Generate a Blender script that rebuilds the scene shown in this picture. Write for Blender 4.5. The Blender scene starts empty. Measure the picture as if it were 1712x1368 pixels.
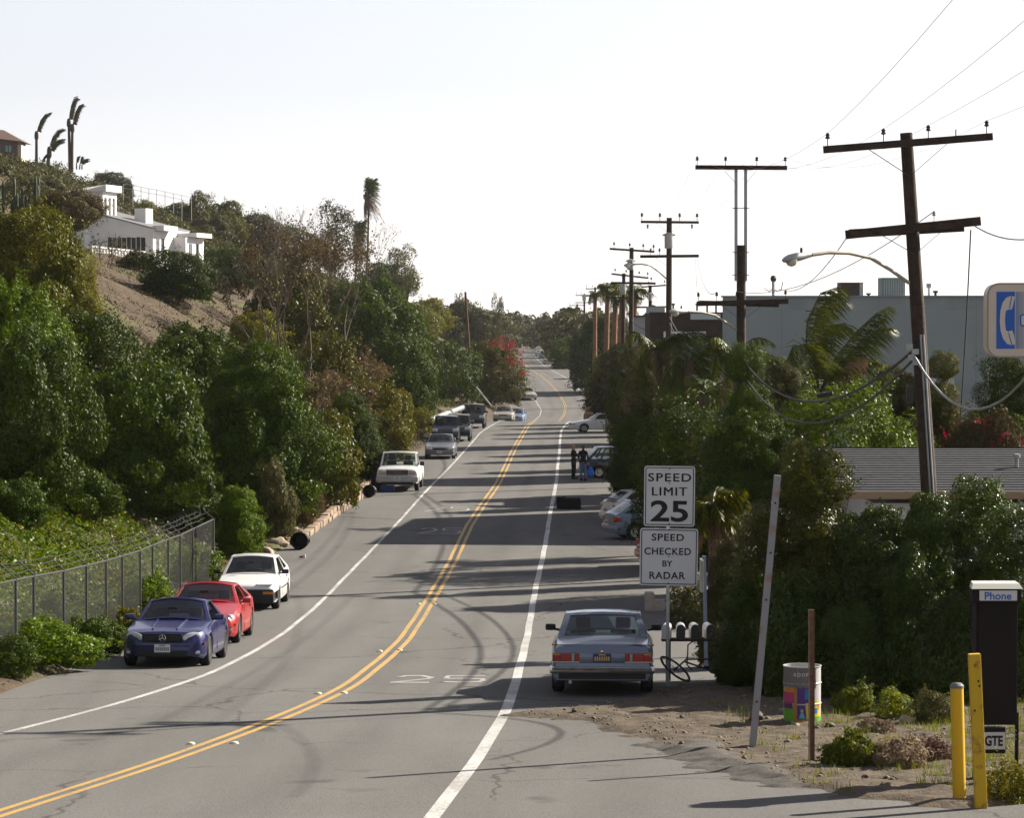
import bpy, bmesh, math, random
import numpy as np
from mathutils import Vector, Matrix
S = bpy.context.scene
COL = S.collection
rad = math.radians
# ------------------------------------------------------------------ camera, sky, sun, exposure
FPX, CXP, CYP, HZ = 5000.0, 856.0, 684.0, 540.0     # focal length and centre in photograph pixels
CAMZ = 8.0
PITCH = math.atan((CYP - HZ) / FPX)
cam_d = bpy.data.cameras.new('camera'); cam = bpy.data.objects.new('camera', cam_d); COL.objects.link(cam)
cam.location = (0, 0, CAMZ); cam.rotation_euler = (math.pi/2 - PITCH, 0, 0)
cam_d.sensor_fit = 'HORIZONTAL'; cam_d.sensor_width = 36.0; cam_d.lens = 36.0 * FPX / 1712.0
cam_d.clip_start = 0.5; cam_d.clip_end = 20000
S.camera = cam
SUN_EL, SUN_AHEAD = rad(30), rad(31)       # sun to the right and a little ahead of the camera
sun_dir = Vector((math.cos(SUN_EL)*math.cos(SUN_AHEAD), math.cos(SUN_EL)*math.sin(SUN_AHEAD), math.sin(SUN_EL)))
w = bpy.data.worlds.new('World'); S.world = w; w.use_nodes = True
nt = w.node_tree; nt.nodes.clear()
o_ = nt.nodes.new('ShaderNodeOutputWorld'); b_ = nt.nodes.new('ShaderNodeBackground')
sk = nt.nodes.new('ShaderNodeTexSky'); sk.sky_type = 'NISHITA'; sk.sun_disc = False
sk.sun_elevation = SUN_EL; sk.sun_rotation = math.pi/2 - SUN_AHEAD
sk.altitude = 0; sk.air_density = 1.0; sk.dust_density = 0.3; sk.ozone_density = 1.5
hs = nt.nodes.new('ShaderNodeHueSaturation'); hs.inputs['Saturation'].default_value = 0.3
nt.links.new(sk.outputs[0], hs.inputs['Color']); tint = nt.nodes.new('ShaderNodeMix'); tint.data_type = 'RGBA'; tint.blend_type = 'MULTIPLY'; tint.inputs[0].default_value = 1.0; tint.inputs[7].default_value = (1.04, 1.0, 1.05, 1)
nt.links.new(hs.outputs[0], tint.inputs[6]); nt.links.new(tint.outputs[2], b_.inputs[0])
b_.inputs[1].default_value = 0.050
nt.links.new(b_.outputs[0], o_.inputs[0])
sl = bpy.data.lights.new('sun', 'SUN'); sl.energy = 5.0; sl.angle = rad(0.55); sl.color = (1.0, 0.91, 0.77)
so = bpy.data.objects.new('sun', sl); COL.objects.link(so)
so.rotation_euler = sun_dir.to_track_quat('Z', 'Y').to_euler(); so.location = (60, 20, 60)
S.view_settings.view_transform = 'Standard'; S.view_settings.look = 'None'
S.view_settings.exposure = 1.55; S.view_settings.gamma = 1.0; S.view_settings.use_curve_mapping = False
S.cycles.use_denoising = True
S.cycles.max_bounces = 8; S.cycles.transparent_max_bounces = 16; S.cycles.sample_clamp_indirect = 4.0
S.cycles.volume_bounces = 0

# ------------------------------------------------------------------ pixel <-> world
cP, sP = math.cos(PITCH), math.sin(PITCH)
def ray(px, py):
    u = (px - CXP) / FPX; v = (CYP - py) / FPX
    d = Vector((u, cP + v*sP, -sP + v*cP)); return d
def pt(px, py, Y):
    """world point seen at pixel (px,py) at distance Y ahead"""
    d = ray(px, py); t = Y / d.y
    return Vector((d.x*t, Y, CAMZ + d.z*t))
def sc(Y): return FPX / Y                # photograph pixels per metre at distance Y
_hy = [-60, 0, 20, 36, 45, 53, 61, 70, 80, 100, 140, 180, 210, 230, 240, 250, 262, 280, 300, 312, 340, 360, 385, 420, 500, 800, 1400, 9000]
_hh = [4.2, 4.9, 5.4, 5.9, 6.25, 6.5, 6.9, 7.3, 7.55, 7.72, 7.8, 7.85, 7.9, 7.93, 8.0, 8.2, 8.75, 9.55, 9.85, 9.75, 9.1, 8.35, 7.6, 7.3, 7.2, 7.0, 7.0, 7.0]
_fy = np.concatenate([np.arange(-60, 600, 1.0), np.arange(600, 9001, 20.0)])
_fh = np.interp(_fy, _hy, _hh)
_k = np.hanning(13); _k /= _k.sum()
_fs = np.convolve(np.pad(_fh, 6, mode='edge'), _k, 'valid'); _fs[_fy > 560] = _fh[_fy > 560]
def RZ(Y): return CAMZ - np.interp(Y, _fy, _fs)
def on_road(px, py, y0=12.0):
    d = ray(px, py); Y = y0; prev = None
    while Y < 2500:
        z = CAMZ + d.z * Y / d.y
        g = z - float(RZ(Y))
        if g <= 0:
            if prev is None: break
            a, b = prev, Y
            for _ in range(30):
                m = (a+b)/2
                if CAMZ + d.z*m/d.y - float(RZ(m)) <= 0: b = m
                else: a = m
            Y = b; break
        prev = Y; Y *= 1.01
    return Vector((d.x*Y/d.y, Y, float(RZ(Y))))
def curve_fn(pxs, extra_near=(), extra_far=()):
    p = [on_road(*q) for q in pxs]; a = [(v.y, v.x) for v in p] + list(extra_near) + list(extra_far)
    a.sort(); ys = np.array([q[0] for q in a]); xs = np.array([q[1] for q in a])
    yy = np.arange(-60, 2500, 1.0); xx = np.interp(yy, ys, xs)
    s0 = (xs[1]-xs[0])/(ys[1]-ys[0]); m = yy < ys[0]; xx[m] = xs[0] + (yy[m]-ys[0])*s0 - 0.004*(yy[m]-ys[0])**2
    k = np.hanning(11); k /= k.sum(); sm = np.convolve(np.pad(xx, 5, mode='edge'), k, 'valid')
    return lambda Y: np.interp(Y, yy, sm)
XC = curve_fn([(0,1362),(151,1314),(251,1281),(352,1246),(452,1206),(542,1171),(588,1146),(668,1080),(718,1005),(757,937),(785,879),(806,845),(834,807),(852,766),(870,732),(883,711)],
              extra_far=[(255,2.3),(285,4.0),(315,5.5),(335,6.0),(355,5.7),(392,4.5),(440,3.4),(520,2.2),(640,1.8),(900,3.0),(2500,12)])
XL = curve_fn([(0,1228),(121,1198),(251,1163),(352,1128),(442,1080),(543,1000),(640,900),(664,875),(726,807),(762,771),(803,724),(826,709)],
              extra_far=[(255,-0.6),(285,1.3),(312,2.9),(325,3.2),(345,2.7),(392,1.5),(440,.4),(520,-.8),(640,-1.2),(900,0),(2500,9)])
XR = curve_fn([(723,1368),(784,1291),(824,1231),(854,1176),(872,1100),(893,1000),(913,900),(922,850),(931,798),(936,744),(938,720)],
              extra_far=[(245,4.7),(285,7.0),(315,8.5),(340,8.9),(362,8.4),(395,7.5),(440,6.4),(520,5.2),(640,4.8),(900,6.0),(2500,15)])
XE = curve_fn([(0,1162),(65,1137),(120,1119),(150,1104),(210,1078),(300,1020),(370,975),(430,940),(515,898),(572,857),(610,830),(640,803),(700,757),(745,727)],
              extra_far=[(235,-4.6),(262,-3.6),(285,-2.4),(312,-.6),(330,-.3),(345,-.6),(392,-1.2),(440,-2.3),(520,-3.4),(640,-3.8),(900,-2.6),(2500,6)])
# ------------------------------------------------------------------ terrain
_rs = np.random.RandomState(7)
_ph = _rs.rand(24, 4)
def fbm(X, Y, scale, oct=4, seed=0):
    v = 0.0; a = 1.0; tot = 0
    for i in range(oct):
        p = _ph[(seed*5 + i) % 24]; f = 2*math.pi/scale * 2**i
        c, s = math.cos(p[2]*6.28), math.sin(p[2]*6.28)
        u = X*c - Y*s; q = X*s + Y*c
        v = v + a*np.sin(u*f + p[0]*6.28 + 1.3*np.sin(q*f*0.7 + p[1]*6.28))*np.cos(q*f*0.9 + p[3]*6.28)
        tot += a; a *= 0.5
    return v/tot
_pd = [-1e4, 0, 0.35, 1.4, 3.4, 6.4, 10, 15, 20, 26, 34, 45, 60, 80, 100, 130, 200, 600]
_pz = [0, 0, 0.12, 0.3, 1.4, 3.2, 5.5, 8.4, 11, 13, 15, 19.5, 26, 33, 37.5, 40, 41, 42]
XRE = 10.0
def GZ(X, Y):
    X = np.asarray(X, float); Y = np.asarray(Y, float)
    base = RZ(Y); D = XE(Y) - X
    hill = np.interp(D, _pd, _pz)
    amp = np.clip(D/12, 0, 1)
    hill = hill + amp*(0.9*fbm(X, Y, 19, 4, 0) + np.clip((D-30)/60, 0, 1)*2.2*fbm(X, Y, 60, 3, 1))
    hill = hill - 2.8*np.exp(-((X+34)**2/70 + (Y-262)**2/110)) - 1.9*np.exp(-((X+30)**2/70 + (Y-243)**2/130))   # terrace cut in front of the white house
    fade = np.interp(Y, [-60, 5, 40, 700, 1200], [1, 1, 1, 1, .55])
    onroad = (D < 0) & (X < XRE)
    right = np.clip((X - XRE)/3, 0, 1)*(0.10 + 0.12*fbm(X, Y, 7, 3, 2)) - 0.07*(1-np.clip((X-XRE)/1.0, 0, 1))
    z = np.where(D > 0, base - 0.05*np.clip(1-D/0.3, 0, 1) + hill*fade, base + right)
    return z
def gz(x, y): return float(GZ(x, y))
def at_ground(px, py, y0=15.0, ymax=1500):
    d = ray(px, py); Y = y0; prev = y0; best = (1e9, y0); hit = False
    while Y < ymax:
        x = d.x*Y/d.y; z = CAMZ + d.z*Y/d.y
        if z <= gz(x, Y):
            a, b = prev, Y
            for _ in range(22):
                m = (a+b)/2
                if CAMZ + d.z*m/d.y <= gz(d.x*m/d.y, m): b = m
                else: a = m
            Y = b; hit = True; break
        if 60 < Y < 520: best = min(best, (((z-gz(x, Y))/Y), Y))
        prev = Y; Y *= 1.006
    if not hit or Y > 640: Y = best[1]      # above the skyline: stand it where the ridge comes closest
    x = d.x*Y/d.y
    return Vector((x, Y, gz(x, Y)))

# ------------------------------------------------------------------ object helpers
def tag(o, label=None, cat=None, group=None, kind=None):
    if label: o['label'] = label
    if cat: o['category'] = cat
    if group: o['group'] = group
    if kind: o['kind'] = kind
    return o
def empty(name, loc=(0,0,0), rz=0.0, label=None, cat=None, group=None):
    o = bpy.data.objects.new(name, None); COL.objects.link(o); o.empty_display_size = 0.2
    o.location = loc; o.rotation_euler = (0, 0, rz); tag(o, label, cat, group); return o
def link(name, me, mat=None, parent=None):
    o = bpy.data.objects.new(name, me); COL.objects.link(o)
    if mat is not None:
        if len(me.materials) == 0: me.materials.append(mat)
        elif me.materials[0] != mat:
            o.material_slots[0].link = 'OBJECT'; o.material_slots[0].material = mat
    if parent is not None: o.parent = parent
    return o
def np_mesh(name, V, F, smooth=False):
    """V (n,3), F (m,k) faces of equal size"""
    V = np.ascontiguousarray(V, np.float32); F = np.ascontiguousarray(F, np.int32)
    me = bpy.data.meshes.new(name); n, (m, k) = len(V), F.shape
    me.vertices.add(n); me.vertices.foreach_set('co', V.ravel())
    me.loops.add(m*k); me.loops.foreach_set('vertex_index', F.ravel())
    me.polygons.add(m); me.polygons.foreach_set('loop_start', np.arange(0, m*k, k, dtype=np.int32))
    try: me.polygons.foreach_set('loop_total', np.full(m, k, np.int32))
    except Exception: pass
    if smooth: me.polygons.foreach_set('use_smooth', np.ones(m, bool))
    me.update(calc_edges=True); return me
class MB:
    """collects simple solids into one mesh"""
    def __init__(s): s.v = []; s.f = []
    def add(s, V, F):
        n = len(s.v); s.v += [tuple(p) for p in V]; s.f += [tuple(i+n for i in f) for f in F]; return s
    def box(s, c, d, rot=None, bev=0.0):
        hx, hy, hz = d[0]/2, d[1]/2, d[2]/2
        if bev <= 0:
            P = [Vector((x*hx, y*hy, z*hz)) for z in (-1,1) for y in (-1,1) for x in (-1,1)]
            F = [(0,2,3,1),(4,5,7,6),(0,1,5,4),(2,6,7,3),(0,4,6,2),(1,3,7,5)]
        else:
            bm = bmesh.new(); bmesh.ops.create_cube(bm, size=1.0)
            for v in bm.verts: v.co = Vector((v.co.x*d[0], v.co.y*d[1], v.co.z*d[2]))
            bmesh.ops.bevel(bm, geom=bm.edges[:], offset=bev, segments=2, affect='EDGES', profile=0.6)
            bm.verts.index_update(); P = [v.co.copy() for v in bm.verts]; F = [tuple(v.index for v in f.verts) for f in bm.faces]; bm.free()
        if rot is not None: P = [rot @ p for p in P]
        c = Vector(c); return s.add([p + c for p in P], F)
    def bar(s, a, b, w, h=None, up=(0,0,1)):
        a, b = Vector(a), Vector(b); h = h or w; t = (b-a).normalized(); u = Vector(up)
        if abs(t.dot(u)) > 0.98: u = Vector((1,0,0))
        r = t.cross(u).normalized(); q = r.cross(t)
        P = [p + r*(x*w/2) + q*(z*h/2) for p in (a, b) for x, z in ((-1,-1),(1,-1),(1,1),(-1,1))]
        return s.add(P, [(0,3,2,1),(4,5,6,7),(0,1,5,4),(1,2,6,5),(2,3,7,6),(3,0,4,7)])
    def tube(s, pts, r, n=8, cap=True):
        pts = [Vector(p) for p in pts]; rs = r if hasattr(r, '__len__') else [r]*len(pts)
        u = None; V = []; F = []
        for i, p in enumerate(pts):
            t = (pts[min(i+1, len(pts)-1)] - pts[max(i-1, 0)]).normalized()
            if u is None:
                u = Vector((0,0,1)) if abs(t.z) < 0.9 else Vector((1,0,0))
            u = (u - t*u.dot(t)).normalized(); q = t.cross(u)
            for k in range(n):
                a = 2*math.pi*k/n; V.append(p + (u*math.cos(a) + q*math.sin(a))*rs[i])
        for i in range(len(pts)-1):
            for k in range(n):
                k2 = (k+1) % n; F.append((i*n+k, i*n+k2, (i+1)*n+k2, (i+1)*n+k))
        if cap: F.append(tuple(range(n-1, -1, -1))); F.append(tuple((len(pts)-1)*n + k for k in range(n)))
        return s.add(V, F)
    def lathe(s, prof, n=16, c=(0,0,0), rot=None, cap=True):
        """prof: list of (r, z); axis z"""
        V = []; F = []; c = Vector(c)
        for r_, z in prof:
            for k in range(n):
                a = 2*math.pi*k/n; p = Vector((r_*math.cos(a), r_*math.sin(a), z))
                V.append((rot @ p if rot is not None else p) + c)
        for i in range(len(prof)-1):
            for k in range(n):
                k2 = (k+1) % n; F.append((i*n+k, i*n+k2, (i+1)*n+k2, (i+1)*n+k))
        if not cap: return s.add(V, F)
        if prof[0][0] > 1e-4: F.append(tuple(range(n-1, -1, -1)))
        if prof[-1][0] > 1e-4: F.append(tuple((len(prof)-1)*n + k for k in range(n)))
        return s.add(V, F)
    def prism(s, poly, z0, z1, fn=None):
        """poly [(x,y)] extruded z0..z1, fn maps (x,y,z)->Vector"""
        fn = fn or (lambda x, y, z: Vector((x, y, z))); n = len(poly)
        V = [fn(x, y, z0) for x, y in poly] + [fn(x, y, z1) for x, y in poly]
        F = [tuple(range(n-1, -1, -1)), tuple(range(n, 2*n))] + [(i, (i+1) % n, n+(i+1) % n, n+i) for i in range(n)]
        return s.add(V, F)
    def mesh(s, name, smooth=None):
        me = bpy.data.meshes.new(name); me.from_pydata([tuple(p) for p in s.v], [], s.f); me.update()
        if smooth:
            me.polygons.foreach_set('use_smooth', np.ones(len(me.polygons), bool))
            try: me.set_sharp_from_angle(angle=rad(smooth))
            except Exception: pass
        return me
    def build(s, name, mat, parent=None, smooth=None): return link(name, s.mesh(name, smooth), mat, parent)
def Rx(a): return Matrix.Rotation(a, 3, 'X')
def Ry(a): return Matrix.Rotation(a, 3, 'Y')
def Rzm(a): return Matrix.Rotation(a, 3, 'Z')

# ------------------------------------------------------------------ materials
_mats = {}
def _nodes(name):
    m = bpy.data.materials.new(name); m.use_nodes = True; t = m.node_tree; t.nodes.clear()
    out = t.nodes.new('ShaderNodeOutputMaterial'); p = t.nodes.new('ShaderNodeBsdfPrincipled')
    t.links.new(p.outputs[0], out.inputs[0]); return m, t, p, out
ALB = 0.80
def M(name, col, rough=0.6, metal=0.0, var=0.0, vs=4.0, bump=0.0, bs=40.0, coat=0.0, col2=None, spec=0.22, thr=(0.4, 0.65), obj=True):
    """plain procedural material; col2 = second colour (wear, dirt, rust) mixed in by noise"""
    if name in _mats: return _mats[name]
    col = tuple(x*ALB for x in col); col2 = tuple(x*ALB for x in col2) if col2 else None
    m, t, p, out = _nodes(name); N, L = t.nodes.new, t.links.new
    p.inputs['Roughness'].default_value = rough; p.inputs['Metallic'].default_value = metal
    p.inputs['Specular IOR Level'].default_value = spec
    if coat: p.inputs['Coat Weight'].default_value = coat; p.inputs['Coat Roughness'].default_value = 0.06
    tc = N('ShaderNodeTexCoord'); src = tc.outputs['Object']
    c = (*col, 1)
    if var or col2:
        nz = N('ShaderNodeTexNoise'); nz.inputs['Scale'].default_value = vs; nz.inputs['Detail'].default_value = 6; L(src, nz.inputs['Vector'])
        r = N('ShaderNodeMapRange'); r.inputs[1].default_value = thr[0] if col2 else 0.25; r.inputs[2].default_value = thr[1] if col2 else 0.75
        L(nz.outputs['Fac'], r.inputs[0])
        mx = N('ShaderNodeMix'); mx.data_type = 'RGBA'; L(r.outputs[0], mx.inputs[0])
        if col2: mx.inputs[6].default_value = c; mx.inputs[7].default_value = (*col2, 1)
        else:
            mx.inputs[6].default_value = (*[x*(1-var) for x in col], 1); mx.inputs[7].default_value = (*[min(1, x*(1+var)) for x in col], 1)
        L(mx.outputs[2], p.inputs['Base Color'])
    else: p.inputs['Base Color'].default_value = c
    if bump:
        n2 = N('ShaderNodeTexNoise'); n2.inputs['Scale'].default_value = bs; n2.inputs['Detail'].default_value = 5; L(src, n2.inputs['Vector'])
        bp = N('ShaderNodeBump'); bp.inputs['Strength'].default_value = bump; bp.inputs['Distance'].default_value = 0.02; L(n2.outputs['Fac'], bp.inputs['Height']); L(bp.outputs[0], p.inputs['Normal'])
    _mats[name] = m; return m
def leafmat(name, cols, trans=0.35, rough=0.42, tcol=None, ovar=0.3, spec=0.07):
    """leaves: a colour ramp by random-per-leaf and by plant; part of the light comes through the leaf"""
    if name in _mats: return _mats[name]
    m, t, p, out = _nodes(name); N, L = t.nodes.new, t.links.new
    g = N('ShaderNodeNewGeometry'); oi = N('ShaderNodeObjectInfo')
    rp = N('ShaderNodeValToRGB'); rp.color_ramp.interpolation = 'LINEAR'
    e = rp.color_ramp.elements
    while len(e) < len(cols): e.new(0.5)
    for i, c in enumerate(cols): e[i].position = i/(len(cols)-1); e[i].color = (c[0]*.90, c[1]*.89, c[2]*.40, 1)
    L(g.outputs['Random Per Island'], rp.inputs[0])
    hsv = N('ShaderNodeHueSaturation'); mr = N('ShaderNodeMapRange'); mr.inputs[3].default_value = 1-ovar; mr.inputs[4].default_value = 1+ovar
    L(oi.outputs['Random'], mr.inputs[0]); L(mr.outputs[0], hsv.inputs['Value']); L(rp.outputs[0], hsv.inputs['Color'])
    L(hsv.outputs[0], p.inputs['Base Color']); p.inputs['Roughness'].default_value = rough; p.inputs['Specular IOR Level'].default_value = spec
    tr = N('ShaderNodeBsdfTranslucent'); mx = N('ShaderNodeMixShader'); mx.inputs[0].default_value = trans
    h2 = N('ShaderNodeHueSaturation'); h2.inputs['Hue'].default_value = 0.475; h2.inputs['Value'].default_value = 1.35; h2.inputs['Saturation'].default_value = 1.1
    L(hsv.outputs[0], h2.inputs['Color']); L(h2.outputs[0], tr.inputs[0])
    L(p.outputs[0], mx.inputs[1]); L(tr.outputs[0], mx.inputs[2]); L(mx.outputs[0], out.inputs[0])
    _mats[name] = m; return m
# ------------------------------------------------------------------ ground, road
def ground_material():
    m, t, p, out = _nodes('hillside_soil'); N, L = t.nodes.new, t.links.new
    tc = N('ShaderNodeTexCoord'); p.inputs['Roughness'].default_value = 0.95; p.inputs['Specular IOR Level'].default_value = 0.2
    n1 = N('ShaderNodeTexNoise'); n1.inputs['Scale'].default_value = 0.09; n1.inputs['Detail'].default_value = 8; L(tc.outputs['Object'], n1.inputs['Vector'])
    n2 = N('ShaderNodeTexNoise'); n2.inputs['Scale'].default_value = 1.6; n2.inputs['Detail'].default_value = 9; n2.inputs['Roughness'].default_value = 0.7; L(tc.outputs['Object'], n2.inputs['Vector'])
    r1 = N('ShaderNodeValToRGB'); e = r1.color_ramp.elements
    e[0].position = 0.3; e[0].color = (0.036, 0.025, 0.017, 1); e[1].position = 0.72; e[1].color = (0.088, 0.063, 0.039, 1)
    e.new(0.5).color = (0.056, 0.040, 0.025, 1)
    L(n2.outputs['Fac'], r1.inputs[0])
    r2 = N('ShaderNodeValToRGB'); e = r2.color_ramp.elements; e[0].position = 0.25; e[0].color = (0.04, 0.05, 0.018, 1); e[1].position = 0.7; e[1].color = (0.09, 0.085, 0.03, 1)
    L(n2.outputs['Fac'], r2.inputs[0])
    mr = N('ShaderNodeMapRange'); mr.inputs[1].default_value = 0.52; mr.inputs[2].default_value = 0.64; L(n1.outputs['Fac'], mr.inputs[0])
    mx = N('ShaderNodeMix'); mx.data_type = 'RGBA'; L(mr.outputs[0], mx.inputs[0]); L(r1.outputs[0], mx.inputs[6]); L(r2.outputs[0], mx.inputs[7])
    L(mx.outputs[2], p.inputs['Base Color'])
    n3 = N('ShaderNodeTexNoise'); n3.inputs['Scale'].default_value = 5; n3.inputs['Detail'].default_value = 8; L(tc.outputs['Object'], n3.inputs['Vector'])
    bp = N('ShaderNodeBump'); bp.inputs['Strength'].default_value = 1.0; bp.inputs['Distance'].default_value = 0.12; L(n3.outputs['Fac'], bp.inputs['Height']); L(bp.outputs[0], p.inputs['Normal'])
    return m
def asphalt_material(name, base, warm, lane=False):
    m, t, p, out = _nodes(name); N, L = t.nodes.new, t.links.new
    tc = N('ShaderNodeTexCoord'); O = tc.outputs['Object']; p.inputs['Roughness'].default_value = 0.95; p.inputs['Specular IOR Level'].default_value = 0.06
    def noise(scale, detail=6, rough=0.6, vec=None):
        n = N('ShaderNodeTexNoise'); n.inputs['Scale'].default_value = scale; n.inputs['Detail'].default_value = detail; n.inputs['Roughness'].default_value = rough; L(vec or O, n.inputs['Vector']); return n.outputs['Fac']
    def mix(fac, a, b, mode='MIX'):
        x = N('ShaderNodeMix'); x.data_type = 'RGBA'; x.blend_type = mode
        if isinstance(fac, float): x.inputs[0].default_value = fac
        else: L(fac, x.inputs[0])
        for k, s in ((6, a), (7, b)):
            if isinstance(s, tuple): x.inputs[k].default_value = s
            else: L(s, x.inputs[k])
        return x.outputs[2]
    def rng(v, a, b, c=0.0, d=1.0):
        r = N('ShaderNodeMapRange'); r.inputs[1].default_value = a; r.inputs[2].default_value = b; r.inputs[3].default_value = c; r.inputs[4].default_value = d; L(v, r.inputs[0]); return r.outputs[0]
    mp = N('ShaderNodeMapping'); mp.inputs['Scale'].default_value = (1.0, 0.16, 1.0); L(O, mp.inputs['Vector'])
    mp2 = N('ShaderNodeMapping'); mp2.inputs['Scale'].default_value = (0.25, 1.1, 1.0); L(O, mp2.inputs['Vector'])
    lo = tuple(x*0.76 for x in base); hi = tuple(x*1.27 for x in base)
    c = mix(rng(noise(0.5, 5, 0.6, mp.outputs[0]), 0.3, 0.7), (*lo, 1), (*hi, 1))
    c = mix(rng(noise(0.9, 5, 0.65, mp2.outputs[0]), 0.55, 0.8, 0, 0.35), c, (base[0]*0.6, base[1]*0.6, base[2]*0.62, 1))
    c = mix(rng(noise(38, 3, 0.75), 0.42, 0.68, 0, 0.8), c, (base[0]*1.75, base[1]*1.7, base[2]*1.6, 1))
    c = mix(rng(noise(55, 3, 0.7), 0.50, 0.66, 0, 0.8), c, (base[0]*0.35, base[1]*0.35, base[2]*0.36, 1))
    c = mix(rng(noise(0.16, 6, 0.7), 0.5, 0.72, 0, 0.5), c, (*warm, 1))
    if lane:      # polished wheel tracks and the oily strip between them follow the lanes
        at = N('ShaderNodeAttribute'); at.attribute_name = 'lane'
        def bump_at(c0, wd, amt):
            d = N('ShaderNodeMath'); d.operation = 'SUBTRACT'; L(at.outputs['Fac'], d.inputs[0]); d.inputs[1].default_value = c0
            a = N('ShaderNodeMath'); a.operation = 'ABSOLUTE'; L(d.outputs[0], a.inputs[0]); return rng(a.outputs[0], 0.0, wd, amt, 0.0)
        for c0, wd, amt, k in ((.28, .16, .22, 1.35), (.75, .16, .22, 1.35), (.52, .14, .34, .6), (-.28, .16, .22, 1.35), (-.75, .16, .22, 1.35), (-.52, .14, .3, .62), (1.5, .6, .25, .72), (-1.4, .4, .2, .8)):
            mu = N('ShaderNodeMath'); mu.operation = 'MULTIPLY'; L(bump_at(c0, wd, amt), mu.inputs[0]); L(rng(noise(1.1, 5, .7, mp.outputs[0]), .25, .7, .3, 1.0), mu.inputs[1])
            c = mix(mu.outputs[0], c, (base[0]*k, base[1]*k, base[2]*k, 1))
    # cracks
    wv = N('ShaderNodeTexNoise'); wv.inputs['Scale'].default_value = 0.8; wv.inputs['Detail'].default_value = 5; L(O, wv.inputs['Vector'])
    ad = N('ShaderNodeVectorMath'); ad.operation = 'MULTIPLY_ADD'; L(wv.outputs['Color'], ad.inputs[0]); ad.inputs[1].default_value = (1.6, 1.6, 0); L(O, ad.inputs[2])
    vo = N('ShaderNodeTexVoronoi'); vo.feature = 'DISTANCE_TO_EDGE'; vo.inputs['Scale'].default_value = 0.17; L(ad.outputs[0], vo.inputs['Vector'])
    cr = rng(vo.outputs['Distance'], 0.002, 0.008, 0.5, 0.0)
    gate = rng(noise(0.2, 2), 0.42, 0.5)
    mm = N('ShaderNodeMath'); mm.operation = 'MULTIPLY'; L(cr, mm.inputs[0]); L(gate, mm.inputs[1])
    c = mix(mm.outputs[0], c, (0.02, 0.02, 0.02, 1))
    # oil drips and tyre marks
    c = mix(rng(noise(0.7, 3, 0.5), 0.68, 0.76, 0, 0.5), c, (0.035, 0.035, 0.036, 1))
    L(c, p.inputs['Base Color'])
    bp = N('ShaderNodeBump'); bp.inputs['Strength'].default_value = 0.5; bp.inputs['Distance'].default_value = 0.006; L(noise(90, 4), bp.inputs['Height']); L(bp.outputs[0], p.inputs['Normal'])
    return m
ASPH = asphalt_material('weathered_asphalt', (0.105, 0.104, 0.103), (0.117, 0.112, 0.104), lane=True)
SOIL = ground_material()
def paint_material(name, col, wear=0.5):
    m, t, p, out = _nodes(name); N, L = t.nodes.new, t.links.new
    tc = N('ShaderNodeTexCoord'); p.inputs['Roughness'].default_value = 0.7
    n = N('ShaderNodeTexNoise'); n.inputs['Scale'].default_value = 14; n.inputs['Detail'].default_value = 8; n.inputs['Roughness'].default_value = 0.75; L(tc.outputs['Object'], n.inputs['Vector'])
    n2 = N('ShaderNodeTexNoise'); n2.inputs['Scale'].default_value = 0.6; n2.inputs['Detail'].default_value = 3; L(tc.outputs['Object'], n2.inputs['Vector'])
    ad = N('ShaderNodeMath'); ad.operation = 'MULTIPLY_ADD'; ad.inputs[1].default_value = 0.5; L(n2.outputs['Fac'], ad.inputs[0]); L(n.outputs['Fac'], ad.inputs[2])
    r = N('ShaderNodeMapRange'); r.inputs[1].default_value = 0.98 - 0.4*wear; r.inputs[2].default_value = 1.08 - 0.3*wear; L(ad.outputs[0], r.inputs[0])
    mx = N('ShaderNodeMix'); mx.data_type = 'RGBA'; L(r.outputs[0], mx.inputs[0]); mx.inputs[6].default_value = (*col, 1); mx.inputs[7].default_value = (col[0]*0.35+0.07, col[1]*0.35+0.065, col[2]*0.35+0.06, 1)
    L(mx.outputs[2], p.inputs['Base Color']); return m
WHITEP = paint_material('worn_white_road_paint', (0.43, 0.425, 0.415), 0.85)
WHITEO = paint_material('old_white_road_paint', (0.33, 0.32, 0.30), 0.95)
YELLOWP = paint_material('yellow_road_paint', (0.35, 0.21, 0.042), 0.6)

YS = np.concatenate([np.arange(-40, 20, 4.0), np.arange(20, 130, 1.0), np.arange(130, 450, 2.5), np.arange(450, 900, 15.0), np.arange(900, 2400, 120.0), [3000, 5000, 8000]])
def ground_mesh():
    Dl = np.concatenate([-np.array([0.0, 0.05]), [0.12, 0.3, 0.6, 1.0, 1.5, 2.1, 2.8], np.arange(3.6, 34, 0.9), np.arange(34, 80, 2.2), np.arange(80, 160, 6), np.arange(170, 420, 40), [600, 900, 1500]])[::-1]
    xr = np.array([10.0, 10.4, 11, 12, 13.5, 15, 18, 22, 30, 45, 70, 120, 220, 420, 900, 1600])
    rows = []
    for Y in YS:
        e = float(XE(Y)); inner = np.linspace(e, 9.9, 6)[1:-1]
        X = np.concatenate([e - Dl, inner, xr]); Z = GZ(X, np.full_like(X, Y))
        rows.append(np.stack([X, np.full_like(X, Y), Z], 1))
    V = np.concatenate(rows); nx = len(rows[0]); ny = len(rows)
    i = np.arange(ny-1)[:, None]*nx + np.arange(nx-1)[None, :]; i = i.ravel()
    return np_mesh('ground', V, np.stack([i, i+1, i+nx+1, i+nx], 1), smooth=True)
tag(link('ground', ground_mesh(), SOIL), kind='structure')
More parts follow.
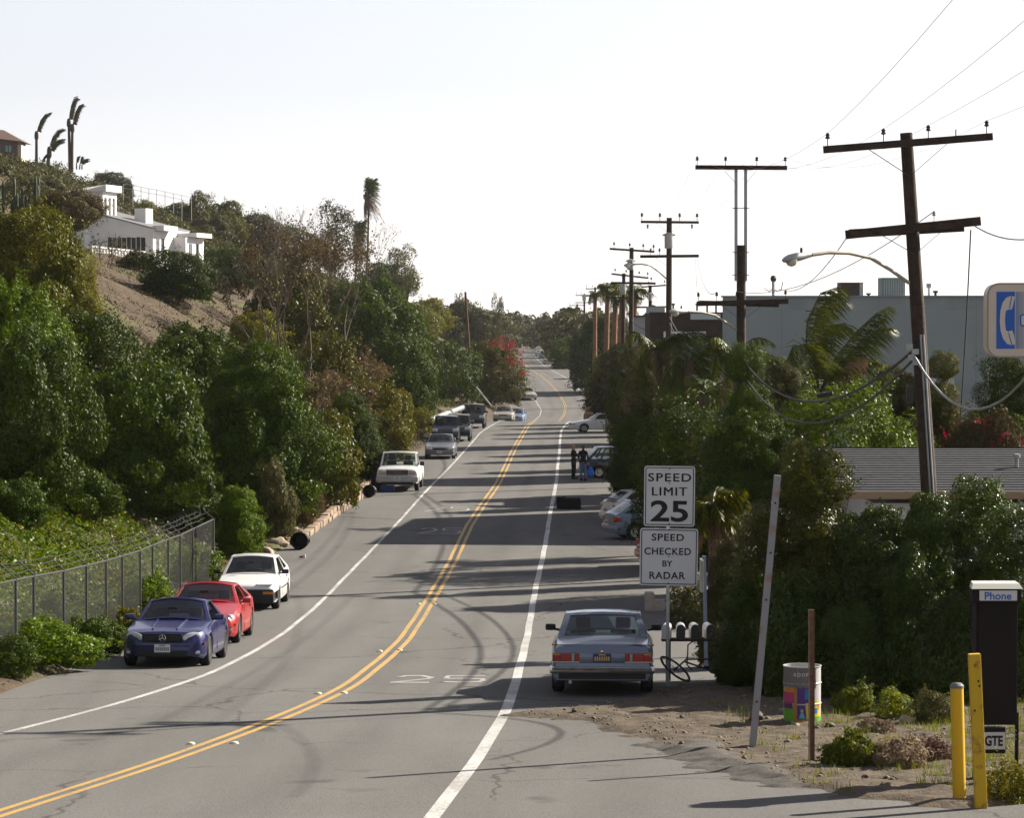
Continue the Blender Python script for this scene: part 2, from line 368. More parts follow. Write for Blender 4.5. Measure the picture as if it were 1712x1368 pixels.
def strip(name, xa, xb, ys, dz, mat, nx=2, kind=True):
    rows = []
    for Y in ys:
        a, b = xa(Y), xb(Y); X = np.linspace(float(a), float(b), nx)
        rows.append(np.stack([X, np.full(nx, Y), np.full(nx, float(RZ(Y))+dz)], 1))
    V = np.concatenate(rows); i = (np.arange(len(rows)-1)[:, None]*nx + np.arange(nx-1)[None, :]).ravel()
    o = link(name, np_mesh(name, V, np.stack([i, i+1, i+nx+1, i+nx], 1), smooth=True), mat)
    if kind: tag(o, kind='structure')
    return o
ROADY = YS[(YS >= -40) & (YS <= 1000)]
road = strip('road', lambda Y: XE(Y)-0.02, lambda Y: 10.0 if Y < 262 else float(np.interp(Y, [262, 300, 1000], [10.0, 13.5, 9.5])), ROADY, 0.0, ASPH, nx=33)
_co = np.empty(len(road.data.vertices)*3, np.float32); road.data.vertices.foreach_get('co', _co); _co = _co.reshape(-1, 3)
_ln = np.where(_co[:, 0] > XC(_co[:, 1]), (_co[:, 0]-XC(_co[:, 1]))/np.maximum(XR(_co[:, 1])-XC(_co[:, 1]), 1), (_co[:, 0]-XC(_co[:, 1]))/np.maximum(XC(_co[:, 1])-XL(_co[:, 1]), 1))
road.data.attributes.new('lane', 'FLOAT', 'POINT').data.foreach_set('value', _ln.astype(np.float32))
MY = np.concatenate([np.arange(14, 130, 1.0), np.arange(130, 640, 3.0)])
def wob(Y, s): return 0.006*math.sin(Y*0.9+s) + 0.012*math.sin(Y*0.16+s*2)
def hw(Y): return float(np.interp(Y, [36, 70, 240, 300, 640], [0.085, 0.07, 0.07, 0.05, 0.05]))
def cw(Y): return float(np.interp(Y, [240, 300], [.17, .115]))
strip('left_edge_line', lambda Y: XL(Y)-hw(Y)*0.8+wob(Y, 1), lambda Y: XL(Y)+hw(Y)*0.8+wob(Y, 1), MY, 0.004, WHITEP)
strip('right_edge_line', lambda Y: XR(Y)-hw(Y)*1.15+wob(Y, 2), lambda Y: XR(Y)+hw(Y)*1.15+wob(Y, 2), MY, 0.004, WHITEP)
strip('centre_line', lambda Y: XC(Y)-cw(Y)+wob(Y, 3), lambda Y: XC(Y)-0.06+wob(Y, 3), MY, 0.004, YELLOWP)
strip('centre_line', lambda Y: XC(Y)+0.06+wob(Y, 3), lambda Y: XC(Y)+cw(Y)+wob(Y, 3), MY, 0.004, YELLOWP)
# ------------------------------------------------------------------ plants
BARK = M('bark', (0.09, 0.065, 0.045), 0.9, var=0.45, vs=9, bump=0.8, bs=30)
PALMBARK = M('palm_bark', (0.17, 0.115, 0.075), 0.9, var=0.4, vs=14, bump=0.8, bs=24)
L_GLOSSY = leafmat('glossy_green_leaf', [(0.0191,0.0378,0.0059),(0.0296,0.0566,0.0082),(0.0437,0.0764,0.01),(0.0636,0.0975,0.0141)], 0.20, 0.46)
L_GLINT = leafmat('shiny_green_leaf', [(0.0191,0.0378,0.0059),(0.0296,0.0566,0.0082),(0.0437,0.0764,0.01),(0.0636,0.0975,0.0141)], 0.20, 0.36, spec=0.24)
L_GLINTO = leafmat('shiny_olive_leaf', [(0.03,0.042,0.008),(0.05,0.064,0.011),(0.075,0.086,0.0139),(0.10,0.10,0.0209)], 0.2, 0.38, spec=0.22)
L_OLIVE = leafmat('olive_leaf', [(0.0353,0.0436,0.008),(0.0558,0.0658,0.011),(0.0821,0.088,0.0139),(0.1114,0.1068,0.0209)], 0.22, 0.42)
L_BRIGHT = leafmat('bright_green_leaf', [(0.0375,0.0725,0.0078),(0.0551,0.1035,0.0089),(0.0756,0.131,0.0118),(0.1048,0.1515,0.0206)], 0.28, 0.42)
L_YELLOW = leafmat('yellow_green_leaf', [(0.0634,0.0722,0.0137),(0.0926,0.1014,0.0173),(0.1277,0.1277,0.0231),(0.1687,0.1511,0.0348)], 0.25, 0.45)
L_BROWNG = leafmat('brownish_green_leaf', [(0.035,0.032,0.028),(0.055,0.048,0.036),(0.075,0.06,0.05),(0.095,0.07,0.07)], 0.20, 0.5)
L_DULL = leafmat('dull_chaparral_leaf', [(0.03,0.036,0.026),(0.05,0.055,0.036),(0.072,0.072,0.05),(0.095,0.088,0.07)], 0.20, 0.55)
L_AUTUMN = leafmat('autumn_leaf', [(0.06,0.05,0.045),(0.095,0.062,0.05),(0.13,0.085,0.065),(0.075,0.075,0.05),(0.17,0.135,0.17)], 0.28, 0.45)
L_DRY = leafmat('dry_stalk', [(0.13,0.10,0.15),(0.18,0.14,0.20),(0.23,0.18,0.26)], 0.3, 0.6)
L_RUST = leafmat('rust_dry_leaf', [(0.13,0.065,0.06),(0.20,0.10,0.08),(0.25,0.14,0.13)], 0.3, 0.6)
L_RED = leafmat('bougainvillea_bract', [(0.26,0.03,0.05),(0.36,0.045,0.07),(0.30,0.05,0.14)], 0.28, 0.5)
L_DEAD = leafmat('dead_reddish_leaf', [(0.05,0.03,0.045),(0.075,0.04,0.06),(0.10,0.055,0.085)], 0.2, 0.6)
L_PALM = leafmat('palm_leaflet', [(0.0307,0.0464,0.014),(0.0435,0.064,0.0175),(0.064,0.0827,0.0263),(0.0903,0.1002,0.0351)], 0.22, 0.38)
L_PALMDRY = leafmat('dry_palm_leaflet', [(0.10,0.065,0.08),(0.15,0.10,0.12),(0.19,0.13,0.17)], 0.20, 0.6)
L_WEED = leafmat('weed_leaf', [(0.05,0.075,0.016),(0.085,0.12,0.024),(0.13,0.16,0.035),(0.18,0.18,0.06)], 0.28, 0.5)
def unit(v): return v/np.maximum(np.linalg.norm(v, axis=1, keepdims=True), 1e-9)
def leaves(P, Nrm, size, rs, aspect=0.55, spread=0.9, droop=0.0):
    """P centres, Nrm rough outward normals -> quads"""
    n = len(P); N = unit(Nrm + rs.normal(0, spread, (n, 3)) + np.array([0, 0, droop]))
    t = unit(np.cross(N, rs.normal(0, 1, (n, 3)))); b = np.cross(N, t)
    L = (size*rs.uniform(0.5, 1.4, n))[:, None]; Wd = L*aspect
    V = np.stack([P - t*L*0.5, P + b*Wd*0.5 - t*L*0.05, P + t*L*0.5, P - b*Wd*0.5 - t*L*0.05], 1).reshape(-1, 3)
    return V, np.arange(n*4).reshape(n, 4)
def crown_points(n, rs, K=22, dome=True, lump=(0.24, 0.42), irregular=0.12, asp=1.0):
    """points and outward normals on a lumpy crown in the box x,y [-.5,.5], z [0,asp]"""
    K = int(K*max(1, asp)); d = unit(rs.normal(0, 1, (K*6, 3)))
    d = d[d[:, 2] > (-0.05 if dome else -0.6)][:K]
    sh = rs.uniform(0.58-irregular, 0.76+irregular*0.5, (len(d), 1))
    if dome:
        if asp > 1.2: d[:, :2] /= np.maximum(np.linalg.norm(d[:, :2], axis=1, keepdims=True), 1e-6)**0.45
        c = d*np.array([0.5, 0.5, 0.92*asp])*sh; c[:, 2] += 0.06; core = [[0, 0, .16*asp], [0, 0, .38*asp], [0, 0, .27*asp]]
    else:
        c = d*np.array([.5, .5, .5*asp])*sh; c[:, 2] += 0.5*asp; core = [[0, 0, .5*asp]]
    r = rs.uniform(lump[0], lump[1], len(d))*0.5*min(1, 0.35+0.65*asp); c = np.concatenate([c, core]); r = np.concatenate([r, [0.30*min(1, asp)]*len(core)])
    wgt = r**2; k = rs.choice(len(r), n, p=wgt/wgt.sum())
    dd = unit(rs.normal(0, 1, (n, 3))); cd = unit(c[k] - np.array([0, 0, .15 if dome else .5*asp]) + 1e-6)
    flip = (dd*cd).sum(1) < -0.15; dd[flip] *= -1
    q = np.round(dd*3.2 + rs.rand(1, 3)); tw = np.sin(q[:, 0]*12.9 + q[:, 1]*78.2 + q[:, 2]*37.7 + k*3.1)*0.5 + 0.5
    P = c[k] + dd*(r[k]*(0.74 + 0.34*tw + rs.normal(0, 0.07, n)))[:, None]
    spr = np.sin(q[:, 0]*5.1 + q[:, 1]*9.7 + q[:, 2]*3.3 + k*7.7) > 0.93; P[spr] += dd[spr]*(r[k][spr]*rs.uniform(.05, .38, spr.sum()))[:, None]
    ok = P[:, 2] > 0.0
    return P[ok], dd[ok]
def mound_points(n, rs, K=26, dome=True, amp=0.20, amp2=0.07, asp=1.0, K2=150):
    """points on a rounded crown built of big billows that carry small tufts; box x,y [-.5,.5], z [0,asp]"""
    d = unit(rs.normal(0, 1, (n, 3)))
    def cells(k):
        i = np.arange(k)+.5; ph = np.arccos(1-2*i/k); th = np.pi*(1+5**.5)*i; e = np.stack([np.cos(th)*np.sin(ph), np.sin(th)*np.sin(ph), np.cos(ph)], 1)
        e = unit(e + rs.normal(0, .9/np.sqrt(k), (k, 3))); dt = d@e.T; j = dt.argmax(1); ang = np.arccos(np.clip(dt[np.arange(n), j], -1, 1)); a0 = 2.35/np.sqrt(k)
        return e, j, ang/a0, a0
    e1, j1, t1, a1 = cells(K); e2, j2, t2, a2 = cells(K2)
    hgt = rs.uniform(.55, 1.0, K)[j1]; h2 = rs.uniform(.3, 1.0, K2)[j2]
    R = 1 - amp + amp*hgt*np.sqrt(np.clip(1-t1**2, 0, 1)) + amp2*(h2*np.sqrt(np.clip(1-t2**2, 0, 1)) - .5)
    lf = rs.normal(0, 1, (5, 3)); ph_ = rs.rand(5)*6.28; R = R*(1 + .15*sum(np.sin(d@(lf[i]*1.5)+ph_[i]) for i in range(5))/2.2)
    N = unit(d + (d-e1[j1])/a1*.75 + (d-e2[j2])/a2*.5)
    dep = np.where(rs.rand(n) < .16, rs.uniform(.62, .9, n), 1 - .13*rs.rand(n)); spr = (h2 > .80) & (t2 < .45) & (rs.rand(n) < .5); dep = np.where(spr, 1 + .22*rs.rand(n)**1.5, dep)
    R = R*dep; P = d*R[:, None]
    if dome:
        low = P[:, 2] < 0; xy = np.linalg.norm(P[:, :2], axis=1, keepdims=True); zz = P[:, 2]
        grow = np.where(low[:, None], (R[:, None]*(1-.34*np.abs(zz[:, None])**1.5)/np.maximum(xy, .15)), 1.0); P[:, :2] *= np.minimum(grow, 3.0)
        P = P*np.array([.5, .5, 1.0]); P[:, 2] = np.where(low, .38*asp + P[:, 2]*.42*asp, .38*asp + P[:, 2]*.62*asp)
    else: P = P*np.array([.5, .5, .5*asp]); P[:, 2] += .5*asp
    ok = P[:, 2] > 0
    return P[ok], N[ok]
def crown_mesh(name, n, size, seed, old=False, **kw):
    rs = np.random.RandomState(seed); P, N = (crown_points if old else mound_points)(n, rs, **kw); asp = kw.get('asp', 1.0)
    lo, hi = np.percentile(P, 1.0, axis=0), np.percentile(P, 99.0, axis=0)
    P[:, :2] = (P[:, :2] - (lo[:2]+hi[:2])/2)/(hi[:2]-lo[:2]); z0 = 0.0 if kw.get('dome', True) else lo[2]
    P[:, 2] = (P[:, 2]-z0)/(hi[2]-z0)*asp
    V, F = leaves(P, N, size, rs, spread=0.55); V[:, 2] /= asp; me = np_mesh(name, V, F); me['asp'] = asp; return me
CROWN = {
 'L': [crown_mesh('crown_large', n, 0.024, 11+i, K=k, amp=m, amp2=.16, K2=170, asp=a) for i, (n, k, m, a) in enumerate([(44000, 30, .40, .6), (48000, 26, .42, .8), (50000, 38, .38, 1.05), (50000, 24, .44, 1.1)])],
 'M': [crown_mesh('crown_medium', n, 0.036, 21+i, K=k, amp=.42, amp2=.18, K2=100, asp=a) for i, (n, k, a) in enumerate([(17000, 18, .55), (17000, 14, .75), (19000, 20, 1.0), (19000, 14, 1.1)])],
 'S': [crown_mesh('crown_small', 6500, 0.060, 31+i, K=14, amp=.48, amp2=.28, K2=60, asp=a) for i, a in enumerate([.6, .9, 1.2])],
 'R': [crown_mesh('crown_round', n, 0.023, 51+i, K=k, amp=.42, amp2=.16, K2=150, dome=False, asp=a) for i, (n, k, a) in enumerate([(42000, 24, .7), (44000, 30, .9), (46000, 20, 1.15)])],
 'T': [crown_mesh('crown_open', 9000, 0.045, 41+i, True, K=k, lump=(.30, .52), dome=False, irregular=0.2, asp=a) for i, (k, a) in enumerate([(9, 1.0), (11, 1.5)])],
}
def wood_mesh(name, seed, limbs=7, r0=0.035, top=0.75, trunk_to=0.35):
    rs = random.Random(seed); mb = MB()
    mb.tube([(0,0,-0.06), (rs.uniform(-.02,.02), rs.uniform(-.02,.02), trunk_to*.5), (rs.uniform(-.04,.04), rs.uniform(-.04,.04), trunk_to)], [r0, r0*.8, r0*.65], 7)
    for i in range(limbs):
        a = i*2.4 + rs.random(); h = trunk_to*rs.uniform(.5, 1); R_ = rs.uniform(.18, .36); z1 = rs.uniform(.45, top)
        mb.tube([(0,0,h), (math.cos(a)*R_*.5, math.sin(a)*R_*.5, h+(z1-h)*.6), (math.cos(a)*R_, math.sin(a)*R_, z1)], [r0*.5, r0*.35, r0*.12], 5)
    return mb.mesh(name, 50)
WOOD_B = [wood_mesh('stems', 1, 8, 0.022, 0.8, 0.10), wood_mesh('stems', 2, 9, 0.02, 0.8, 0.08)]
WOOD_T = [wood_mesh('trunk', 3, 8, 0.035, 0.9, 0.42), wood_mesh('trunk', 4, 7, 0.03, 0.88, 0.5)]
_cnt = [0]
def plant(px, pyb, wpx, top, mat, label, size='M', cat='bush', name='bush', group=None, Y=None, tree=False, depth=1.0, raise_=0.0, var=None, rot=None, flowers=None, fl_n=900, fl_mat=None, fl_zone=0.55):
    """a bush or tree whose foot is seen at pixel (px,pyb), wpx wide, reaching up to pixel row `top`"""
    b = at_ground(px, pyb) if Y is None else None
    if Y is not None:
        q = pt(px, HZ, Y); b = Vector((q.x, Y, gz(q.x, Y)))
    s = sc(b.y); Wm = wpx/s; ztop = pt(px, top, b.y).z; Hm = max(ztop - b.z, 0.15)
    _cnt[0] += 1; k = _cnt[0]
    r = empty(name, (b.x, b.y, b.z-0.05), (k*1.7) % 6.28 if rot is None else rot, label, cat, group)
    if tree and size == 'L': size = 'R'
    def pick(kind, ratio):
        la = math.log(max(ratio, .3)); rk = sorted(CROWN[kind], key=lambda m: abs(math.log(m['asp'])-la)); near = [m for m in rk if abs(math.log(m['asp'])-la) < abs(math.log(rk[0]['asp'])-la)+.25]
        return near[(k if var is None else var) % len(near)]
    cname = 'crown' if tree else 'foliage'; rs_ = random.Random(k*13+5); Hc = Hm*(1-raise_)
    if Hc/Wm > 1.3 and size in ('L', 'M', 'R'):           # tall plants: a mound below, rounder crowns piled above it
        big = 'R' if size != 'M' else 'M'; n_up = max(2, int(round((Hc/Wm-.6)/.42)))
        c = link(cname, pick('R' if tree else size, .85), mat, r); h0 = min(Wm*1.15, Hc*.72); c.scale = (Wm, Wm*depth, h0); c.location = (0, 0, Hm*raise_)
        for j in range(n_up):
            w2 = Wm*rs_.uniform(.74, .92)*(1 if j < n_up-1 else .86); h2 = w2*rs_.uniform(.8, 1.1); zt = Hc if j == n_up-1 else h0*.55 + (Hc-h0*.55)*(j+1)/n_up*rs_.uniform(.92, 1.0)
            u = link(cname, pick(big, h2/w2), mat, r); u.scale = (w2, w2*max(depth, .7), h2); sgn = 1 if (j+k) % 2 else -1
            u.location = (sgn*(Wm-w2)*.5*rs_.uniform(.5, 1.0)*(.35 if j == n_up-1 else 1), sgn*(Wm-w2)*.3*rs_.uniform(-1, 1)*depth, Hm*raise_ + zt - h2); u.rotation_euler = (0, 0, j*1.9+k)
    else:
        cr = pick(size, Hc/Wm); c = link(cname, cr, mat, r); c.scale = (Wm, Wm*depth, Hc); c.location = (0, 0, Hm*raise_)
    wd = link('trunk' if tree else 'stem', (WOOD_T if tree else WOOD_B)[k % 2], BARK, r); wd.scale = (Wm, Wm, Hm)
    if flowers:
        rs = np.random.RandomState(k); P, N = mound_points(16000, rs, K=26); P[:, :2] *= 1.13; P[:, 2] = P[:, 2]*1.12
        d = P - np.array([0, 0, .4]); keep = (P[:, 2] > fl_zone) & (np.sin(P[:, 0]*17+1)*np.sin(P[:, 1]*15)*np.sin(P[:, 2]*13+k) > 0.12)
        P, N = P[keep][:fl_n], N[keep][:fl_n]; V, F = leaves(P, N, 0.025 if Wm > 3 else 0.05, rs, 0.8); 
        f = link('flowers', np_mesh('flowers', V, F), flowers, r); f['kind'] = 'stuff'; f.scale = (Wm, Wm*depth, Hm)
    return r
# --- the hillside above the fence, near to far
P_ = plant
P_(60, 850, 230, 560, L_GLOSSY, 'tall dark green shrub at the far left above the fenced ground cover', 'L', depth=.9, var=0)
P_(20, 700, 200, 470, L_BRIGHT, 'leafy green shrub at the left picture edge, behind the tallest dark shrub', 'L', var=1)
P_(225, 862, 250, 610, L_GLOSSY, 'broad dark shrub in the middle of three above the fence', 'L', var=2)
P_(165, 735, 200, 525, L_GLOSSY, 'dark shrub behind and above the broad middle shrub', 'L', var=1)
P_(330, 775, 230, 548, L_GLOSSY, 'dark shrub with ragged top below the bare brown slope', 'L', var=0)
P_(425, 872, 215, 572, L_GLOSSY, 'big round dark shrub with sunlit right edge at the end of the fence', 'L', var=0)
P_(40, 560, 200, 352, L_OLIVE, 'large olive green shrub below the clump of upright cactus', 'L', var=2)
P_(118, 590, 110, 412, L_YELLOW, 'sunlit yellow green shrub left of the bare brown slope', 'L', var=1)
P_(115, 410, 120, 318, L_BROWNG, 'brownish rounded tree with thin trunks left of the white house', 'L', cat='tree', name='tree', tree=True, raise_=.28)
P_(60, 350, 130, 296, L_DULL, 'grey green shrub behind the upright cactus', 'M')
P_(399, 935, 82, 812, L_BRIGHT, 'small bright green pointed bush beside the fence end post', 'M', var=1)
P_(300, 508, 120, 420, L_GLOSSY, 'dense green bush on the slope in front of the white house terrace', 'L')
P_(378, 490, 120, 416, L_GLOSSY, 'dark bush right of the white house eaves', 'L', var=1)
P_(228, 452, 60, 418, L_DULL, 'small dry bush against the white terrace wall', 'S')
P_(470, 440, 120, 378, L_OLIVE, 'domed bush with yellow top behind the leafless tree', 'M')
P_(300, 428, 34, 400, L_BRIGHT, 'small flowering bush with red blooms beside the white house windows', 'S', flowers=L_RED, fl_zone=.35, fl_n=500)
P_(480, 600, 150, 458, L_OLIVE, 'olive shrub behind the leafless sycamore trunk', 'M')
P_(565, 590, 130, 478, L_DULL, 'dull green shrub right of the sycamore trunk', 'M')
P_(535, 705, 130, 560, L_OLIVE, 'olive green thicket below the sycamore', 'M')
P_(140, 872, 130, 785, L_GLOSSY, 'low dark shrub between the two tallest shrubs above the fence', 'M')
P_(300, 885, 150, 780, L_GLOSSY, 'low dark shrub in the shade behind the fence end', 'M')
P_(352, 905, 90, 820, L_GLOSSY, 'small dark shrub left of the bright pointed bush', 'M')
P_(20, 880, 120, 800, L_GLOSSY, 'low dark shrub under the tall shrub at the left picture edge', 'M')
P_(430, 590, 90, 520, L_YELLOW, 'yellow green shrub at the lower end of the bare brown slope', 'M')
# roadside, left, beyond the fence
P_(462, 900, 110, 770, L_DULL, 'tangled dull green bush above the stone kerb', 'M', depth=.6)
P_(500, 880, 80, 780, L_AUTUMN, 'rusty orange leaved shrub behind the near end of the low stone wall', 'M', depth=.6)
P_(545, 850, 130, 690, L_OLIVE, 'mixed green and gold shrub spilling over the low stone wall', 'M')
P_(588, 808, 100, 655, L_GLOSSY, 'dense green shrub behind the white pickup', 'L')
P_(560, 760, 110, 625, L_AUTUMN, 'gold leaved shrub above the green shrub spilling over the wall', 'M')
P_(640, 770, 110, 640, L_YELLOW, 'yellow green bush up the bank from the white pickup', 'M')
P_(670, 700, 130, 560, L_GLOSSY, 'tall green bush on the bank above the parked grey sedan', 'L')
P_(610, 640, 190, 470, L_GLOSSY, 'wide dark green thicket under the two palms', 'L')
P_(690, 590, 90, 500, L_OLIVE, 'smooth round olive bush left of the drain pipe', 'M')
P_(640, 500, 80, 440, L_GLOSSY, 'round dark green bush at the ridge left of the eucalyptus', 'M')
P_(715, 560, 80, 500, L_YELLOW, 'pale green bush on the ridge right of the eucalyptus', 'M')
P_(755, 675, 95, 570, L_GLOSSY, 'very dark round bush beside the leaning wooden pole', 'M')
P_(702, 725, 46, 680, L_YELLOW, 'small bright yellow bush above the parked grey sedan', 'S')
P_(680, 690, 90, 630, L_OLIVE, 'low green bush on the bank above the yellow bush', 'M')
P_(820, 680, 112, 576, L_OLIVE, 'big bush with red blossoms hanging over the far bend', 'L', flowers=L_RED, fl_zone=.5, fl_n=3200)
P_(812, 600, 110, 520, L_DULL, 'grey green thicket on the bank behind the red blossoms', 'M')
P_(826, 600, 56, 540, L_GLOSSY, 'dark green bush at the left edge of the far road', 'M')
P_(770, 560, 110, 505, L_DULL, 'dull green thicket on the ridge behind the leaning wooden pole', 'M')
P_(560, 430, 66, 340, L_DULL, 'round brownish ridge tree left of the tall palm', 'T', cat='tree', name='tree', tree=True, raise_=.15)
P_(681, 500, 56, 412, L_OLIVE, 'lone eucalyptus with pale trunk standing on the ridge', 'T', cat='tree', name='tree', tree=True, raise_=.30)
P_(767, 512, 16, 491, L_DULL, 'small round tree on the ridge left of the wooden pole top', 'S', cat='tree', name='tree', tree=True, raise_=.2)
P_(829, 540, 24, 494, L_DULL, 'thin ragged tree on the ridge above the far road', 'T', cat='tree', name='tree', tree=True, raise_=.2)
# ridge
for i, (x, yb, w_, tp, mt, lb) in enumerate([
 (182, 312, 70, 288, L_DULL, 'low ridge shrub left of the wire fence'),
 (212, 315, 24, 302, L_DULL, 'little round shrub at the foot of the ridge fence'),
 (330, 350, 60, 322, L_OLIVE, 'shrub at the right end of the ridge fence'),
 (375, 385, 80, 338, L_OLIVE, 'second ridge shrub right of the wire fence'),
 (430, 405, 90, 358, L_DULL, 'ridge shrub above the bare treetop'),
 (247, 365, 28, 334, L_YELLOW, 'small round yellow bush behind the white chimney'),
 (300, 380, 70, 340, L_DULL, 'dark shrub on the slope behind the white house'),
 (350, 410, 80, 362, L_DULL, 'dull shrub right of the white house roof corner')]):
    P_(x, yb, w_, tp, mt, lb, 'M')
# in front of and along the fence
P_(70, 1110, 190, 1035, L_BRIGHT, 'leafy bush at the kerb, nearest of those in front of the fence', 'M', Y=57.5)
P_(150, 1092, 120, 1030, L_GLOSSY, 'low green bush left of the blue car', 'M')
P_(20, 1130, 90, 1060, L_GLOSSY, 'low ivy bush over the kerb at the left picture edge', 'M')
P_(245, 1045, 90, 960, L_BRIGHT, 'green weed bush behind the red car', 'S')
P_(330, 985, 80, 915, L_BRIGHT, 'green bush between the fence and the white coupe', 'S')
P_(205, 1060, 60, 1010, L_YELLOW, 'yellow green weeds at the fence foot behind the blue car', 'S')
P_(85, 1040, 40, 990, L_BRIGHT, 'vine climbing the chain link fence', 'S')
P_(507, 880, 40, 848, L_RUST, 'rust coloured dry grass tuft beside the low stone wall', 'S')
# --- right side
P_(1372, 1178, 190, 735, L_GLINTO, 'tallest olive green bush right of the leaning grey post', 'M', Y=53.0, var=1, depth=.8)
P_(1292, 1170, 170, 838, L_GLINTO, 'olive bush directly behind the top of the leaning grey post', 'M', Y=53.4, depth=.8)
P_(1335, 1178, 170, 960, L_GLINT, 'dark mound behind the painted barrel', 'M', Y=51.4, depth=.7)
P_(1250, 1150, 120, 965, L_GLINT, 'dark mound left of the leaning grey post foot', 'M', Y=53.2, depth=.8)
P_(1462, 1190, 190, 846, L_GLINT, 'glossy dark bush below the left end of the shingled roof', 'M', Y=51.8, var=0, depth=.8)
P_(1425, 1190, 130, 1005, L_GLINT, 'low dark mound behind the round green weed clump', 'M', Y=50.4, depth=.7)
P_(1525, 1190, 150, 905, L_GLINT, 'glossy mound left of the near pole foot', 'M', Y=50.6, depth=.8)
P_(1625, 1190, 170, 796, L_GLINT, 'glossy bush right of the near pole, tallest behind the phone booth', 'M', Y=51.6, var=2, depth=.8)
P_(1705, 1190, 170, 842, L_GLINT, 'glossy bush behind the phone booth header', 'M', Y=50.4, depth=.8)
P_(1595, 1190, 150, 985, L_GLINT, 'low glossy mound left of the phone booth', 'M', Y=49.8, depth=.7)
P_(1275, 1130, 130, 850, L_DULL, 'dark shaded bush behind the leaning grey post', 'L', Y=55, var=2)
P_(1562, 1175, 140, 822, L_GLINT, 'glossy bush hiding the foot of the near utility pole', 'M', Y=51.0, depth=.7)
P_(1222, 1100, 110, 900, L_DULL, 'dull dark bush in front of the dwarf palm trunk', 'L', Y=58.5)
P_(1235, 1130, 70, 1040, L_GLOSSY, 'low dark shrub beside the fallen bicycle', 'M', Y=53)
P_(1410, 990, 260, 646, L_BRIGHT, 'bright green round tree behind the shingled roof', 'L', Y=84, cat='tree', name='tree', tree=True, raise_=.2, var=0)
P_(1250, 1000, 190, 690, L_GLOSSY, 'dark tree left of the bright green round tree', 'L', Y=82, cat='tree', name='tree', tree=True, raise_=.1, var=1)
P_(1150, 930, 190, 668, L_GLOSSY, 'ivy covered tree behind the speed limit sign', 'L', Y=92, cat='tree', name='tree', tree=True, raise_=.16, var=2)
P_(1066, 870, 96, 690, L_GLOSSY, 'dark tree overhanging the silver hatchback', 'L', Y=116, cat='tree', name='tree', tree=True, raise_=.24, var=0)
P_(1640, 950, 220, 696, L_BROWNG, 'hedge with red blossoms behind the shingled roof', 'L', Y=86, flowers=L_RED, fl_zone=.8, fl_n=260, depth=.5)
P_(1690, 930, 150, 592, L_GLOSSY, 'tall green bush under the telephone sign', 'L', Y=93, var=1)
P_(1575, 930, 75, 585, L_OLIVE, 'narrow yellowish bush right of the near utility pole', 'L', Y=97, var=2)
P_(1490, 930, 150, 612, L_DULL, 'grey leaved shrub between the near pole and the wind blown palm', 'L', Y=97)
P_(1250, 930, 100, 572, L_GLOSSY, 'dark shrub in front of the second utility pole foot', 'L', Y=88)
P_(1310, 930, 130, 600, L_DULL, 'dark shrub left of the wind blown palm', 'L', Y=96)
P_(1090, 830, 130, 600, L_DULL, 'dark shrub below the third utility pole', 'L', Y=135)
P_(1066, 790, 100, 575, L_DULL, 'grey green thicket along the right shoulder beyond the white car', 'L', Y=172)
P_(1038, 720, 90, 572, L_DULL, 'sparse grey bush right of the far dark truck', 'L', Y=235)
P_(1012, 690, 70, 585, L_OLIVE, 'olive bush overhanging the far parked cars', 'M', Y=290)
P_(950, 612, 62, 566, L_GLOSSY, 'dark rounded tree over the far end of the parked row', 'M', Y=470)
P_(1010, 600, 120, 527, L_GLOSSY, 'wide dark tree behind the palm trunks', 'L', Y=360)
P_(985, 600, 60, 535, L_DULL, 'greyish tree left of the palm trunks', 'M', Y=480)
P_(1165, 760, 110, 562, L_GLOSSY, 'leafy shrub in front of the brown building', 'L', Y=128)
P_(1150, 1010, 70, 958, L_DULL, 'low plant on the driveway edging behind the mailboxes', 'S', Y=72)
P_(1112, 760, 120, 556, L_GLOSSY, 'dark tree behind the drooping palm above the dark van', 'L', Y=195)
P_(1094, 740, 110, 556, L_DULL, 'dull green tree right of the fourth utility pole foot', 'L', Y=228)
P_(1082, 740, 110, 578, L_GLOSSY, 'leafy dark tree right of the white sedan', 'L', Y=180)
P_(1107, 740, 125, 588, L_GLOSSY, 'leafy dark tree between the dark van and the brown building', 'L', Y=160)
P_(1052, 740, 90, 570, L_DULL, 'dull leafy tree above the white sedan roof', 'L', Y=217)
P_(1075, 740, 80, 572, L_GLOSSY, 'dark green tree left of the dull green tree by the fourth pole', 'L', Y=208)
# weeds in the dirt
for (x, yb, w_, tp, mt, lb) in [
 (1428, 1205, 70, 1140, L_WEED, 'round green weed clump right of the painted barrel'),
 (1495, 1215, 70, 1148, L_WEED, 'green weed clump between the barrel and the yellow bollards'),
 (1560, 1222, 70, 1150, L_DULL, 'dry brownish weed clump left of the short yellow bollard'),
 (1425, 1294, 100, 1218, L_WEED, 'sprawling weed at the foot of the rusty post'),
 (1505, 1298, 90, 1228, L_DRY, 'dry brown weed stalks in front of the dark dead weed ball'),
 (1560, 1288, 62, 1226, L_DEAD, 'dark reddish dead weed ball left of the short yellow bollard'),
 (1465, 1240, 60, 1195, L_DRY, 'thin dry weed between the barrel and the dead weed ball'),
 (1690, 1350, 90, 1265, L_YELLOW, 'yellow green weed right of the taller yellow bollard')]:
    r = P_(x, yb, w_, tp, mt, lb, 'S', cat='weed', name='weed_clump')
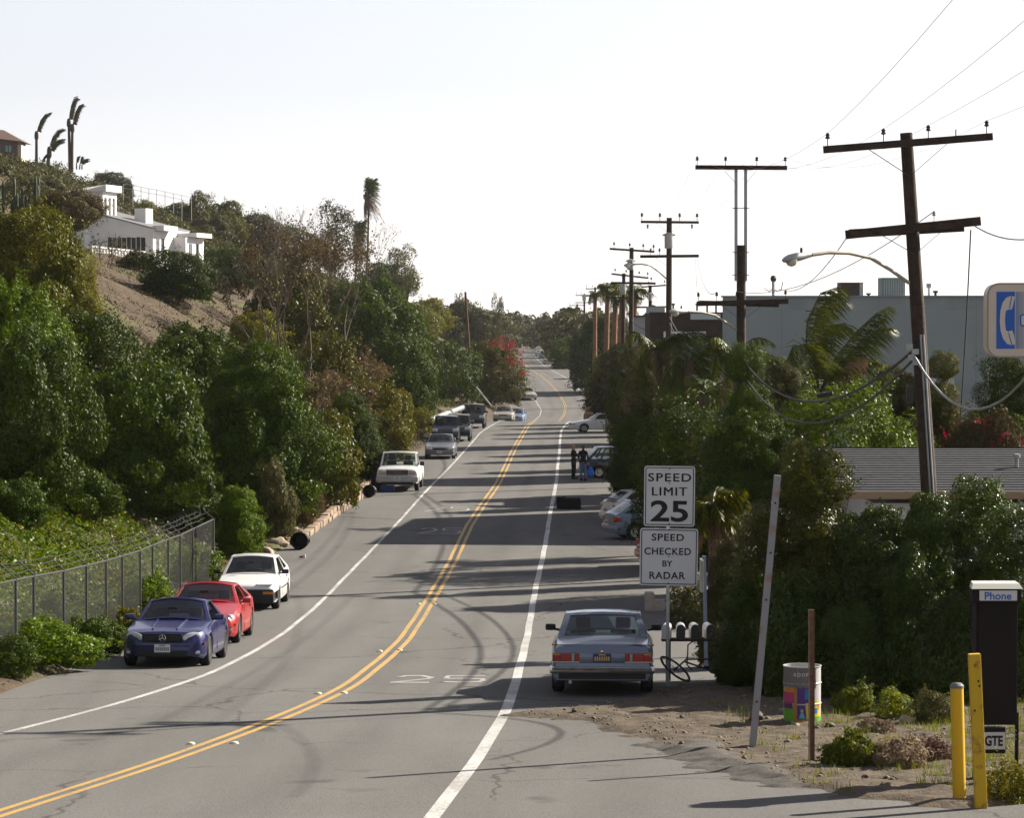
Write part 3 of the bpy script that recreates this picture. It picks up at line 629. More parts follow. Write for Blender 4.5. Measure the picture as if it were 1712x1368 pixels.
# ------------------------------------------------------------------ uncountable growth on the slopes
def world_px(P):
    """pixel of world points"""
    x, y, z = P[:, 0], P[:, 1], P[:, 2]-CAMZ
    dep = y*cP - z*sP; up = y*sP + z*cP
    return CXP + FPX*x/dep, CYP - FPX*up/dep
def cover(name, label, cat, n, dr, yr, mat, size, hgt, seed, gate=None, aspect=0.6, spread=0.8, clump=1.0):
    rs = np.random.RandomState(seed); Y = rs.uniform(yr[0], yr[1], n*3); D = rs.uniform(dr[0], dr[1], n*3); X = XE(Y) - D
    g = fbm(X, Y, 2.3*clump, 3, 3)*0.5 + 0.5; keep = rs.rand(n*3) < g*1.3
    if gate is not None: keep &= gate(X, Y, D)
    X, Y, g = X[keep][:n], Y[keep][:n], g[keep][:n]
    Z = GZ(X, Y) + (hgt*(0.25 + g)*rs.rand(len(X))**0.7); P = np.stack([X, Y, Z], 1)
    N = np.tile(np.array([[0.5, 0, 0.8]]), (len(P), 1)); V, F = leaves(P, N, size, rs, aspect, spread)
    o = link(name, np_mesh(name, V, F), mat); tag(o, label, cat, kind='stuff'); return o
def gate_fence(X, Y, D): return fbm(X, Y, 11, 2, 5) > -0.8
cover('ground_cover', 'yellow green ground cover over the bank behind the chain link fence', 'ground cover', 95000, (1.0, 9.5), (47, 92), L_BRIGHT, 0.10, 0.38, 1, gate_fence)
cover('yellow_cover', 'yellow patches in the ground cover behind the chain link fence', 'ground cover', 22000, (1.0, 9.5), (47, 92), L_YELLOW, 0.10, 0.46, 21, lambda X, Y, D: fbm(X, Y, 6, 2, 12) > 0.1)
cover('ivy_cover', 'dark ivy creeping over the bank below the tall shrubs', 'ivy', 40000, (.9, 12), (48, 120), L_GLOSSY, 0.11, 0.45, 2, lambda X, Y, D: fbm(X, Y, 9, 2, 6) > -0.2)
cover('verge_weeds', 'low weeds and dead leaves along the left road edge', 'weeds', 16000, (0.15, 1.6), (46, 240), L_DULL, 0.07, 0.22, 3, None)
cover('bank_weeds', 'dry grass and weeds on the steep roadside bank', 'weeds', 40000, (0.8, 9), (95, 260), L_BROWNG, 0.13, 0.5, 4, lambda X, Y, D: fbm(X, Y, 13, 2, 7) > -0.2)
def scrub(name, label, cat, n, dr, yr, mat, leaf, rr, per, seed, gate):
    rs = np.random.RandomState(seed); Y = rs.uniform(yr[0], yr[1], n*6); D = dr[0] + (dr[1]-dr[0])*rs.rand(n*6); X = XE(Y) - D
    P0 = np.stack([X, Y, GZ(X, Y)], 1); u, v = world_px(P0)
    k = gate(u, v, X, Y, D); P0 = P0[k][:n]; Vs = []; base = []
    for i, c in enumerate(P0):
        r = rs.uniform(*rr); m = int(per*(0.6+0.8*rs.rand())); d = unit(rs.normal(0, 1, (m, 3))); d[:, 2] = np.abs(d[:, 2])
        lump = 0.75 + 0.3*np.sin(d[:, 0]*5+i)*np.sin(d[:, 1]*6+2*i)
        p = c + d*np.array([r, r, r*rs.uniform(.7, 1.15)])*(lump*rs.uniform(.8, 1.05, m))[:, None]; Vs.append(p); base.append(d)
    P = np.concatenate(Vs); N = np.concatenate(base); V, F = leaves(P, N, leaf, rs, 0.6, 0.7)
    o = link(name, np_mesh(name, V, F), mat); tag(o, label, cat, kind='stuff'); return o
def not_bare(u, v, X, Y, D):
    bare = (u > 150) & (u < 440) & (v > 440) & (v < 640) & (Y > 130); house = (u > 90) & (u < 380) & (v > 330) & (v < 470) & (Y < 262)
    return ~bare & ~house
scrub('hillside_scrub', 'dull green chaparral covering the upper hillside', 'scrub', 520, (26, 105), (230, 560), L_DULL, 0.34, (1.1, 2.8), 420, 5, lambda u, v, X, Y, D: not_bare(u, v, X, Y, D) & (u > -60) & (fbm(X, Y, 40, 3, 8) > -0.35))
scrub('slope_scrub', 'olive green scrub between the larger shrubs on the hillside', 'scrub', 300, (3, 30), (95, 330), L_OLIVE, 0.17, (0.5, 1.5), 420, 6, lambda u, v, X, Y, D: not_bare(u, v, X, Y, D) & (u > -40) & (fbm(X, Y, 17, 3, 9) > -0.15))
scrub('bank_scrub', 'dark green scrub on the bank along the road bend', 'scrub', 200, (2, 26), (150, 420), L_GLOSSY, 0.17, (0.6, 1.7), 420, 7, lambda u, v, X, Y, D: not_bare(u, v, X, Y, D) & (u > 380) & (fbm(X, Y, 21, 3, 10) > -0.1))
cover('dry_grass', 'thin dry brown grass on the bare slope below the white house', 'grass', 26000, (6, 26), (130, 235), L_BROWNG, 0.22, 0.30, 8, lambda X, Y, D: fbm(X, Y, 6, 2, 11) > -0.1, aspect=0.18, spread=1.2)
def far_wood():
    rs = np.random.RandomState(9); Ps = []; Ns = []
    for i in range(230):
        Y = rs.uniform(470, 1250); px = rs.uniform(825, 1010) if i % 4 else rs.uniform(985, 1800)
        if px < 985 and Y < 640:
            if px < 915: continue
        x = (px-CXP)*Y/FPX
        if Y < 800 and XE(Y)-1 < x < XR(Y)+3: x += 9 if x > XC(Y) else -8
        r = rs.uniform(3.0, 5.2); h = rs.uniform(7.0, 10.8)
        m = 520; d = unit(rs.normal(0, 1, (m, 3))); lump = 0.8 + 0.25*np.sin(d[:, 0]*6+i)*np.sin(d[:, 2]*7+i)
        Ps.append(np.array([x, Y, float(RZ(Y)) + h*0.5]) + d*np.array([r, r, h*0.5])*lump[:, None]); Ns.append(d)
    V, F = leaves(np.concatenate(Ps), np.concatenate(Ns), 0.95, rs, 0.7, 0.6)
    o = link('far_trees', np_mesh('far_trees', V, F), L_DULL); tag(o, 'hazy mass of distant trees where the road vanishes', 'trees', kind='stuff')
far_wood()

# ------------------------------------------------------------------ thin sea haze
def haze():
    m = bpy.data.materials.new('haze_air'); m.use_nodes = True; t = m.node_tree; t.nodes.clear(); out = t.nodes.new('ShaderNodeOutputMaterial'); v = t.nodes.new('ShaderNodeVolumePrincipled')
    v.inputs['Color'].default_value = (0.86, 0.90, 0.95, 1); v.inputs['Density'].default_value = 0.000045; v.inputs['Anisotropy'].default_value = 0.35; t.links.new(v.outputs[0], out.inputs['Volume'])
    o = MB().box((0, 4000, 36), (3700, 8300, 88)).build('haze', m); tag(o, kind='stuff'); o['label'] = 'thin pale haze in the air over the whole street'; o['category'] = 'haze'
haze()
# ------------------------------------------------------------------ buildings
WHITEW = M('white_stucco', (0.74, 0.73, 0.72), 0.85, var=0.06, vs=0.8, bump=0.15, bs=30)
GREYB = M('grey_blue_stucco', (0.33, 0.375, 0.375), 0.85, var=0.08, vs=0.5, bump=0.2, bs=25)
BROWNW = M('dark_brown_shingle', (0.055, 0.04, 0.034), 0.85, var=0.25, vs=3, bump=0.5, bs=12)
BRICK = M('brown_brick_wall', (0.15, 0.085, 0.06), 0.85, var=0.25, vs=6, bump=0.5, bs=18)
GLASS_D = M('dark_window', (0.02, 0.025, 0.03), 0.08, spec=0.6)
GLASS_T = M('teal_window', (0.06, 0.22, 0.24), 0.1, spec=0.6)
WOODD = M('dark_creosote_wood', (0.055, 0.038, 0.028), 0.85, var=0.4, vs=7, bump=0.7, bs=22)
METG = M('galvanised_metal', (0.38, 0.40, 0.41), 0.45, 0.6, var=0.15, vs=6)
METD = M('dark_metal', (0.05, 0.05, 0.05), 0.5, 0.3)
PORC = M('brown_porcelain', (0.06, 0.035, 0.025), 0.25)
PORCG = M('grey_porcelain', (0.30, 0.30, 0.29), 0.3)
TILE = M('terracotta_tile', (0.30, 0.13, 0.075), 0.8, var=0.3, vs=4, bump=0.4, bs=8)
CREAM = M('cream_stucco', (0.62, 0.56, 0.44), 0.85, var=0.06)
def quadbox(mb, pts8): return mb.add(pts8, [(0,3,2,1),(4,5,6,7),(0,1,5,4),(1,2,6,5),(2,3,7,6),(3,0,4,7)])
class Frame:
    """local frame: a to the left along the front, b backwards, z up"""
    def __init__(s, o, th): s.o = Vector(o); s.ua = Vector((-math.cos(th), math.sin(th), 0)); s.ub = Vector((math.sin(th), math.cos(th), 0))
    def __call__(s, a, b, z): return s.o + s.ua*a + s.ub*b + Vector((0, 0, z))
    def block(s, mb, a0, a1, b0, b1, z0, zr, zl=None):
        zl = zr if zl is None else zl
        return quadbox(mb, [s(a0,b0,z0), s(a1,b0,z0), s(a1,b1,z0), s(a0,b1,z0), s(a0,b0,zr), s(a1,b0,zl), s(a1,b1,zl), s(a0,b1,zr)])
def white_house():
    O = pt(256, 440, 270); F = Frame(O, rad(15)); root = empty('white_house', O, 0, 'white modern hillside house with sloped roof, tower and terrace', 'house')
    def part(name, mat, fn, parent=None):
        mb = MB(); fn(mb); o = mb.build(name, mat, parent or root)
        if (parent or root) is root: o.matrix_parent_inverse = Matrix.Translation(-Vector(O))
        return o
    w1 = part('wall', WHITEW, lambda m: F.block(m, 0, 9, 0, 9, -3, 3.1, 5.4))
    part('wing', WHITEW, lambda m: F.block(m, -1.2, 3, 5, 9.6, -.9, 2.45, 2.6))
    part('side_wing', WHITEW, lambda m: F.block(m, 5.9, 9.5, -1.7, 1, -3, 2.6, 2.7))
    tw = part('tower', WHITEW, lambda m: F.block(m, 5.0, 8.6, 0.35, 3.6, 3.0, 6.75, 5.9))
    part('tower_roof', WHITEW, lambda m: F.block(m, 4.6, 9.0, 0.15, 3.9, 6.55, 7.15, 6.1))
    part('roof', WHITEW, lambda m: (F.block(m, -0.9, 0.2, 0.4, 3.8, 2.95, 3.4), F.block(m, -0.15, 9.1, -0.12, 9.1, 3.2, 3.32, 5.6) if False else None))
    part('roof_edge', M('roof_edge', (0.16, 0.16, 0.17), 0.7), lambda m: quadbox(m, [F(-.05,-.06,3.1), F(9.1,-.06,5.42), F(9.1,9.1,5.42), F(-.05,9.1,3.1), F(-.05,-.06,3.2), F(9.1,-.06,5.52), F(9.1,9.1,5.52), F(-.05,9.1,3.2)]))
    part('wing_roof', WHITEW, lambda m: F.block(m, -1.9, 3, 6.0, 9.9, 2.5, 2.9))
    part('chimney', WHITEW, lambda m: F.block(m, 2.1, 3.2, 3.5, 5.2, 3.3, 5.1))
    # windows of the front
    for i in range(4):
        a = 0.75 + i*0.92; wz = 0.75
        w_ = part('window', GLASS_D, lambda m: F.block(m, a, a+0.84, -0.03, 0.05, wz+0.05*i, wz+1.55, wz+1.62))
        mb = MB(); F.block(mb, a+0.40, a+0.45, -0.05, -0.035, wz+0.05*i, wz+1.55); o = mb.build('mullion', WHITEW, w_)
    # tower windows: glass gable to the front, three slots to the right
    part('gable_window', GLASS_D, lambda m: quadbox(m, [F(5.7,.31,3.8), F(8.0,.31,4.2), F(8.0,.4,4.2), F(5.7,.4,3.8), F(5.7,.31,6.2), F(8.0,.31,5.3), F(8.0,.4,5.3), F(5.7,.4,6.2)]))
    for i in range(3): part('slot_window', GLASS_D, lambda m: F.block(m, 4.96, 5.05, 0.75+i*0.95, 1.2+i*0.95, 4.2, 6.0))
    for b in (0.8, 2.0): part('side_window', GLASS_D, lambda m: F.block(m, -0.04, 0.05, b, b+0.7, 0.3, 2.3))
    for b in (5.8, 7.6): part('side_window', GLASS_D, lambda m: F.block(m, -1.24, -1.15, b, b+0.8, 0.0, 1.9))
    part('gutter_pipe', WHITEW, lambda m: m.tube([F(-1.8,8,2.5), F(-1.3,8,1.9), F(-1.25,8,-1)], 0.07, 6))
    part('post', WHITEW, lambda m: F.block(m, 5.75, 5.95, -1.9, -1.7, -2, 2.7))
    # terrace wall with balusters, turned to the sun
    A = pt(152, 411, 262); B = pt(242, 425, 268); B.z = A.z - 0.35
    d = (B-A); n = Vector((d.y, -d.x, 0)).normalized()
    def seg(m, t0, t1, z0, z1, th):
        P0, P1 = A + d*t0, A + d*t1
        quadbox(m, [P0+n*th+Vector((0,0,z0)), P1+n*th+Vector((0,0,z0)), P1-n*th+Vector((0,0,z0)), P0-n*th+Vector((0,0,z0)), P0+n*th+Vector((0,0,z1)), P1+n*th+Vector((0,0,z1)), P1-n*th+Vector((0,0,z1)), P0-n*th+Vector((0,0,z1))])
    ter = part('terrace', WHITEW, lambda m: seg(m, 0, 1.0, -3.2, -0.95, .15))
    part('rail', WHITEW, lambda m: seg(m, 0, 1.0, -0.12, 0.02, .13))
    for i in range(18): part('baluster', WHITEW, lambda m: seg(m, i/18+0.006, i/18+0.034, -0.95, -0.12, .06))
    part('terrace_floor', WHITEW, lambda m: quadbox(m, [A+Vector((0,0,-1.3)), B+Vector((0,0,-1.3)), F(0,0,-.9)+Vector((0,0,-.6)), F(6,0,-.9), A+Vector((0,0,-1.1)), B+Vector((0,0,-1.1)), F(0,0,-.8)+Vector((0,0,-.4)), F(6,0,-.7)]))
white_house()
def villa():
    O = pt(30, 274, 500); O.z -= 2; root = empty('hilltop_villa', O, 0, 'dark hilltop villa with tiled roof and teal windows at the upper left', 'house')
    s = 10.0
    b = lambda n, m, c, d, p=root: MB().box(c, d).build(n, m, p)
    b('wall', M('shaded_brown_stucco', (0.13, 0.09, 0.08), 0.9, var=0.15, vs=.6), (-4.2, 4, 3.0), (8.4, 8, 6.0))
    b('sunlit_edge', CREAM, (0.25, 4, 2.6), (0.5, 7, 5.2))  # sunlit right edge put in as a cream slab against the shade-brown wall
    mb = MB(); mb.add([(-12, -1, 7.2), (0.9, -1, 5.7), (0.9, 9, 5.7), (-12, 9, 7.2), (-12, 4, 8.8), (-3, 4, 7.9)], [(0,1,5,4), (1,2,5), (2,3,4,5), (0,4,3), (0,3,2,1)])
    mb.build('roof', M('dark_roof_tile', (.10,.06,.05), .85, var=.3, vs=3), root)
    for x in (-3.0, -1.75, -1.2): b('window', GLASS_T, (x-.1, -0.03, 4.55), (0.42, 0.12, 1.0))
    b('balcony', M('weathered_grey', (0.2, 0.2, 0.2), .8), (-3, -0.5, 2.2), (4.5, 1.0, 0.15))
    for i in range(8): b('railing', METG, (-5+i*.56, -0.98, 2.7), (0.06, 0.06, 1.0))
villa()
def bungalow():
    Yf, Yb = 74.0, 79.5; e = pt(1405, 824, Yf); r = pt(1405, 750, Yb); x0, x1 = e.x, e.x + 14; g = gz(x0+3, Yf)
    root = empty('shingled_bungalow', (x0, Yf, g), 0, 'low bungalow with dark shingled roof behind the glossy bushes', 'house')
    root_inv = Matrix.Translation(-Vector((x0, Yf, g)))
    def P(mb, n, m): o = mb.build(n, m, root); o.matrix_parent_inverse = root_inv; return o
    SH = M('dark_grey_shingle', (0.036, 0.039, 0.047), 0.9, var=0.35, vs=5, bump=0.4, bs=40)
    n = 19
    for k in range(n):                       # each course overlaps the one below
        mb = MB(); t0, t1 = k/n, (k+1.25)/n
        y0, y1 = Yf+(Yb-Yf)*t0, Yf+(Yb-Yf)*min(t1, 1.0); z0, z1 = e.z+(r.z-e.z)*t0, e.z+(r.z-e.z)*min(t1, 1.0)
        quadbox(mb, [(x0,y0,z0), (x1,y0,z0), (x1,y1,z1-.02), (x0,y1,z1-.02), (x0,y0,z0+.028), (x1,y0,z0+.028), (x1,y1,z1+.0), (x0,y1,z1+.0)])
        P(mb, 'shingle_course', SH)
    mb = MB(); quadbox(mb, [(x0,Yb,r.z-.1),(x1,Yb,r.z-.1),(x1,Yb+5,e.z),(x0,Yb+5,e.z),(x0,Yb,r.z+.03),(x1,Yb,r.z+.03),(x1,Yb+5,e.z+.1),(x0,Yb+5,e.z+.1)]); P(mb, 'rear_roof', SH)
    mb = MB(); mb.box(((x0+x1)/2, Yf-.03, e.z-.07), (x1-x0, .05, .17)); P(mb, 'fascia', M('tan_trim', (0.36, 0.25, 0.15), .7))
    mb = MB(); mb.box(((x0+x1)/2+.4, (Yf+Yb)/2+2.7, (g+e.z-.1)/2-.2), (x1-x0-1.0, 9.6, e.z-.3-g+.2)); P(mb, 'wall', WHITEW)
    v = pt(1700, 782, 77); mb = MB(); mb.lathe([(.05,-.3),(.05,.25),(.09,.26),(.09,.34),(0,.36)], 8, v); P(mb, 'roof_vent', METG)
    mb = MB(); mb.box(pt(1700, 786, 77), (.7, .45, .05)); P(mb, 'vent_flashing', METG)
    w_ = MB(); w_.box((x0+6, Yf+.55, g+1.7), (1.4, .06, 1.1)); P(w_, 'window', GLASS_D)
bungalow()
def grey_building():
    Y = 112.0; c = pt(1208, 497, Y); th = rad(4.6); F = Frame((c.x, Y, 0), th); g = float(RZ(Y)); H = c.z
    O = Vector((c.x, Y, g)); root = empty('grey_blue_building', O, 0, 'plain grey blue flat roofed building behind the palm', 'building'); inv = Matrix.Translation(-O)
    def P(n, m, fn): mb = MB(); fn(mb); o = mb.build(n, m, root); o.matrix_parent_inverse = inv; return o
    P('wall', GREYB, lambda m: F.block(m, 0, -26, 0, 14, g-.3, H))
    P('parapet_cap', M('grey_coping', (.30,.33,.34), .8), lambda m: F.block(m, .06, -26.06, -.06, .28, H, H+.06))
    for k in range(7): P('panel_joint', M('joint_grey', (.27,.31,.31), .9), lambda m: F.block(m, -2.2-k*3.6, -2.225-k*3.6, -.006, .004, g, H-.05))
    P('stain_band', M('stained_stucco', (.29,.33,.33), .9, col2=(.345,.385,.385), vs=1.2, thr=(.35,.6)), lambda m: F.block(m, -.02, -25.9, -.004, .002, H-.5, H-.02))
    for px in (1475, 1515, 1645): 
        a = -(px-1208)/sc(Y); P('white_trim', WHITEW, lambda m: F.block(m, a, a-.22, -.05, .02, g, 6.1 if px < 1600 else 6.4))
    a = -(1495-1208)/sc(Y); P('window', GLASS_D, lambda m: F.block(m, a+.25, a-.3, -.03, .03, 3.6, 5.6))
    P('awning', WHITEW, lambda m: F.block(m, -(1535-1208)/sc(Y), -(1590-1208)/sc(Y), -.7, 0, 5.75, 5.95))
    def roof(px, py0, py1): return pt(px, py1, Y+1.6), (py1-py0)/sc(Y+1.6)
    q, h = roof(1427, 470, 497); r = empty('air_conditioner', q, th, 'brown box air conditioner on the grey building roof', 'air conditioner')
    MB().box((-.12, .4, h/2-.05), (.72, .8, h)).build('casing', M('rusty_brown_sheet', (.09,.06,.05), .7, var=.3), r); MB().box((.30, .4, h/2-.05), (.14, .82, h+.01)).build('side_panel', METG, r)  # paler right side paints the sun falling on the brown box
    for i in range(5): MB().box((-.12, -.01, .08+i*h/6), (.64, .02, .02)).build('slat', METD, r)
    q, h = roof(1494, 462, 497); r = empty('cooling_unit', q, th, 'louvred grey cooling unit on the roof beside the near pole', 'air conditioner')
    MB().box((0, .4, h/2-.05), (.9, .8, h), bev=.03).build('casing', M('pale_green_sheet', (.20,.24,.24), .6), r)
    for i in range(9): MB().box((-.36+i*.09, -.01, h/2-.05), (.03, .03, h*.85)).build('louvre', METG, r)
    for px, t, lb in ((1553, 474, 'tall thin vent pipe with cap on the grey building roof'), (1564, 486, 'short dark vent pipe on the grey building roof'), (1452, 490, 'stubby vent between the two rooftop units')):
        q, h = roof(px, t, 498); r = empty('vent_pipe', q, 0, lb, 'vent', 'vents on the grey building'); MB().lathe([(.05,-.1),(.05,h*.7)], 8).build('pipe', WHITEW if px == 1553 else METD, r); MB().lathe([(.10,h*.7),(.10,h)], 8).build('cap', METG if px == 1553 else METD, r)
    q, h = roof(1293, 470, 498); r = empty('weather_mast', q, 0, 'roof mast with ball and curved cup arms', 'mast')
    MB().tube([(0,0,-.1), (0,0,h)], .06, 6).build('pole', METG, r); MB().lathe([(0,h-.05),(.1,h),(.12,h+.1),(.08,h+.2),(0,h+.22)], 10).build('ball', METD, r)
    for sx in (-1, 1): MB().tube([(0,0,h*.55), (sx*.15,0,h*.4), (sx*.3,0,h*.5), (sx*.36,0,h*(.6 if sx < 0 else .95))], .018, 5).build('arm', METD, r)
grey_building()
def brown_building():
    Y = 150.0; x0, x1 = pt(1088, 0, Y).x, pt(1240, 0, Y).x; zt = pt(0, 522, Y).z; g = float(RZ(Y)); O = Vector((x0, Y, g))
    root = empty('brown_building', O, 0, 'dark brown flat roofed building left of the grey building', 'building')
    b = lambda n, m, c, d: MB().box(c, d).build(n, m, root)
    W = x1-x0; H = zt-g
    b('upper_wall', BROWNW, (W/2, 3, H-.95), (W, 6, 1.9)); b('wall', BRICK, (W/2+.1, 3.1, (H-1.9)/2), (W-.3, 5.8, H-1.9))
    b('white_fascia', WHITEW, ((1145-1088)/sc(Y), -.15, H-1.12), (2.1, .5, .3)); b('shop_window', GLASS_D, ((1145-1088)/sc(Y), .12, H-2.0), (1.9, .2, 1.2))
    b('roof_duct', METG, (.35, 2, H+.1), (.9, 1.2, .35)); b('skylight', M('pale_blue_panel', (.42,.48,.5), .5), ((1180-1088)/sc(Y), -.05, H-.22), (1.5, .12, .3))
    for i, px in enumerate((1128, 1168, 1185, 1200)): MB().lathe([(.05,0),(.05,.35),(.09,.36),(.09,.45)], 7, ((px-1088)/sc(Y), 1.0, H)).build('vent', METD, root)
    # small grey neighbour, seen between the poles
    Y = 190.0; O = Vector((pt(1060, 0, Y).x, Y, float(RZ(Y)))); r2 = empty('grey_outbuilding', O, 0, 'small pale grey building between the palm trunks and the third pole', 'building')
    h = pt(0, 530, Y).z - O.z; MB().box((.9, 3, h/2), (1.8, 6, h)).build('wall', M('pale_grey_stucco', (.36,.37,.38), .85), r2); MB().box((.9, 3, h+.05), (2.0, 6.2, .1)).build('roof', METD, r2); MB().box((.9, -.02, h*.6), (.8, .05, 1.0)).build('window', GLASS_D, r2)
    Y = 131.0; O = Vector((pt(1183, 0, Y).x, Y, float(RZ(Y)))); r3 = empty('tiled_cottage', O, 0, 'cottage corner with orange tiled roof beside the grey building', 'house')
    ze = pt(0, 604, Y).z - O.z; zr = pt(0, 583, Y).z-O.z
    MB().box((1.0, 2.2, ze/2), (1.7, 4, ze)).build('wall', CREAM, r3)
    for i in range(6):
        for j in range(2):
            x = .05 + i*.34; y0, y1 = (-.15, 1.0) if j == 0 else (.9, 2.1); z0 = ze+.02+(zr-ze)*(.0 if j == 0 else .5); z1 = ze+.05+(zr-ze)*(.5 if j == 0 else 1.0)
            MB().tube([(x,y0,z0), (x,y1,z1)], .16, 8).build('tile', TILE, r3)
    MB().box((1.0, -.12, ze-.05), (2.0, .06, .14)).build('eave_board', M('red_brown_trim', (.25,.08,.04), .7), r3)
brown_building()
# ------------------------------------------------------------------ utility poles and wires
def insulator(parent, p, mat, k=1.0):
    mb = MB(); mb.lathe([(.012*k,-.1*k),(.012*k,.06*k),(.05*k,.07*k),(.06*k,.1*k),(.035*k,.13*k),(.055*k,.16*k),(.03*k,.2*k),(0,.22*k)], 8, p); return mb.build('insulator', mat, parent)
def lamp_arm(root, pts, head_len, r=.035):
    MB().tube(pts, r, 8).build('lamp_arm', M('painted_lamp_arm', (.42,.38,.30), .6, var=.15), root, 40)
    e = Vector(pts[-1]); d = (Vector(pts[-1])-Vector(pts[-2])).normalized(); u = Vector((0,0,1))
    s = Vector((0,1,0)); L = head_len; mb = MB(); rings = [(0,.05,.05,0),(.12,.06,.06,0),(.3,.10,.08,-.005),(.55,.16,.10,-.01),(.8,.16,.09,-.02),(.95,.09,.05,-.03),(1.0,.02,.015,-.035)]
    V = []; n = 10
    for t, a, b, dz in rings:
        for k in range(n):
            an = 2*math.pi*k/n; V.append(e + d*(t*L) + s*(a*L*1.1*math.cos(an)) + u*(b*L*1.3*math.sin(an) + dz*L))
    F = [(i*n+k, i*n+(k+1) % n, (i+1)*n+(k+1) % n, (i+1)*n+k) for i in range(len(rings)-1) for k in range(n)]
    h = MB().add(V, F).build('lamp_head', M('aged_lamp_housing', (.42,.43,.42), .5, .2, var=.12), root, 50)
    c = e + d*(.68*L) - u*(.09*L); MB().lathe([(.0,-.15*L),(.10*L,-.12*L),(.15*L,-.04*L),(.16*L,.03*L)], 12, c).build('lens', M('milky_lens', (.62,.60,.52), .2), h, 60)
    MB().lathe([(.035*L,0),(.035*L,.12*L),(0,.13*L)], 8, e + d*.35*L + u*.1*L).build('photocell', METD, h)
def transformer(root, c, r, h):
    MB().lathe([(r*.9,-h/2),(r,-h/2+.03),(r,h/2-.04),(r*1.06,h/2-.03),(r*1.06,h/2),(r*.3,h/2+.06)], 14, c).build('transformer', M('transformer_paint', (.45,.47,.47), .45, .1, var=.08), root, 40)
    for sx in (-1, 1): MB().tube([Vector(c)+Vector((sx*r*.6,0,h*.4)), Vector(c)+Vector((sx*r*1.5,0,h*.42))], .035, 6).build('bushing', PORC, root)
class Pole:
    def __init__(s, label, Y, top, base, r0, r1, group='utility poles along the right side'):
        s.Y = Y; s.t = pt(*top, Y); s.b = pt(*base, Y); s.b.z = gz(s.b.x, Y)-.1
        s.root = empty('utility_pole', s.b, 0, label, 'utility pole', group); s.inv = Matrix.Translation(-s.b)
        n = 7; s.p(MB().tube([s.b + (s.t-s.b)*(i/n) for i in range(n+1)], [r0+(r1-r0)*i/n for i in range(n+1)], 12), 'pole', WOODD, 50)
        s.ins = []
    def p(s, mb, name, mat, smooth=None, parent=None):
        o = mb.build(name, mat, parent or s.root, smooth)
        if parent is None: o.matrix_parent_inverse = s.inv
        return o
    def fix(s):
        for o in s.root.children:
            if o.matrix_parent_inverse == Matrix.Identity(4): o.matrix_parent_inverse = s.inv
    def axis(s, z): return s.b + (s.t-s.b)*((z-s.b.z)/(s.t.z-s.b.z))
    def arm(s, l, r, th=.12, dy=-.16, brace=True, ins=(), kind=None, k=1.0, double=False):
        a, b = pt(*l, s.Y), pt(*r, s.Y); off = Vector((0, dy, 0)); a += off; b += off
        s.p(MB().bar(a, b, .09, th), 'crossarm', WOODD)
        if double: s.p(MB().bar(a+Vector((.1, .32, .03)), b+Vector((-.25, .32, -.10)), .09, th), 'crossarm', WOODD)
        if brace:
            c = (a+b)/2
            for t in (.27, .73):
                q = a + (b-a)*t; ax = s.axis(c.z - abs(q.x-c.x)*.85); s.p(MB().bar(q-Vector((0,.03,th/2)), ax+Vector((0,-.13,0)), .035, .01), 'brace', METD)
        out = []
        for i, t in enumerate(ins):
            q = a + (b-a)*t + Vector((0, 0, th/2+.1*k)); insulator(s.root, q, kind or PORC, k); out.append(q + Vector((0,0,.2*k)))
        s.fix(); s.ins.append(out); return out
p1 = Pole('near utility pole leaning left, with two crossarms and a street lamp', 54, (1515, 222), (1575, 1150), .165, .112)
i1 = p1.arm((1375, 251), (1657, 229), .13, ins=(.025, .355, .62, .965), k=.75)
s1 = p1.arm((1412, 393), (1637, 370), .16, ins=(.655,), k=.6, kind=PORCG, double=True)
p1.p(MB().tube([pt(1598, 232, 53.85), pt(1598, 216, 53.85)], .012, 5), 'pin', METD)
_a = [pt(1518, 473, 54)+Vector((0,-.1,0)), pt(1490, 452, 53.6), pt(1455, 431, 53.2), pt(1420, 423, 52.8), pt(1385, 422, 52.5), pt(1357, 426, 52.3)]
lamp_arm(p1.root, _a, .66); p1.fix()
for dx in (12, 17): p1.p(MB().tube([pt(1527+dx, 560, 53.85)]+[pt(1527+dx+(y-560)*.062, y, 53.85) for y in range(600, 1130, 40)], .018, 6), 'conduit', METG)
for dx, dy in ((-6, 0), (4, 8), (-2, 18), (6, 26)): p1.p(MB().box(pt(1526+dx, 580+dy, 53.8), (.12, .1, .10)), 'clamp', METG)
p1.p(MB().box(pt(1521, 660, 53.75), (.12, .14, .3), bev=.02), 'terminal_box', METD)
p2 = Pole('second utility pole, topped by a tall twin steel bracket and crossarm', 90, (1239, 410), (1240, 967), .16, .135)
for x in (1230.5, 1246.5): p2.p(MB().bar(pt(x, 470, 90), pt(x, 280, 90), .09, .09), 'steel_upright', METG)
for y in (348, 422, 460): p2.p(MB().tube([pt(1224, y, 89.85), pt(1253, y, 89.85)], .012, 5), 'bolt', METD)
i2 = p2.arm((1162, 280), (1315, 281), .13, brace=False, ins=(.02, .33, .67, .98), k=.85)
for x0, x1 in ((1211, 1230), (1265, 1247)): p2.p(MB().bar(pt(x0, 285, 89.8), pt(x1, 306, 89.8), .03, .01), 'brace', METD)
s2 = p2.arm((1164, 508), (1317, 504), .15, ins=(.02, .22, .44, .97), k=.85, double=True)
lamp_arm(p2.root, [pt(1232, 552, 90), pt(1215, 540, 89.6), pt(1195, 527, 89.2), pt(1172, 522, 88.8), pt(1150, 521, 88.5)], .72); p2.fix()
p3 = Pole('third utility pole carrying a pale transformer and a street lamp', 143, (1119, 364), (1117, 813), .17, .13)
i3 = p3.arm((1071, 371), (1168, 372), .12, ins=(.02, .33, .67, .97), k=1.2)
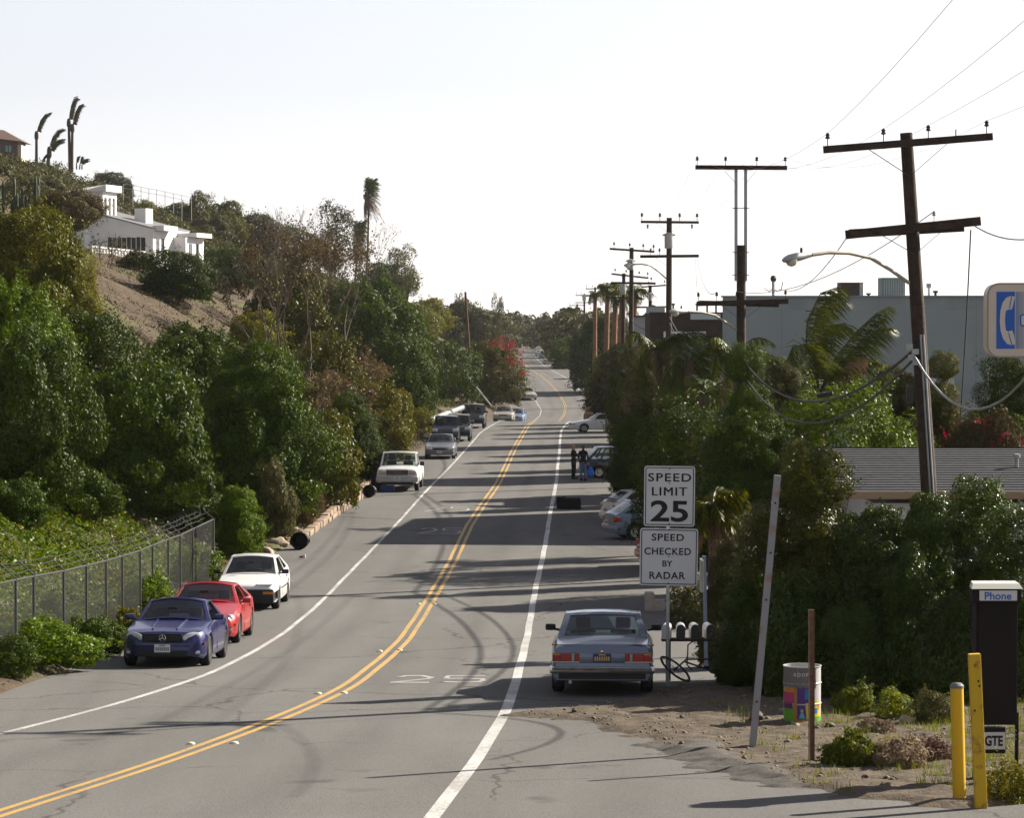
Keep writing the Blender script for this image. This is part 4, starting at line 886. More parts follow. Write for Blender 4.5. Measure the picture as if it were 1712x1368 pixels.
s3 = p3.arm((1070, 429), (1168, 428), .14, ins=(.18, .33), k=1.0)
for x in (1083, 1157): p3.p(MB().tube([pt(x, 375, 142.8), pt(x, 382, 142.8)], .05, 6), 'fuse', PORCG)
transformer(p3.root, pt(1118, 403, 142.5), .20, .70); p3.fix()
lamp_arm(p3.root, [pt(1114, 466, 143), pt(1102, 455, 142.5), pt(1087, 444, 142), pt(1072, 441.5, 141.6), pt(1062, 442, 141.4)], .68); p3.fix()
p4 = Pole('fourth utility pole with transformer, left of the third pole', 186, (1056, 414), (1054, 752), .17, .13)
i4 = p4.arm((1019, 416), (1094, 421), .13, ins=(.1, .45, .75, .98), k=1.2); s4 = p4.arm((1021, 473), (1096, 474), .14, ins=(.9,), k=1.0)
transformer(p4.root, pt(1054, 443, 185.6), .20, .62); p4.fix()
p5 = Pole('fifth utility pole with transformer among the palm tops', 225, (1043, 457), (1040, 716), .17, .13)
i5 = p5.arm((1022, 458), (1084, 465), .13, ins=(.1, .4, .75, .98), k=1.2); s5 = p5.arm((1012, 497), (1074, 499), .14, ins=(), k=1.0)
transformer(p5.root, pt(1041, 484, 224.6), .24, .75); p5.fix()
p6 = Pole('slim utility pole behind the third pole with an offset crossarm', 215, (1087, 477), (1087, 722), .15, .12)
p6.arm((1072, 480), (1113, 477), .11, brace=False, ins=(.3, .95), k=1.0); p6.arm((1063, 514), (1114, 513), .12, brace=False); transformer(p6.root, pt(1087, 497, 214.6), .13, .5); p6.fix()
i6 = i5
for (x, tp, hw_, Y, lb, a2) in [(1063, 498, 14, 330, 'thin far utility pole between the palm row and the slim pole', 0), (995, 480, 16, 400, 'far utility pole left of the palm row', 12), (977, 491, 15, 450, 'far utility pole with a short transformer, second left of the palms', 12), (965, 508, 14, 510, 'far utility pole third left of the palms', 0), (945, 525, 11, 620, 'distant utility pole above the far dark tree', 5), (933, 527, 8, 760, 'distant small utility pole left of the far dark tree', 5), (910, 523, 8, 900, 'distant utility pole right of the vanishing road', 6), (886, 525, 9, 930, 'distant utility pole above the vanishing road', 8), (858, 521, 8, 980, 'leftmost distant utility pole over the far trees', 0)]:
    q = Pole(lb, Y, (x, tp), (x, 540+7.2*sc(Y)), .17, .14); q.arm((x-hw_, tp+3), (x+hw_, tp+2.5), .14, dy=-.2, brace=False, ins=(.05, .35, .95), k=1.3)
    if a2: q.arm((x-hw_, tp+3+a2), (x+hw_, tp+3+a2), .14, dy=-.2, brace=False)
    if Y == 400: i6 = q.ins[0]
    if Y == 450: transformer(q.root, pt(x, tp+8, Y-.4), .3, .8); q.fix()
# old bare pole on the left bank
b = at_ground(791, 690, y0=150); top = pt(778, 488, b.y); r = empty('bare_pole', b, 0, 'bare leaning wooden pole standing on the left bank', 'pole')
MB().tube([(0,0,-.3), (top-b)*.5, top-b], [.16, .14, .11], 10).build('shaft', M('reddish_pole_wood', (.12,.06,.035), .85, var=.35, vs=3), r, 50)
for t in (.12, .16): MB().lathe([(.165,-.06),(.165,.06)], 10, (top-b)*t).build('band', M('orange_band', (.4,.14,.04), .6), r)
# wires
WIRE = M('aged_wire', (.22,.22,.22), .6, .2); CABLE = M('black_cable', (.03,.03,.03), .6)
def sagging(pts, sags, r, n=14):
    out = []
    for i in range(len(pts)-1):
        a, b = Vector(pts[i]), Vector(pts[i+1])
        for k in range(n + (i == len(pts)-2)):
            t = k/n; p = a.lerp(b, t); p.z -= 4*sags[i]*t*(1-t); out.append(p)
    return MB().tube(out, r, 5, False)
def wire(name, label, pts, sags, r, mat=WIRE, group='overhead wires'):
    o = sagging(pts, sags, r).build(name, mat, None, 60); tag(o, label, 'wire', group); return o
ends = [(3.1, -6, 12.9), (4.6, -6, 13.1), (6.3, -6, 13.3), (8.6, -6, 13.2)]
names = ['leftmost', 'second from left', 'third from left', 'rightmost']
for k in range(4):
    pts = [ends[k], i1[k], i2[k], i3[k], i4[k], i5[min(k, 3)], i6[min(k, 2)]]
    wire('power_wire', names[k] + ' of the four thin wires over the pole tops', pts, [.5, .55, .9, .8, .7, 1.4], .0034)
j1, j2 = pt(1527, 586, 53.8), pt(1240, 600, 89.8)
wire('telephone_cable', 'upper of two thick black cables sagging left from the near pole', [j1, j2, pt(1119, 530, 142.8), pt(1056, 535, 185.8)], [1.1, .8, .6], .028, CABLE)
wire('telephone_cable', 'lower of two thick black cables sagging left from the near pole', [pt(1528, 600, 53.8), pt(1240, 622, 89.8), pt(1119, 540, 142.8)], [1.35, .8], .024, CABLE)
wire('telephone_cable', 'pale cable looping right from the near pole toward the phone sign', [pt(1530, 598, 53.7), pt(1760, 560, 47)], [1.05], .022, METG)
wire('service_wire', 'wire leaving the near pole lower crossarm to the right', [pt(1630, 378, 53.8), pt(1800, 372, 44)], [.25], .012)
wire('service_wire', 'dark wire hanging straight down from the near pole lower crossarm', [pt(1623, 384, 53.8), pt(1616, 530, 53.9), pt(1606, 700, 54)], [0.0, 0.0], .014, CABLE)
wire('service_wire', 'left of two slanting wires between the third and second poles', [pt(1163, 432, 142.8), s2[0]], [.5], .012)
wire('service_wire', 'right of two slanting wires between the third and second poles', [pt(1166, 432, 142.8), s2[1]], [.6], .012)
wire('service_wire', 'thin wire from the near pole lower crossarm down to the second pole', [pt(1415, 398, 53.8), s2[3]], [.3], .010)
wire('service_wire', 'thin wire from the near pole crossarm centre to the second pole', [s1[0], s2[2]], [.5], .010)
q = pt(1379, 660, 70); MB_ = MB().lathe([(.02,-.2),(.055,-.18),(.055,.18),(.02,.2)], 10, q, Ry(rad(80))); o = MB_.build('splice_case', CABLE, None, 40); tag(o, 'black splice case hanging on the lower sagging cable', 'splice case')
# ------------------------------------------------------------------ vehicles
def glassmat(name, tint, alpha):
    m, t, p, out = _nodes(name); N, L = t.nodes.new, t.links.new
    p.inputs['Base Color'].default_value = (0.01, 0.012, 0.012, 1); p.inputs['Roughness'].default_value = 0.03; p.inputs['Specular IOR Level'].default_value = 0.5
    tr = N('ShaderNodeBsdfTransparent'); tr.inputs[0].default_value = (*tint, 1); mx = N('ShaderNodeMixShader'); mx.inputs[0].default_value = alpha
    fr = N('ShaderNodeFresnel'); fr.inputs[0].default_value = 1.45
    gl = N('ShaderNodeBsdfGlossy'); gl.inputs['Roughness'].default_value = 0.02; m2 = N('ShaderNodeMixShader')
    L(tr.outputs[0], m2.inputs[1]); L(gl.outputs[0], m2.inputs[2]); L(fr.outputs[0], m2.inputs[0])
    L(m2.outputs[0], mx.inputs[1]); L(p.outputs[0], mx.inputs[2]); L(mx.outputs[0], out.inputs[0]); return m
CGLASS = glassmat('car_glass', (0.72, 0.78, 0.75), 0.05)
CGLASSD = glassmat('tinted_car_glass', (0.4, 0.43, 0.42), 0.25)
RUBBER = M('tyre_rubber', (0.018, 0.018, 0.018), 0.8)
BLKP = M('black_plastic', (0.02, 0.02, 0.022), 0.55)
UNDER = M('underbody', (0.012, 0.012, 0.012), 0.9)
CHROME = M('chrome', (0.62, 0.62, 0.62), 0.12, 1.0)
ALLOY = M('alloy_wheel', (0.5, 0.5, 0.5), 0.3, 0.9)
LAMPG = M('headlamp_glass', (0.55, 0.57, 0.58), 0.06, 0.35, spec=0.8)
REDL = M('red_lens', (0.42, 0.02, 0.015), 0.15, spec=0.6); AMBL = M('amber_lens', (0.65, 0.19, 0.02), 0.15, spec=0.6); WHTL = M('clear_lens', (0.5, 0.45, 0.42), 0.15)
SEATM = M('seat_cloth', (0.035, 0.035, 0.04), 0.9); SEATG = M('grey_seat_cloth', (0.12, 0.12, 0.125), 0.9)
PLATEW = M('white_plate', (0.7, 0.7, 0.68), 0.5); PLATEB = M('blue_plate', (0.03, 0.05, 0.16), 0.5)
PINK = M('plate_print', (0.08, 0.10, 0.25), 0.5); PRED = M('plate_red_print', (0.4, 0.05, 0.05), 0.5); PGOLD = M('plate_gold_print', (0.65, 0.42, 0.06), 0.5)
def paint(name, col, rough=0.32, metal=0.0, dust=0.0):
    return M(name, col, rough, metal, var=0.05, vs=1.2, coat=0.45, spec=.35)
def wheel_meshes(R, wd, kind):
    rr = R*.66; ty = MB().lathe([(rr,-wd/2+.01),(R*.80,-wd/2-.008),(R*.95,-wd/2+.012),(R,-wd/2+.04),(R,wd/2-.04),(R*.95,wd/2-.012),(R*.80,wd/2+.008),(rr,wd/2-.01)], 26, cap=False)
    rim = MB()
    if kind == 'alloy':
        rim.lathe([(rr*.99,.02),(rr*.99,wd/2-.012),(rr*.90,wd/2-.015),(rr*.86,.03)], 26); n = 5
        for k in range(n):
            a = 2*math.pi*k/n; rim.bar((0,0,wd/2-.03), (math.cos(a)*rr*.92, math.sin(a)*rr*.92, wd/2-.035), rr*.34, .025)
        rim.lathe([(rr*.28,wd/2-.045),(rr*.26,wd/2-.012),(0,wd/2-.01)], 12)
    elif kind == 'mesh':
        rim.lathe([(rr*.99,.02),(rr*.99,wd/2-.012),(rr*.90,wd/2-.015),(rr*.86,.03)], 26)
        for k in range(12):
            a = 2*math.pi*k/12; rim.bar((0,0,wd/2-.03), (math.cos(a)*rr*.92, math.sin(a)*rr*.92, wd/2-.035), rr*.13, .025)
        rim.lathe([(rr*.28,wd/2-.045),(rr*.26,wd/2-.012),(0,wd/2-.01)], 12)
    else:
        rim.lathe([(rr*.99,.02),(rr*.99,wd/2-.012),(rr*.85,wd/2-.03),(rr*.6,wd/2-.02),(rr*.3,wd/2-.005),(0,wd/2)], 26)
    br = MB().lathe([(rr*.97,.0),(rr*.97,.02),(0,.02)], 18)
    return ty.mesh('tyre', 45), rim.mesh('rim', 40), br.mesh('hub')
_wm = {}
class Car:
    """x across, y along (front at y = 0, tail at y = L), z up; the front looks toward -y"""
    def __init__(s, name, label, cat, body, L, W, H, wheels=(.85, 3.4), R=.31, zb=.2, top=(), width=None, ins=.0, sillw=.92, group=None, wkind='alloy', rimmat=None, lower=None, lowz=None, sag=.0):
        s.L, s.W, s.H, s.R, s.zb = L, W, H, R, zb; s.w = W/2; s.wh = wheels; s.body = body
        s.root = empty(name, (0,0,0), 0, label, cat, group); s.top = top
        s.wd = width or [(0, .84), (.06, .90), (.25, .965), (.7, 1.0), (L-.7, 1.0), (L-.25, .965), (L-.05, .90), (L, .86)]
        s.make_body(lower, lowz)
        for i, wy in enumerate(wheels):
            for sx in (-1, 1): s.wheel(sx*(s.w-.115), wy, sx, wkind, rimmat or ALLOY)
        mb = MB(); mb.box((0, L/2, zb+.22), (W*.74, L*.93, .36)); s.p(mb, 'underbody', UNDER)
    def p(s, mb, name, mat, smooth=None, parent=None): return mb.build(name, mat, parent or s.root, smooth)
    def wz(s, y): return float(np.interp(y, [a for a, b in s.top], [b for a, b in s.top]))
    def ww(s, y): return s.w*float(np.interp(y, [a for a, b in s.wd], [b for a, b in s.wd]))
    def make_body(s, lower, lowz):
        ra = s.R*1.17; ys = set(list(np.linspace(0, s.L, 24)) + [a for a, b in s.top] + [a for a, b in s.wd])
        for wy in s.wh:
            for k in range(13): ys.add(wy - ra*math.cos(math.pi*k/12))
            ys.add(wy-ra-.004); ys.add(wy+ra+.004)
        ys = sorted(y for y in ys if 0 <= y <= s.L); ys = [y for i, y in enumerate(ys) if i == 0 or y-ys[i-1] > .002]
        V = []; n = 0
        for y in ys:
            zt = s.wz(y); w_ = s.ww(y); zb = s.zb; e = min(y, s.L-y); zb += .06*max(0, 1-e/.3)
            for wy in s.wh:
                d = abs(y-wy)
                if d < ra: zb = max(zb, s.R*.98 + math.sqrt(max(ra*ra-d*d, 0)))
            zm = max(s.zb+(zt-s.zb)*.52, zb+.015); zs = max(zt-.075, zm+.01); z1 = max(min(zb+.07, zm-.008), zb)
            half = [(w_*(.95 if zb > s.zb+.1 else .93), zb), (w_*.985, z1), (w_, zm), (w_*.985, (zm+zs)/2), (w_*.955, zs), (w_*.90, zt-.022), (w_*.74, zt), (w_*.38, zt+.016), (0, zt+.022)]
            ring = [(-x, z) for x, z in half] + [(x, z) for x, z in half[-2::-1]]
            V += [(x, y, z) for x, z in ring]; n = len(ring)
        F = [(i*n+k, (i+1)*n+k, (i+1)*n+k+1, i*n+k+1) for i in range(len(ys)-1) for k in range(n-1)]
        F.append(tuple(range(n))); m = (len(ys)-1)*n; F.append(tuple(m+k for k in range(n-1, -1, -1)))
        mb = MB().add(V, F); s.bodyo = s.p(mb, 'body', s.body, 32)
        if lower:     # two-tone: lower cladding band as a part of its own
            for sx in (-1, 1):
                y0, y1 = s.wh[0]+ra+.02, s.wh[1]-ra-.02; s.p(MB().box((sx*(s.w+.004), (y0+y1)/2, s.zb+.10), (.02, y1-y0, .16)), 'side_cladding', lower)
    def wheel(s, x, y, sx, kind, rimmat):
        key = (s.R, kind)
        if key not in _wm: _wm[key] = wheel_meshes(s.R, .2, kind)
        t, r, h = _wm[key]; w_ = empty('wheel', (x, y, s.R)); w_.parent = s.root; w_.rotation_euler = (0, rad(90)*sx, 0)
        link('tyre', t, RUBBER, w_); link('rim', r, rimmat, w_); link('brake_disc', h, UNDER, w_)
    def cabin(s, ws, rf, rr, rb, zr, wb=.90, wr=.74, belt=None, splits=(), glass=CGLASS, post=.05, cpost=.12, bulge=.10, rearz=None, roofmat=None, wm=.045, side_rear=None, thick=.02):
        """ws windscreen foot, rf/rr roof front/rear, rb rear window foot (all y); zr roof height"""
        zw, zk = s.wz(ws)-.02, (s.wz(rb)-.02 if rearz is None else rearz); bw, rw = s.w*wb, s.w*wr
        bw2 = bw; c = roofmat or s.body
        def surf(P00, P10, P01, P11, nb, us, vs, inner, frame_name, glass_name, gm, fm, bul, bdir):
            # u across, v up
            fr = MB(); gl = []; pts = {}
            def S_(u, v, off=0):
                p = (Vector(P00)*(1-u)+Vector(P10)*u)*(1-v) + (Vector(P01)*(1-u)+Vector(P11)*u)*v
                return p + Vector(bdir)*(bul*(1-(2*u-1)**2) + off)
            cells = {}
            for i in range(len(us)-1):
                for j in range(len(vs)-1):
                    um, vm = (us[i]+us[i+1])/2, (vs[j]+vs[j+1])/2
                    hit = None
                    for q, (a, b, c_, d) in enumerate(inner):
                        if a < um < b and c_ < vm < d: hit = q
                    cells.setdefault(hit, []).append((us[i], us[i+1], vs[j], vs[j+1]))
            for q, lst in cells.items():
                mb = MB(); off = 0 if q is None else -.012
                for a, b, c_, d in lst:
                    A = [S_(a, c_, off), S_(b, c_, off), S_(b, d, off), S_(a, d, off)]
                    if q is None:
                        Bk = [p - Vector(bdir)*.03 for p in A]; mb.add(A + Bk, [(0,1,2,3), (7,6,5,4), (0,4,5,1), (1,5,6,2), (2,6,7,3), (3,7,4,0)])
                    else: mb.add(A, [(0,1,2,3)])
                s.p(mb, frame_name if q is None else glass_name, fm if q is None else gm, 40)
        # roof
        ys = [rf, rf+(rr-rf)*.12, rf+(rr-rf)*.4, rf+(rr-rf)*.7, rf+(rr-rf)*.92, rr]; xs = [-1, -.9, -.5, 0, .5, .9, 1]; V = []
        for y in ys:
            e = .02*(1-min(y-rf, rr-y)/(rr-rf)*2); 
            for x in xs: V.append((x*rw, y, zr - .045*abs(x)**3 - e))
        n = len(xs); F = [(i*n+k, i*n+k+1, (i+1)*n+k+1, (i+1)*n+k) for i in range(len(ys)-1) for k in range(n-1)]
        V2 = [(x, y, z-.035) for x, y, z in V]; m = len(V)
        F += [tuple(m+q for q in f[::-1]) for f in F]
        for i in range(len(ys)-1): F += [(i*n, (i+1)*n, m+(i+1)*n, m+i*n), (i*n+n-1, m+i*n+n-1, m+(i+1)*n+n-1, (i+1)*n+n-1)]
        F += [(k, m+k, m+k+1, k+1) for k in range(n-1)] + [((len(ys)-1)*n+k, (len(ys)-1)*n+k+1, m+(len(ys)-1)*n+k+1, m+(len(ys)-1)*n+k) for k in range(n-1)]
        s.p(MB().add(V+V2, F), 'roof', c, 40)
        zc = zr-.05
        us = lambda a: sorted({0, a, .2, .35, .5, .65, .8, 1-a, 1})
        fw = Vector((0, -(zr-zw), (rf-ws))).normalized(); fw = Vector((0, -abs(fw.y), abs(fw.z)))
        surf((-bw, ws, zw), (bw, ws, zw), (-rw, rf, zc), (rw, rf, zc), 1, us(wm), [0, .05, .5, .93, 1], [(wm, 1-wm, .05, .93)], 'windscreen_frame', 'windscreen', glass, c, bulge, fw)
        rw_ = Vector((0, (zr-zk), -(rr-rb))).normalized(); rw_ = Vector((0, abs(rw_.y), abs(rw_.z)))
        surf((bw, rb, zk), (-bw, rb, zk), (rw, rr, zc), (-rw, rr, zc), 1, us(wm*1.4), [0, .08, .5, .9, 1], [(wm*1.4, 1-wm*1.4, .08, .9)], 'rear_window_frame', 'rear_window', glass, c, bulge*.6, rw_)
        # sides: belt line from ws to rb, roof rail from rf to rr
        for sx in (-1, 1):
            L_ = rb-ws; cuts = [post/L_*1.2] + list(splits) + [1-(side_rear if side_rear is not None else cpost)/L_]; vs = [0, .06, .5, .90, 1]
            inner = []; us_ = {0, 1}
            for a, b in zip(cuts[:-1], cuts[1:]):
                a_, b_ = a+.022, b-.022; inner.append((a_, b_, .06, .90)); us_ |= {a_, b_, (a_+b_)/2}
            P = [(sx*bw, ws, zw), (sx*bw, rb, zk), (sx*rw, rf, zc), (sx*rw, rr, zc)]
            if sx > 0: surf(P[0], P[1], P[2], P[3], 1, sorted(us_), vs, inner, 'pillar_frame', 'side_window', glass, c, .015, (1, 0, .25))
            else: surf(P[1], P[0], P[3], P[2], 1, sorted(1-u for u in us_), vs, [(1-b, 1-a, c_, d) for a, b, c_, d in inner], 'pillar_frame', 'side_window', glass, c, .015, (-1, 0, .25))
    def seats(s, y, zs=.45, h=.62, mat=None, head=True, back=None):
        for sx in (-1, 1):
            mb = MB(); mb.box((sx*s.W*.2, y, zs-.05), (.48, .5, .16), bev=.04); mb.box((sx*s.W*.2, y+.25, zs+h/2), (.46, .13, h), Rx(rad(-12)), bev=.05)
            st = s.p(mb, 'seat', mat or SEATM, 50)
            if head: s.p(MB().box((sx*s.W*.2, y+.33, zs+h+.12), (.27, .09, .2), Rx(rad(-8)), bev=.035), 'headrest', mat or SEATM, 50, st)
        if back:
            s.p(MB().box((0, back, zs+.2), (s.W*.68, .16, .52), Rx(rad(-15)), bev=.05), 'rear_bench', mat or SEATM, 50)
        dy = y-.75; s.p(MB().box((0, dy, zs+.27), (s.W*.74, .3, .16), bev=.05), 'dashboard', BLKP, 50)
        s.p(MB().lathe([(.17,-.012),(.185,0),(.17,.012),(.155,0),(.17,-.012)], 18, (-s.W*.2*-1, dy+.28, zs+.33), Rx(rad(65)), cap=False), 'steering_wheel', BLKP, 50)
        s.p(MB().box((0, dy+.2, s.H-.17), (.2, .03, .06), bev=.012), 'rearview_mirror', BLKP)
    def mirrors(s, y, z, mat=None, out=.13, size=(.19, .10, .12)):
        for sx in (-1, 1):
            mb = MB(); mb.box((sx*(s.w*.93+out), y, z), size, bev=.035); mb.bar((sx*s.w*.90, y+.02, z-.05), (sx*(s.w*.93+out*.6), y, z-.03), .07, .04); s.p(mb, 'mirror', mat or s.body, 50)
    def pair(s, name, mat, x, y, z, d, bev=.02, rot=0, parent=None, out=[None]):
        res = []
        for sx in (-1, 1): res.append(s.p(MB().box((sx*x, y, z), d, Rzm(rad(rot)*sx), bev=bev), name, mat, 50, parent))
        return res
    def plate(s, y, z, front=True, blue=False):
        f = -1 if front else 1; o = s.p(MB().box((0, y, z), (.31, .012, .155)), 'licence_plate', PLATEB if blue else PLATEW)
        mb = MB()
        for k in range(7):
            if k == 3 and False: continue
            mb.box((-.117+k*.039, y+f*.008, z-.012), (.022, .004, .07))
        s.p(mb, 'plate_number', PGOLD if blue else PINK, None, o); s.p(MB().box((0, y+f*.008, z+.055), (.12, .004, .02)), 'plate_state_line', PGOLD if blue else PRED, None, o)
    def doors(s, ys, z0=None, z1=None):
        for sx in (-1, 1):
            for y in ys:
                zt = s.wz(y)-.07; w_ = s.ww(y)
                s.p(MB().bar((sx*(w_*.995+.002), y, s.zb+.1), (sx*(w_*.98+.004), y, zt), .008, .006, (1,0,0)), 'door_seam', UNDER)
            for a, b in zip(ys[:-1], ys[1:]): s.p(MB().box((sx*(s.w*.985+.012), b-.13, s.wz(b)-.17), (.025, .16, .03), bev=.008), 'door_handle', BLKP)
    def place(s, pos, head, dz=0.0, pitch=None):
        """pos = where the centre of the car stands; head = yaw (0: nose toward the viewer)"""
        r = s.root; c, sn = math.cos(head), math.sin(head); l = Vector((0, s.L/2, 0)); off = Vector((c*l.x - sn*l.y, sn*l.x + c*l.y, 0))
        o = Vector(pos) - off; n = off.normalized()
        z0 = float(RZ(o.y + n.y*s.wh[0])); z1 = float(RZ(o.y + n.y*s.wh[1])); pt_ = math.atan2(z1-z0, s.wh[1]-s.wh[0])
        r.location = (o.x, o.y, z0 - math.sin(pt_)*s.wh[0] + dz); r.rotation_euler = (pt_, 0, head)
def road_heading(fn, Y): return math.atan2(-(float(fn(Y+2))-float(fn(Y-2)))/4, 1.0)
def by_px(px, py, fwd=0.0): p = on_road(px, py); return p
PB = paint('dark_blue_paint', (0.012, 0.014, 0.09), .28, .3); PR = paint('red_paint', (0.33, 0.012, 0.014), .3); PW = paint('white_paint', (0.72, 0.72, 0.70), .35)
PSB = paint('steel_blue_paint', (0.135, 0.165, 0.225), .33, .45); PSIL = paint('silver_blue_paint', (0.20, 0.26, 0.36), .33, .4); PGREY = paint('grey_paint', (0.16, 0.165, 0.18), .33, .4)
PBLK = paint('black_paint', (0.012, 0.013, 0.018), .25); PNAVY = paint('navy_paint', (0.015, 0.02, 0.045), .25); PTAN = paint('champagne_paint', (0.36, 0.33, 0.28), .33, .3); PGRN = paint('dark_green_paint', (0.02, 0.035, 0.03), .3)
GRP_L = 'cars parked along the left kerb'; GRP_R = 'cars parked on the right shoulder'
def stand(car, px_front, py_front, head, off=None):
    """middle of the front axle line stands where pixel (px,py) meets the road"""
    p = on_road(px_front, py_front); d = car.L/2 - car.wh[0]; c, sn = math.cos(head), math.sin(head); car.place(p + Vector((-sn*d, c*d, 0)), head)
# ---- blue roadster
c = Car('parked_car', 'dark blue two seat hardtop roadster nearest on the left kerb', 'car', PB, 4.0, 1.715, 1.28, (.76, 3.16), .305, .17,
        [(0,.46),(.03,.60),(.12,.685),(.35,.735),(.9,.80),(1.35,.855),(1.6,.88),(2.9,.90),(3.5,.90),(3.85,.85),(3.96,.66),(4.0,.5)], group=GRP_L, wkind='alloy',
        width=[(0,.62),(.05,.74),(.14,.86),(.32,.955),(.7,1.0),(3.3,1.0),(3.75,.96),(3.95,.86),(4.0,.7)])
c.cabin(1.42, 2.08, 2.72, 3.28, 1.28, wb=.88, wr=.66, splits=(.78,), bulge=.09, glass=CGLASS, cpost=.25); c.seats(1.95, .33, .52)
for sx in (-1, 1): c.p(MB().tube([(sx*.24,.28,.742),(sx*.27,.8,.808),(sx*.29,1.35,.868)], [.02,.035,.03], 8), 'hood_ridge', PB, 60, c.bodyo)
for sx in (-1, 1):
    h = MB().lathe([(math.cos(rad(a)), math.sin(rad(a))) for a in range(-90, 91, 15)], 18); h.v = [(sx*(.565+x*.18+y*.03), .112-y*.03+x*.09-.095*max(0, -y), .60+z*.095+x*.02) for x, y, z in h.v]; c.p(h, 'headlight', LAMPG, 60)
    c.p(MB().box((sx*.62, .085, .30), (.22, .05, .06), Rzm(rad(18)*sx), bev=.02), 'fog_light', LAMPG, 40)
    c.p(MB().box((sx*.785, .27, .47), (.03, .16, .05), Rzm(rad(22)*sx), bev=.01), 'side_marker', AMBL)
g = c.p(MB().box((0, .005, .585), (.80, .05, .17), bev=.05), 'grille', BLKP, 50)
for z in (.545, .585, .625): c.p(MB().box((0, -.02, z), (.74, .012, .010)), 'grille_bar', METD, None, g)
rg = MB().lathe([(.062,-.008),(.070,0),(.062,.008),(.055,0),(.062,-.008)], 22, (0,-.03,.59), Rx(rad(90)), cap=False)
for a in (90, 210, 330): rg.bar((0,-.03,.59), (.062*math.cos(rad(a)), -.03, .59+.062*math.sin(rad(a))), .013, .008, (0,1,0))
c.p(rg, 'star_emblem', CHROME, 50, g)
c.p(MB().box((0, .02, .285), (1.0, .06, .11), bev=.03), 'air_intake', BLKP, 50); c.p(MB().box((0, -.005, .43), (1.15, .02, .012)), 'bumper_crease', UNDER)
c.plate(-.03, .385); c.mirrors(1.62, .92, PB, out=.11); c.doors((1.75, 3.0)); c.p(MB().lathe([(0,0),(.02,.01),(0,.02)], 8, (0,.12,.70)), 'hood_badge', CHROME)
c.p(MB().box((0, 3.97, .55), (1.1, .04, .12)), 'rear_lamp_panel', REDL)
stand(c, 281, 1113, road_heading(XL, 62)*1.05)
# ---- red coupe
c = Car('parked_car', 'red coupe with twin round headlights parked behind the blue roadster', 'car', PR, 4.42, 1.75, 1.29, (.93, 3.47), .31, .17,
        [(0,.42),(.04,.55),(.15,.62),(.5,.70),(1.0,.79),(1.35,.86),(1.6,.88),(3.2,.92),(3.9,.95),(4.3,.9),(4.4,.62),(4.42,.5)], group=GRP_L, wkind='alloy',
        width=[(0,.55),(.06,.74),(.16,.87),(.4,.965),(.8,1.0),(3.6,1.0),(4.1,.96),(4.36,.86),(4.42,.7)])
c.cabin(1.42, 2.15, 2.95, 3.95, 1.29, wb=.89, wr=.66, splits=(.52,), bulge=.09, cpost=.35); c.seats(2.0, .33, .55, back=3.0)
for sx in (-1, 1):
    for x, y, rr in ((.70, .27, .075), (.50, .16, .06)): c.p(MB().lathe([(0,-.05),(rr,-.04),(rr,.02),(rr*.6,.05),(0,.06)], 16, (sx*x, y, .60), Rx(rad(70))), 'headlight', LAMPG, 60)
    c.p(MB().box((sx*.68, .14, .33), (.2, .05, .06), Rzm(rad(20)*sx), bev=.02), 'fog_light', LAMPG); c.p(MB().box((sx*.80, .36, .44), (.03, .16, .05), Rzm(rad(20)*sx)), 'side_marker', AMBL)
c.p(MB().box((0, .0, .31), (.85, .06, .12), bev=.03), 'air_intake', BLKP); c.plate(-.03, .42); c.mirrors(1.66, .91, PR, out=.12); c.doors((1.8, 3.05)); c.p(MB().box((0, 4.41, .7), (1.3, .03, .12)), 'tail_light', REDL)
c.p(MB().box((0, 4.25, 1.0), (1.3, .18, .03), bev=.01), 'spoiler', PR)
stand(c, 337, 1075, road_heading(XL, 69)*1.0)
# ---- white wedge coupe
c = Car('parked_car', 'white wedge nosed hatchback coupe with black bumper, third on the left kerb', 'car', PW, 4.28, 1.665, 1.345, (.82, 3.27), .295, .2,
        [(0,.56),(.02,.60),(.1,.655),(.3,.70),(.9,.79),(1.25,.85),(1.5,.87),(3.3,.93),(3.9,.97),(4.2,.93),(4.26,.65),(4.28,.5)], group=GRP_L, wkind='mesh',
        width=[(0,.84),(.05,.91),(.2,.965),(.6,1.0),(3.6,1.0),(4.1,.96),(4.28,.86)])
c.cabin(1.36, 2.12, 3.0, 4.0, 1.345, wb=.90, wr=.70, splits=(.55,), bulge=.07, glass=CGLASSD, cpost=.3); c.seats(2.0, .36, .56, back=3.0)
c.p(MB().box((0, .03, .38), (1.50, .16, .36), bev=.05), 'front_bumper', BLKP, 50)
for sx in (-1, 1):
    c.p(MB().box((sx*.5, .22, .695), (.42, .28, .02), Rx(rad(8)), bev=.006), 'popup_headlight_cover', PW); c.p(MB().box((sx*.60, -.045, .47), (.26, .03, .07), bev=.01), 'indicator', AMBL)
    c.p(MB().box((sx*.835, 2.05, .52), (.012, 1.7, .035)), 'rub_strip', BLKP); c.p(MB().box((sx*.835, .3, .42), (.02, .45, .22), bev=.01), 'bumper_wrap', BLKP)
c.p(MB().box((.1, 1.68, .95), (.5, .02, .05), Rx(rad(-50))), 'sunshade', M('orange_print', (.45,.10,.04), .6)); c.plate(-.06, .36); c.mirrors(1.56, .93, BLKP, out=.13); c.doors((1.68, 2.95)); c.p(MB().box((0, 4.27, .75), (1.3, .03, .14)), 'tail_light', REDL)
stand(c, 415, 1018, road_heading(XL, 79)*.95)
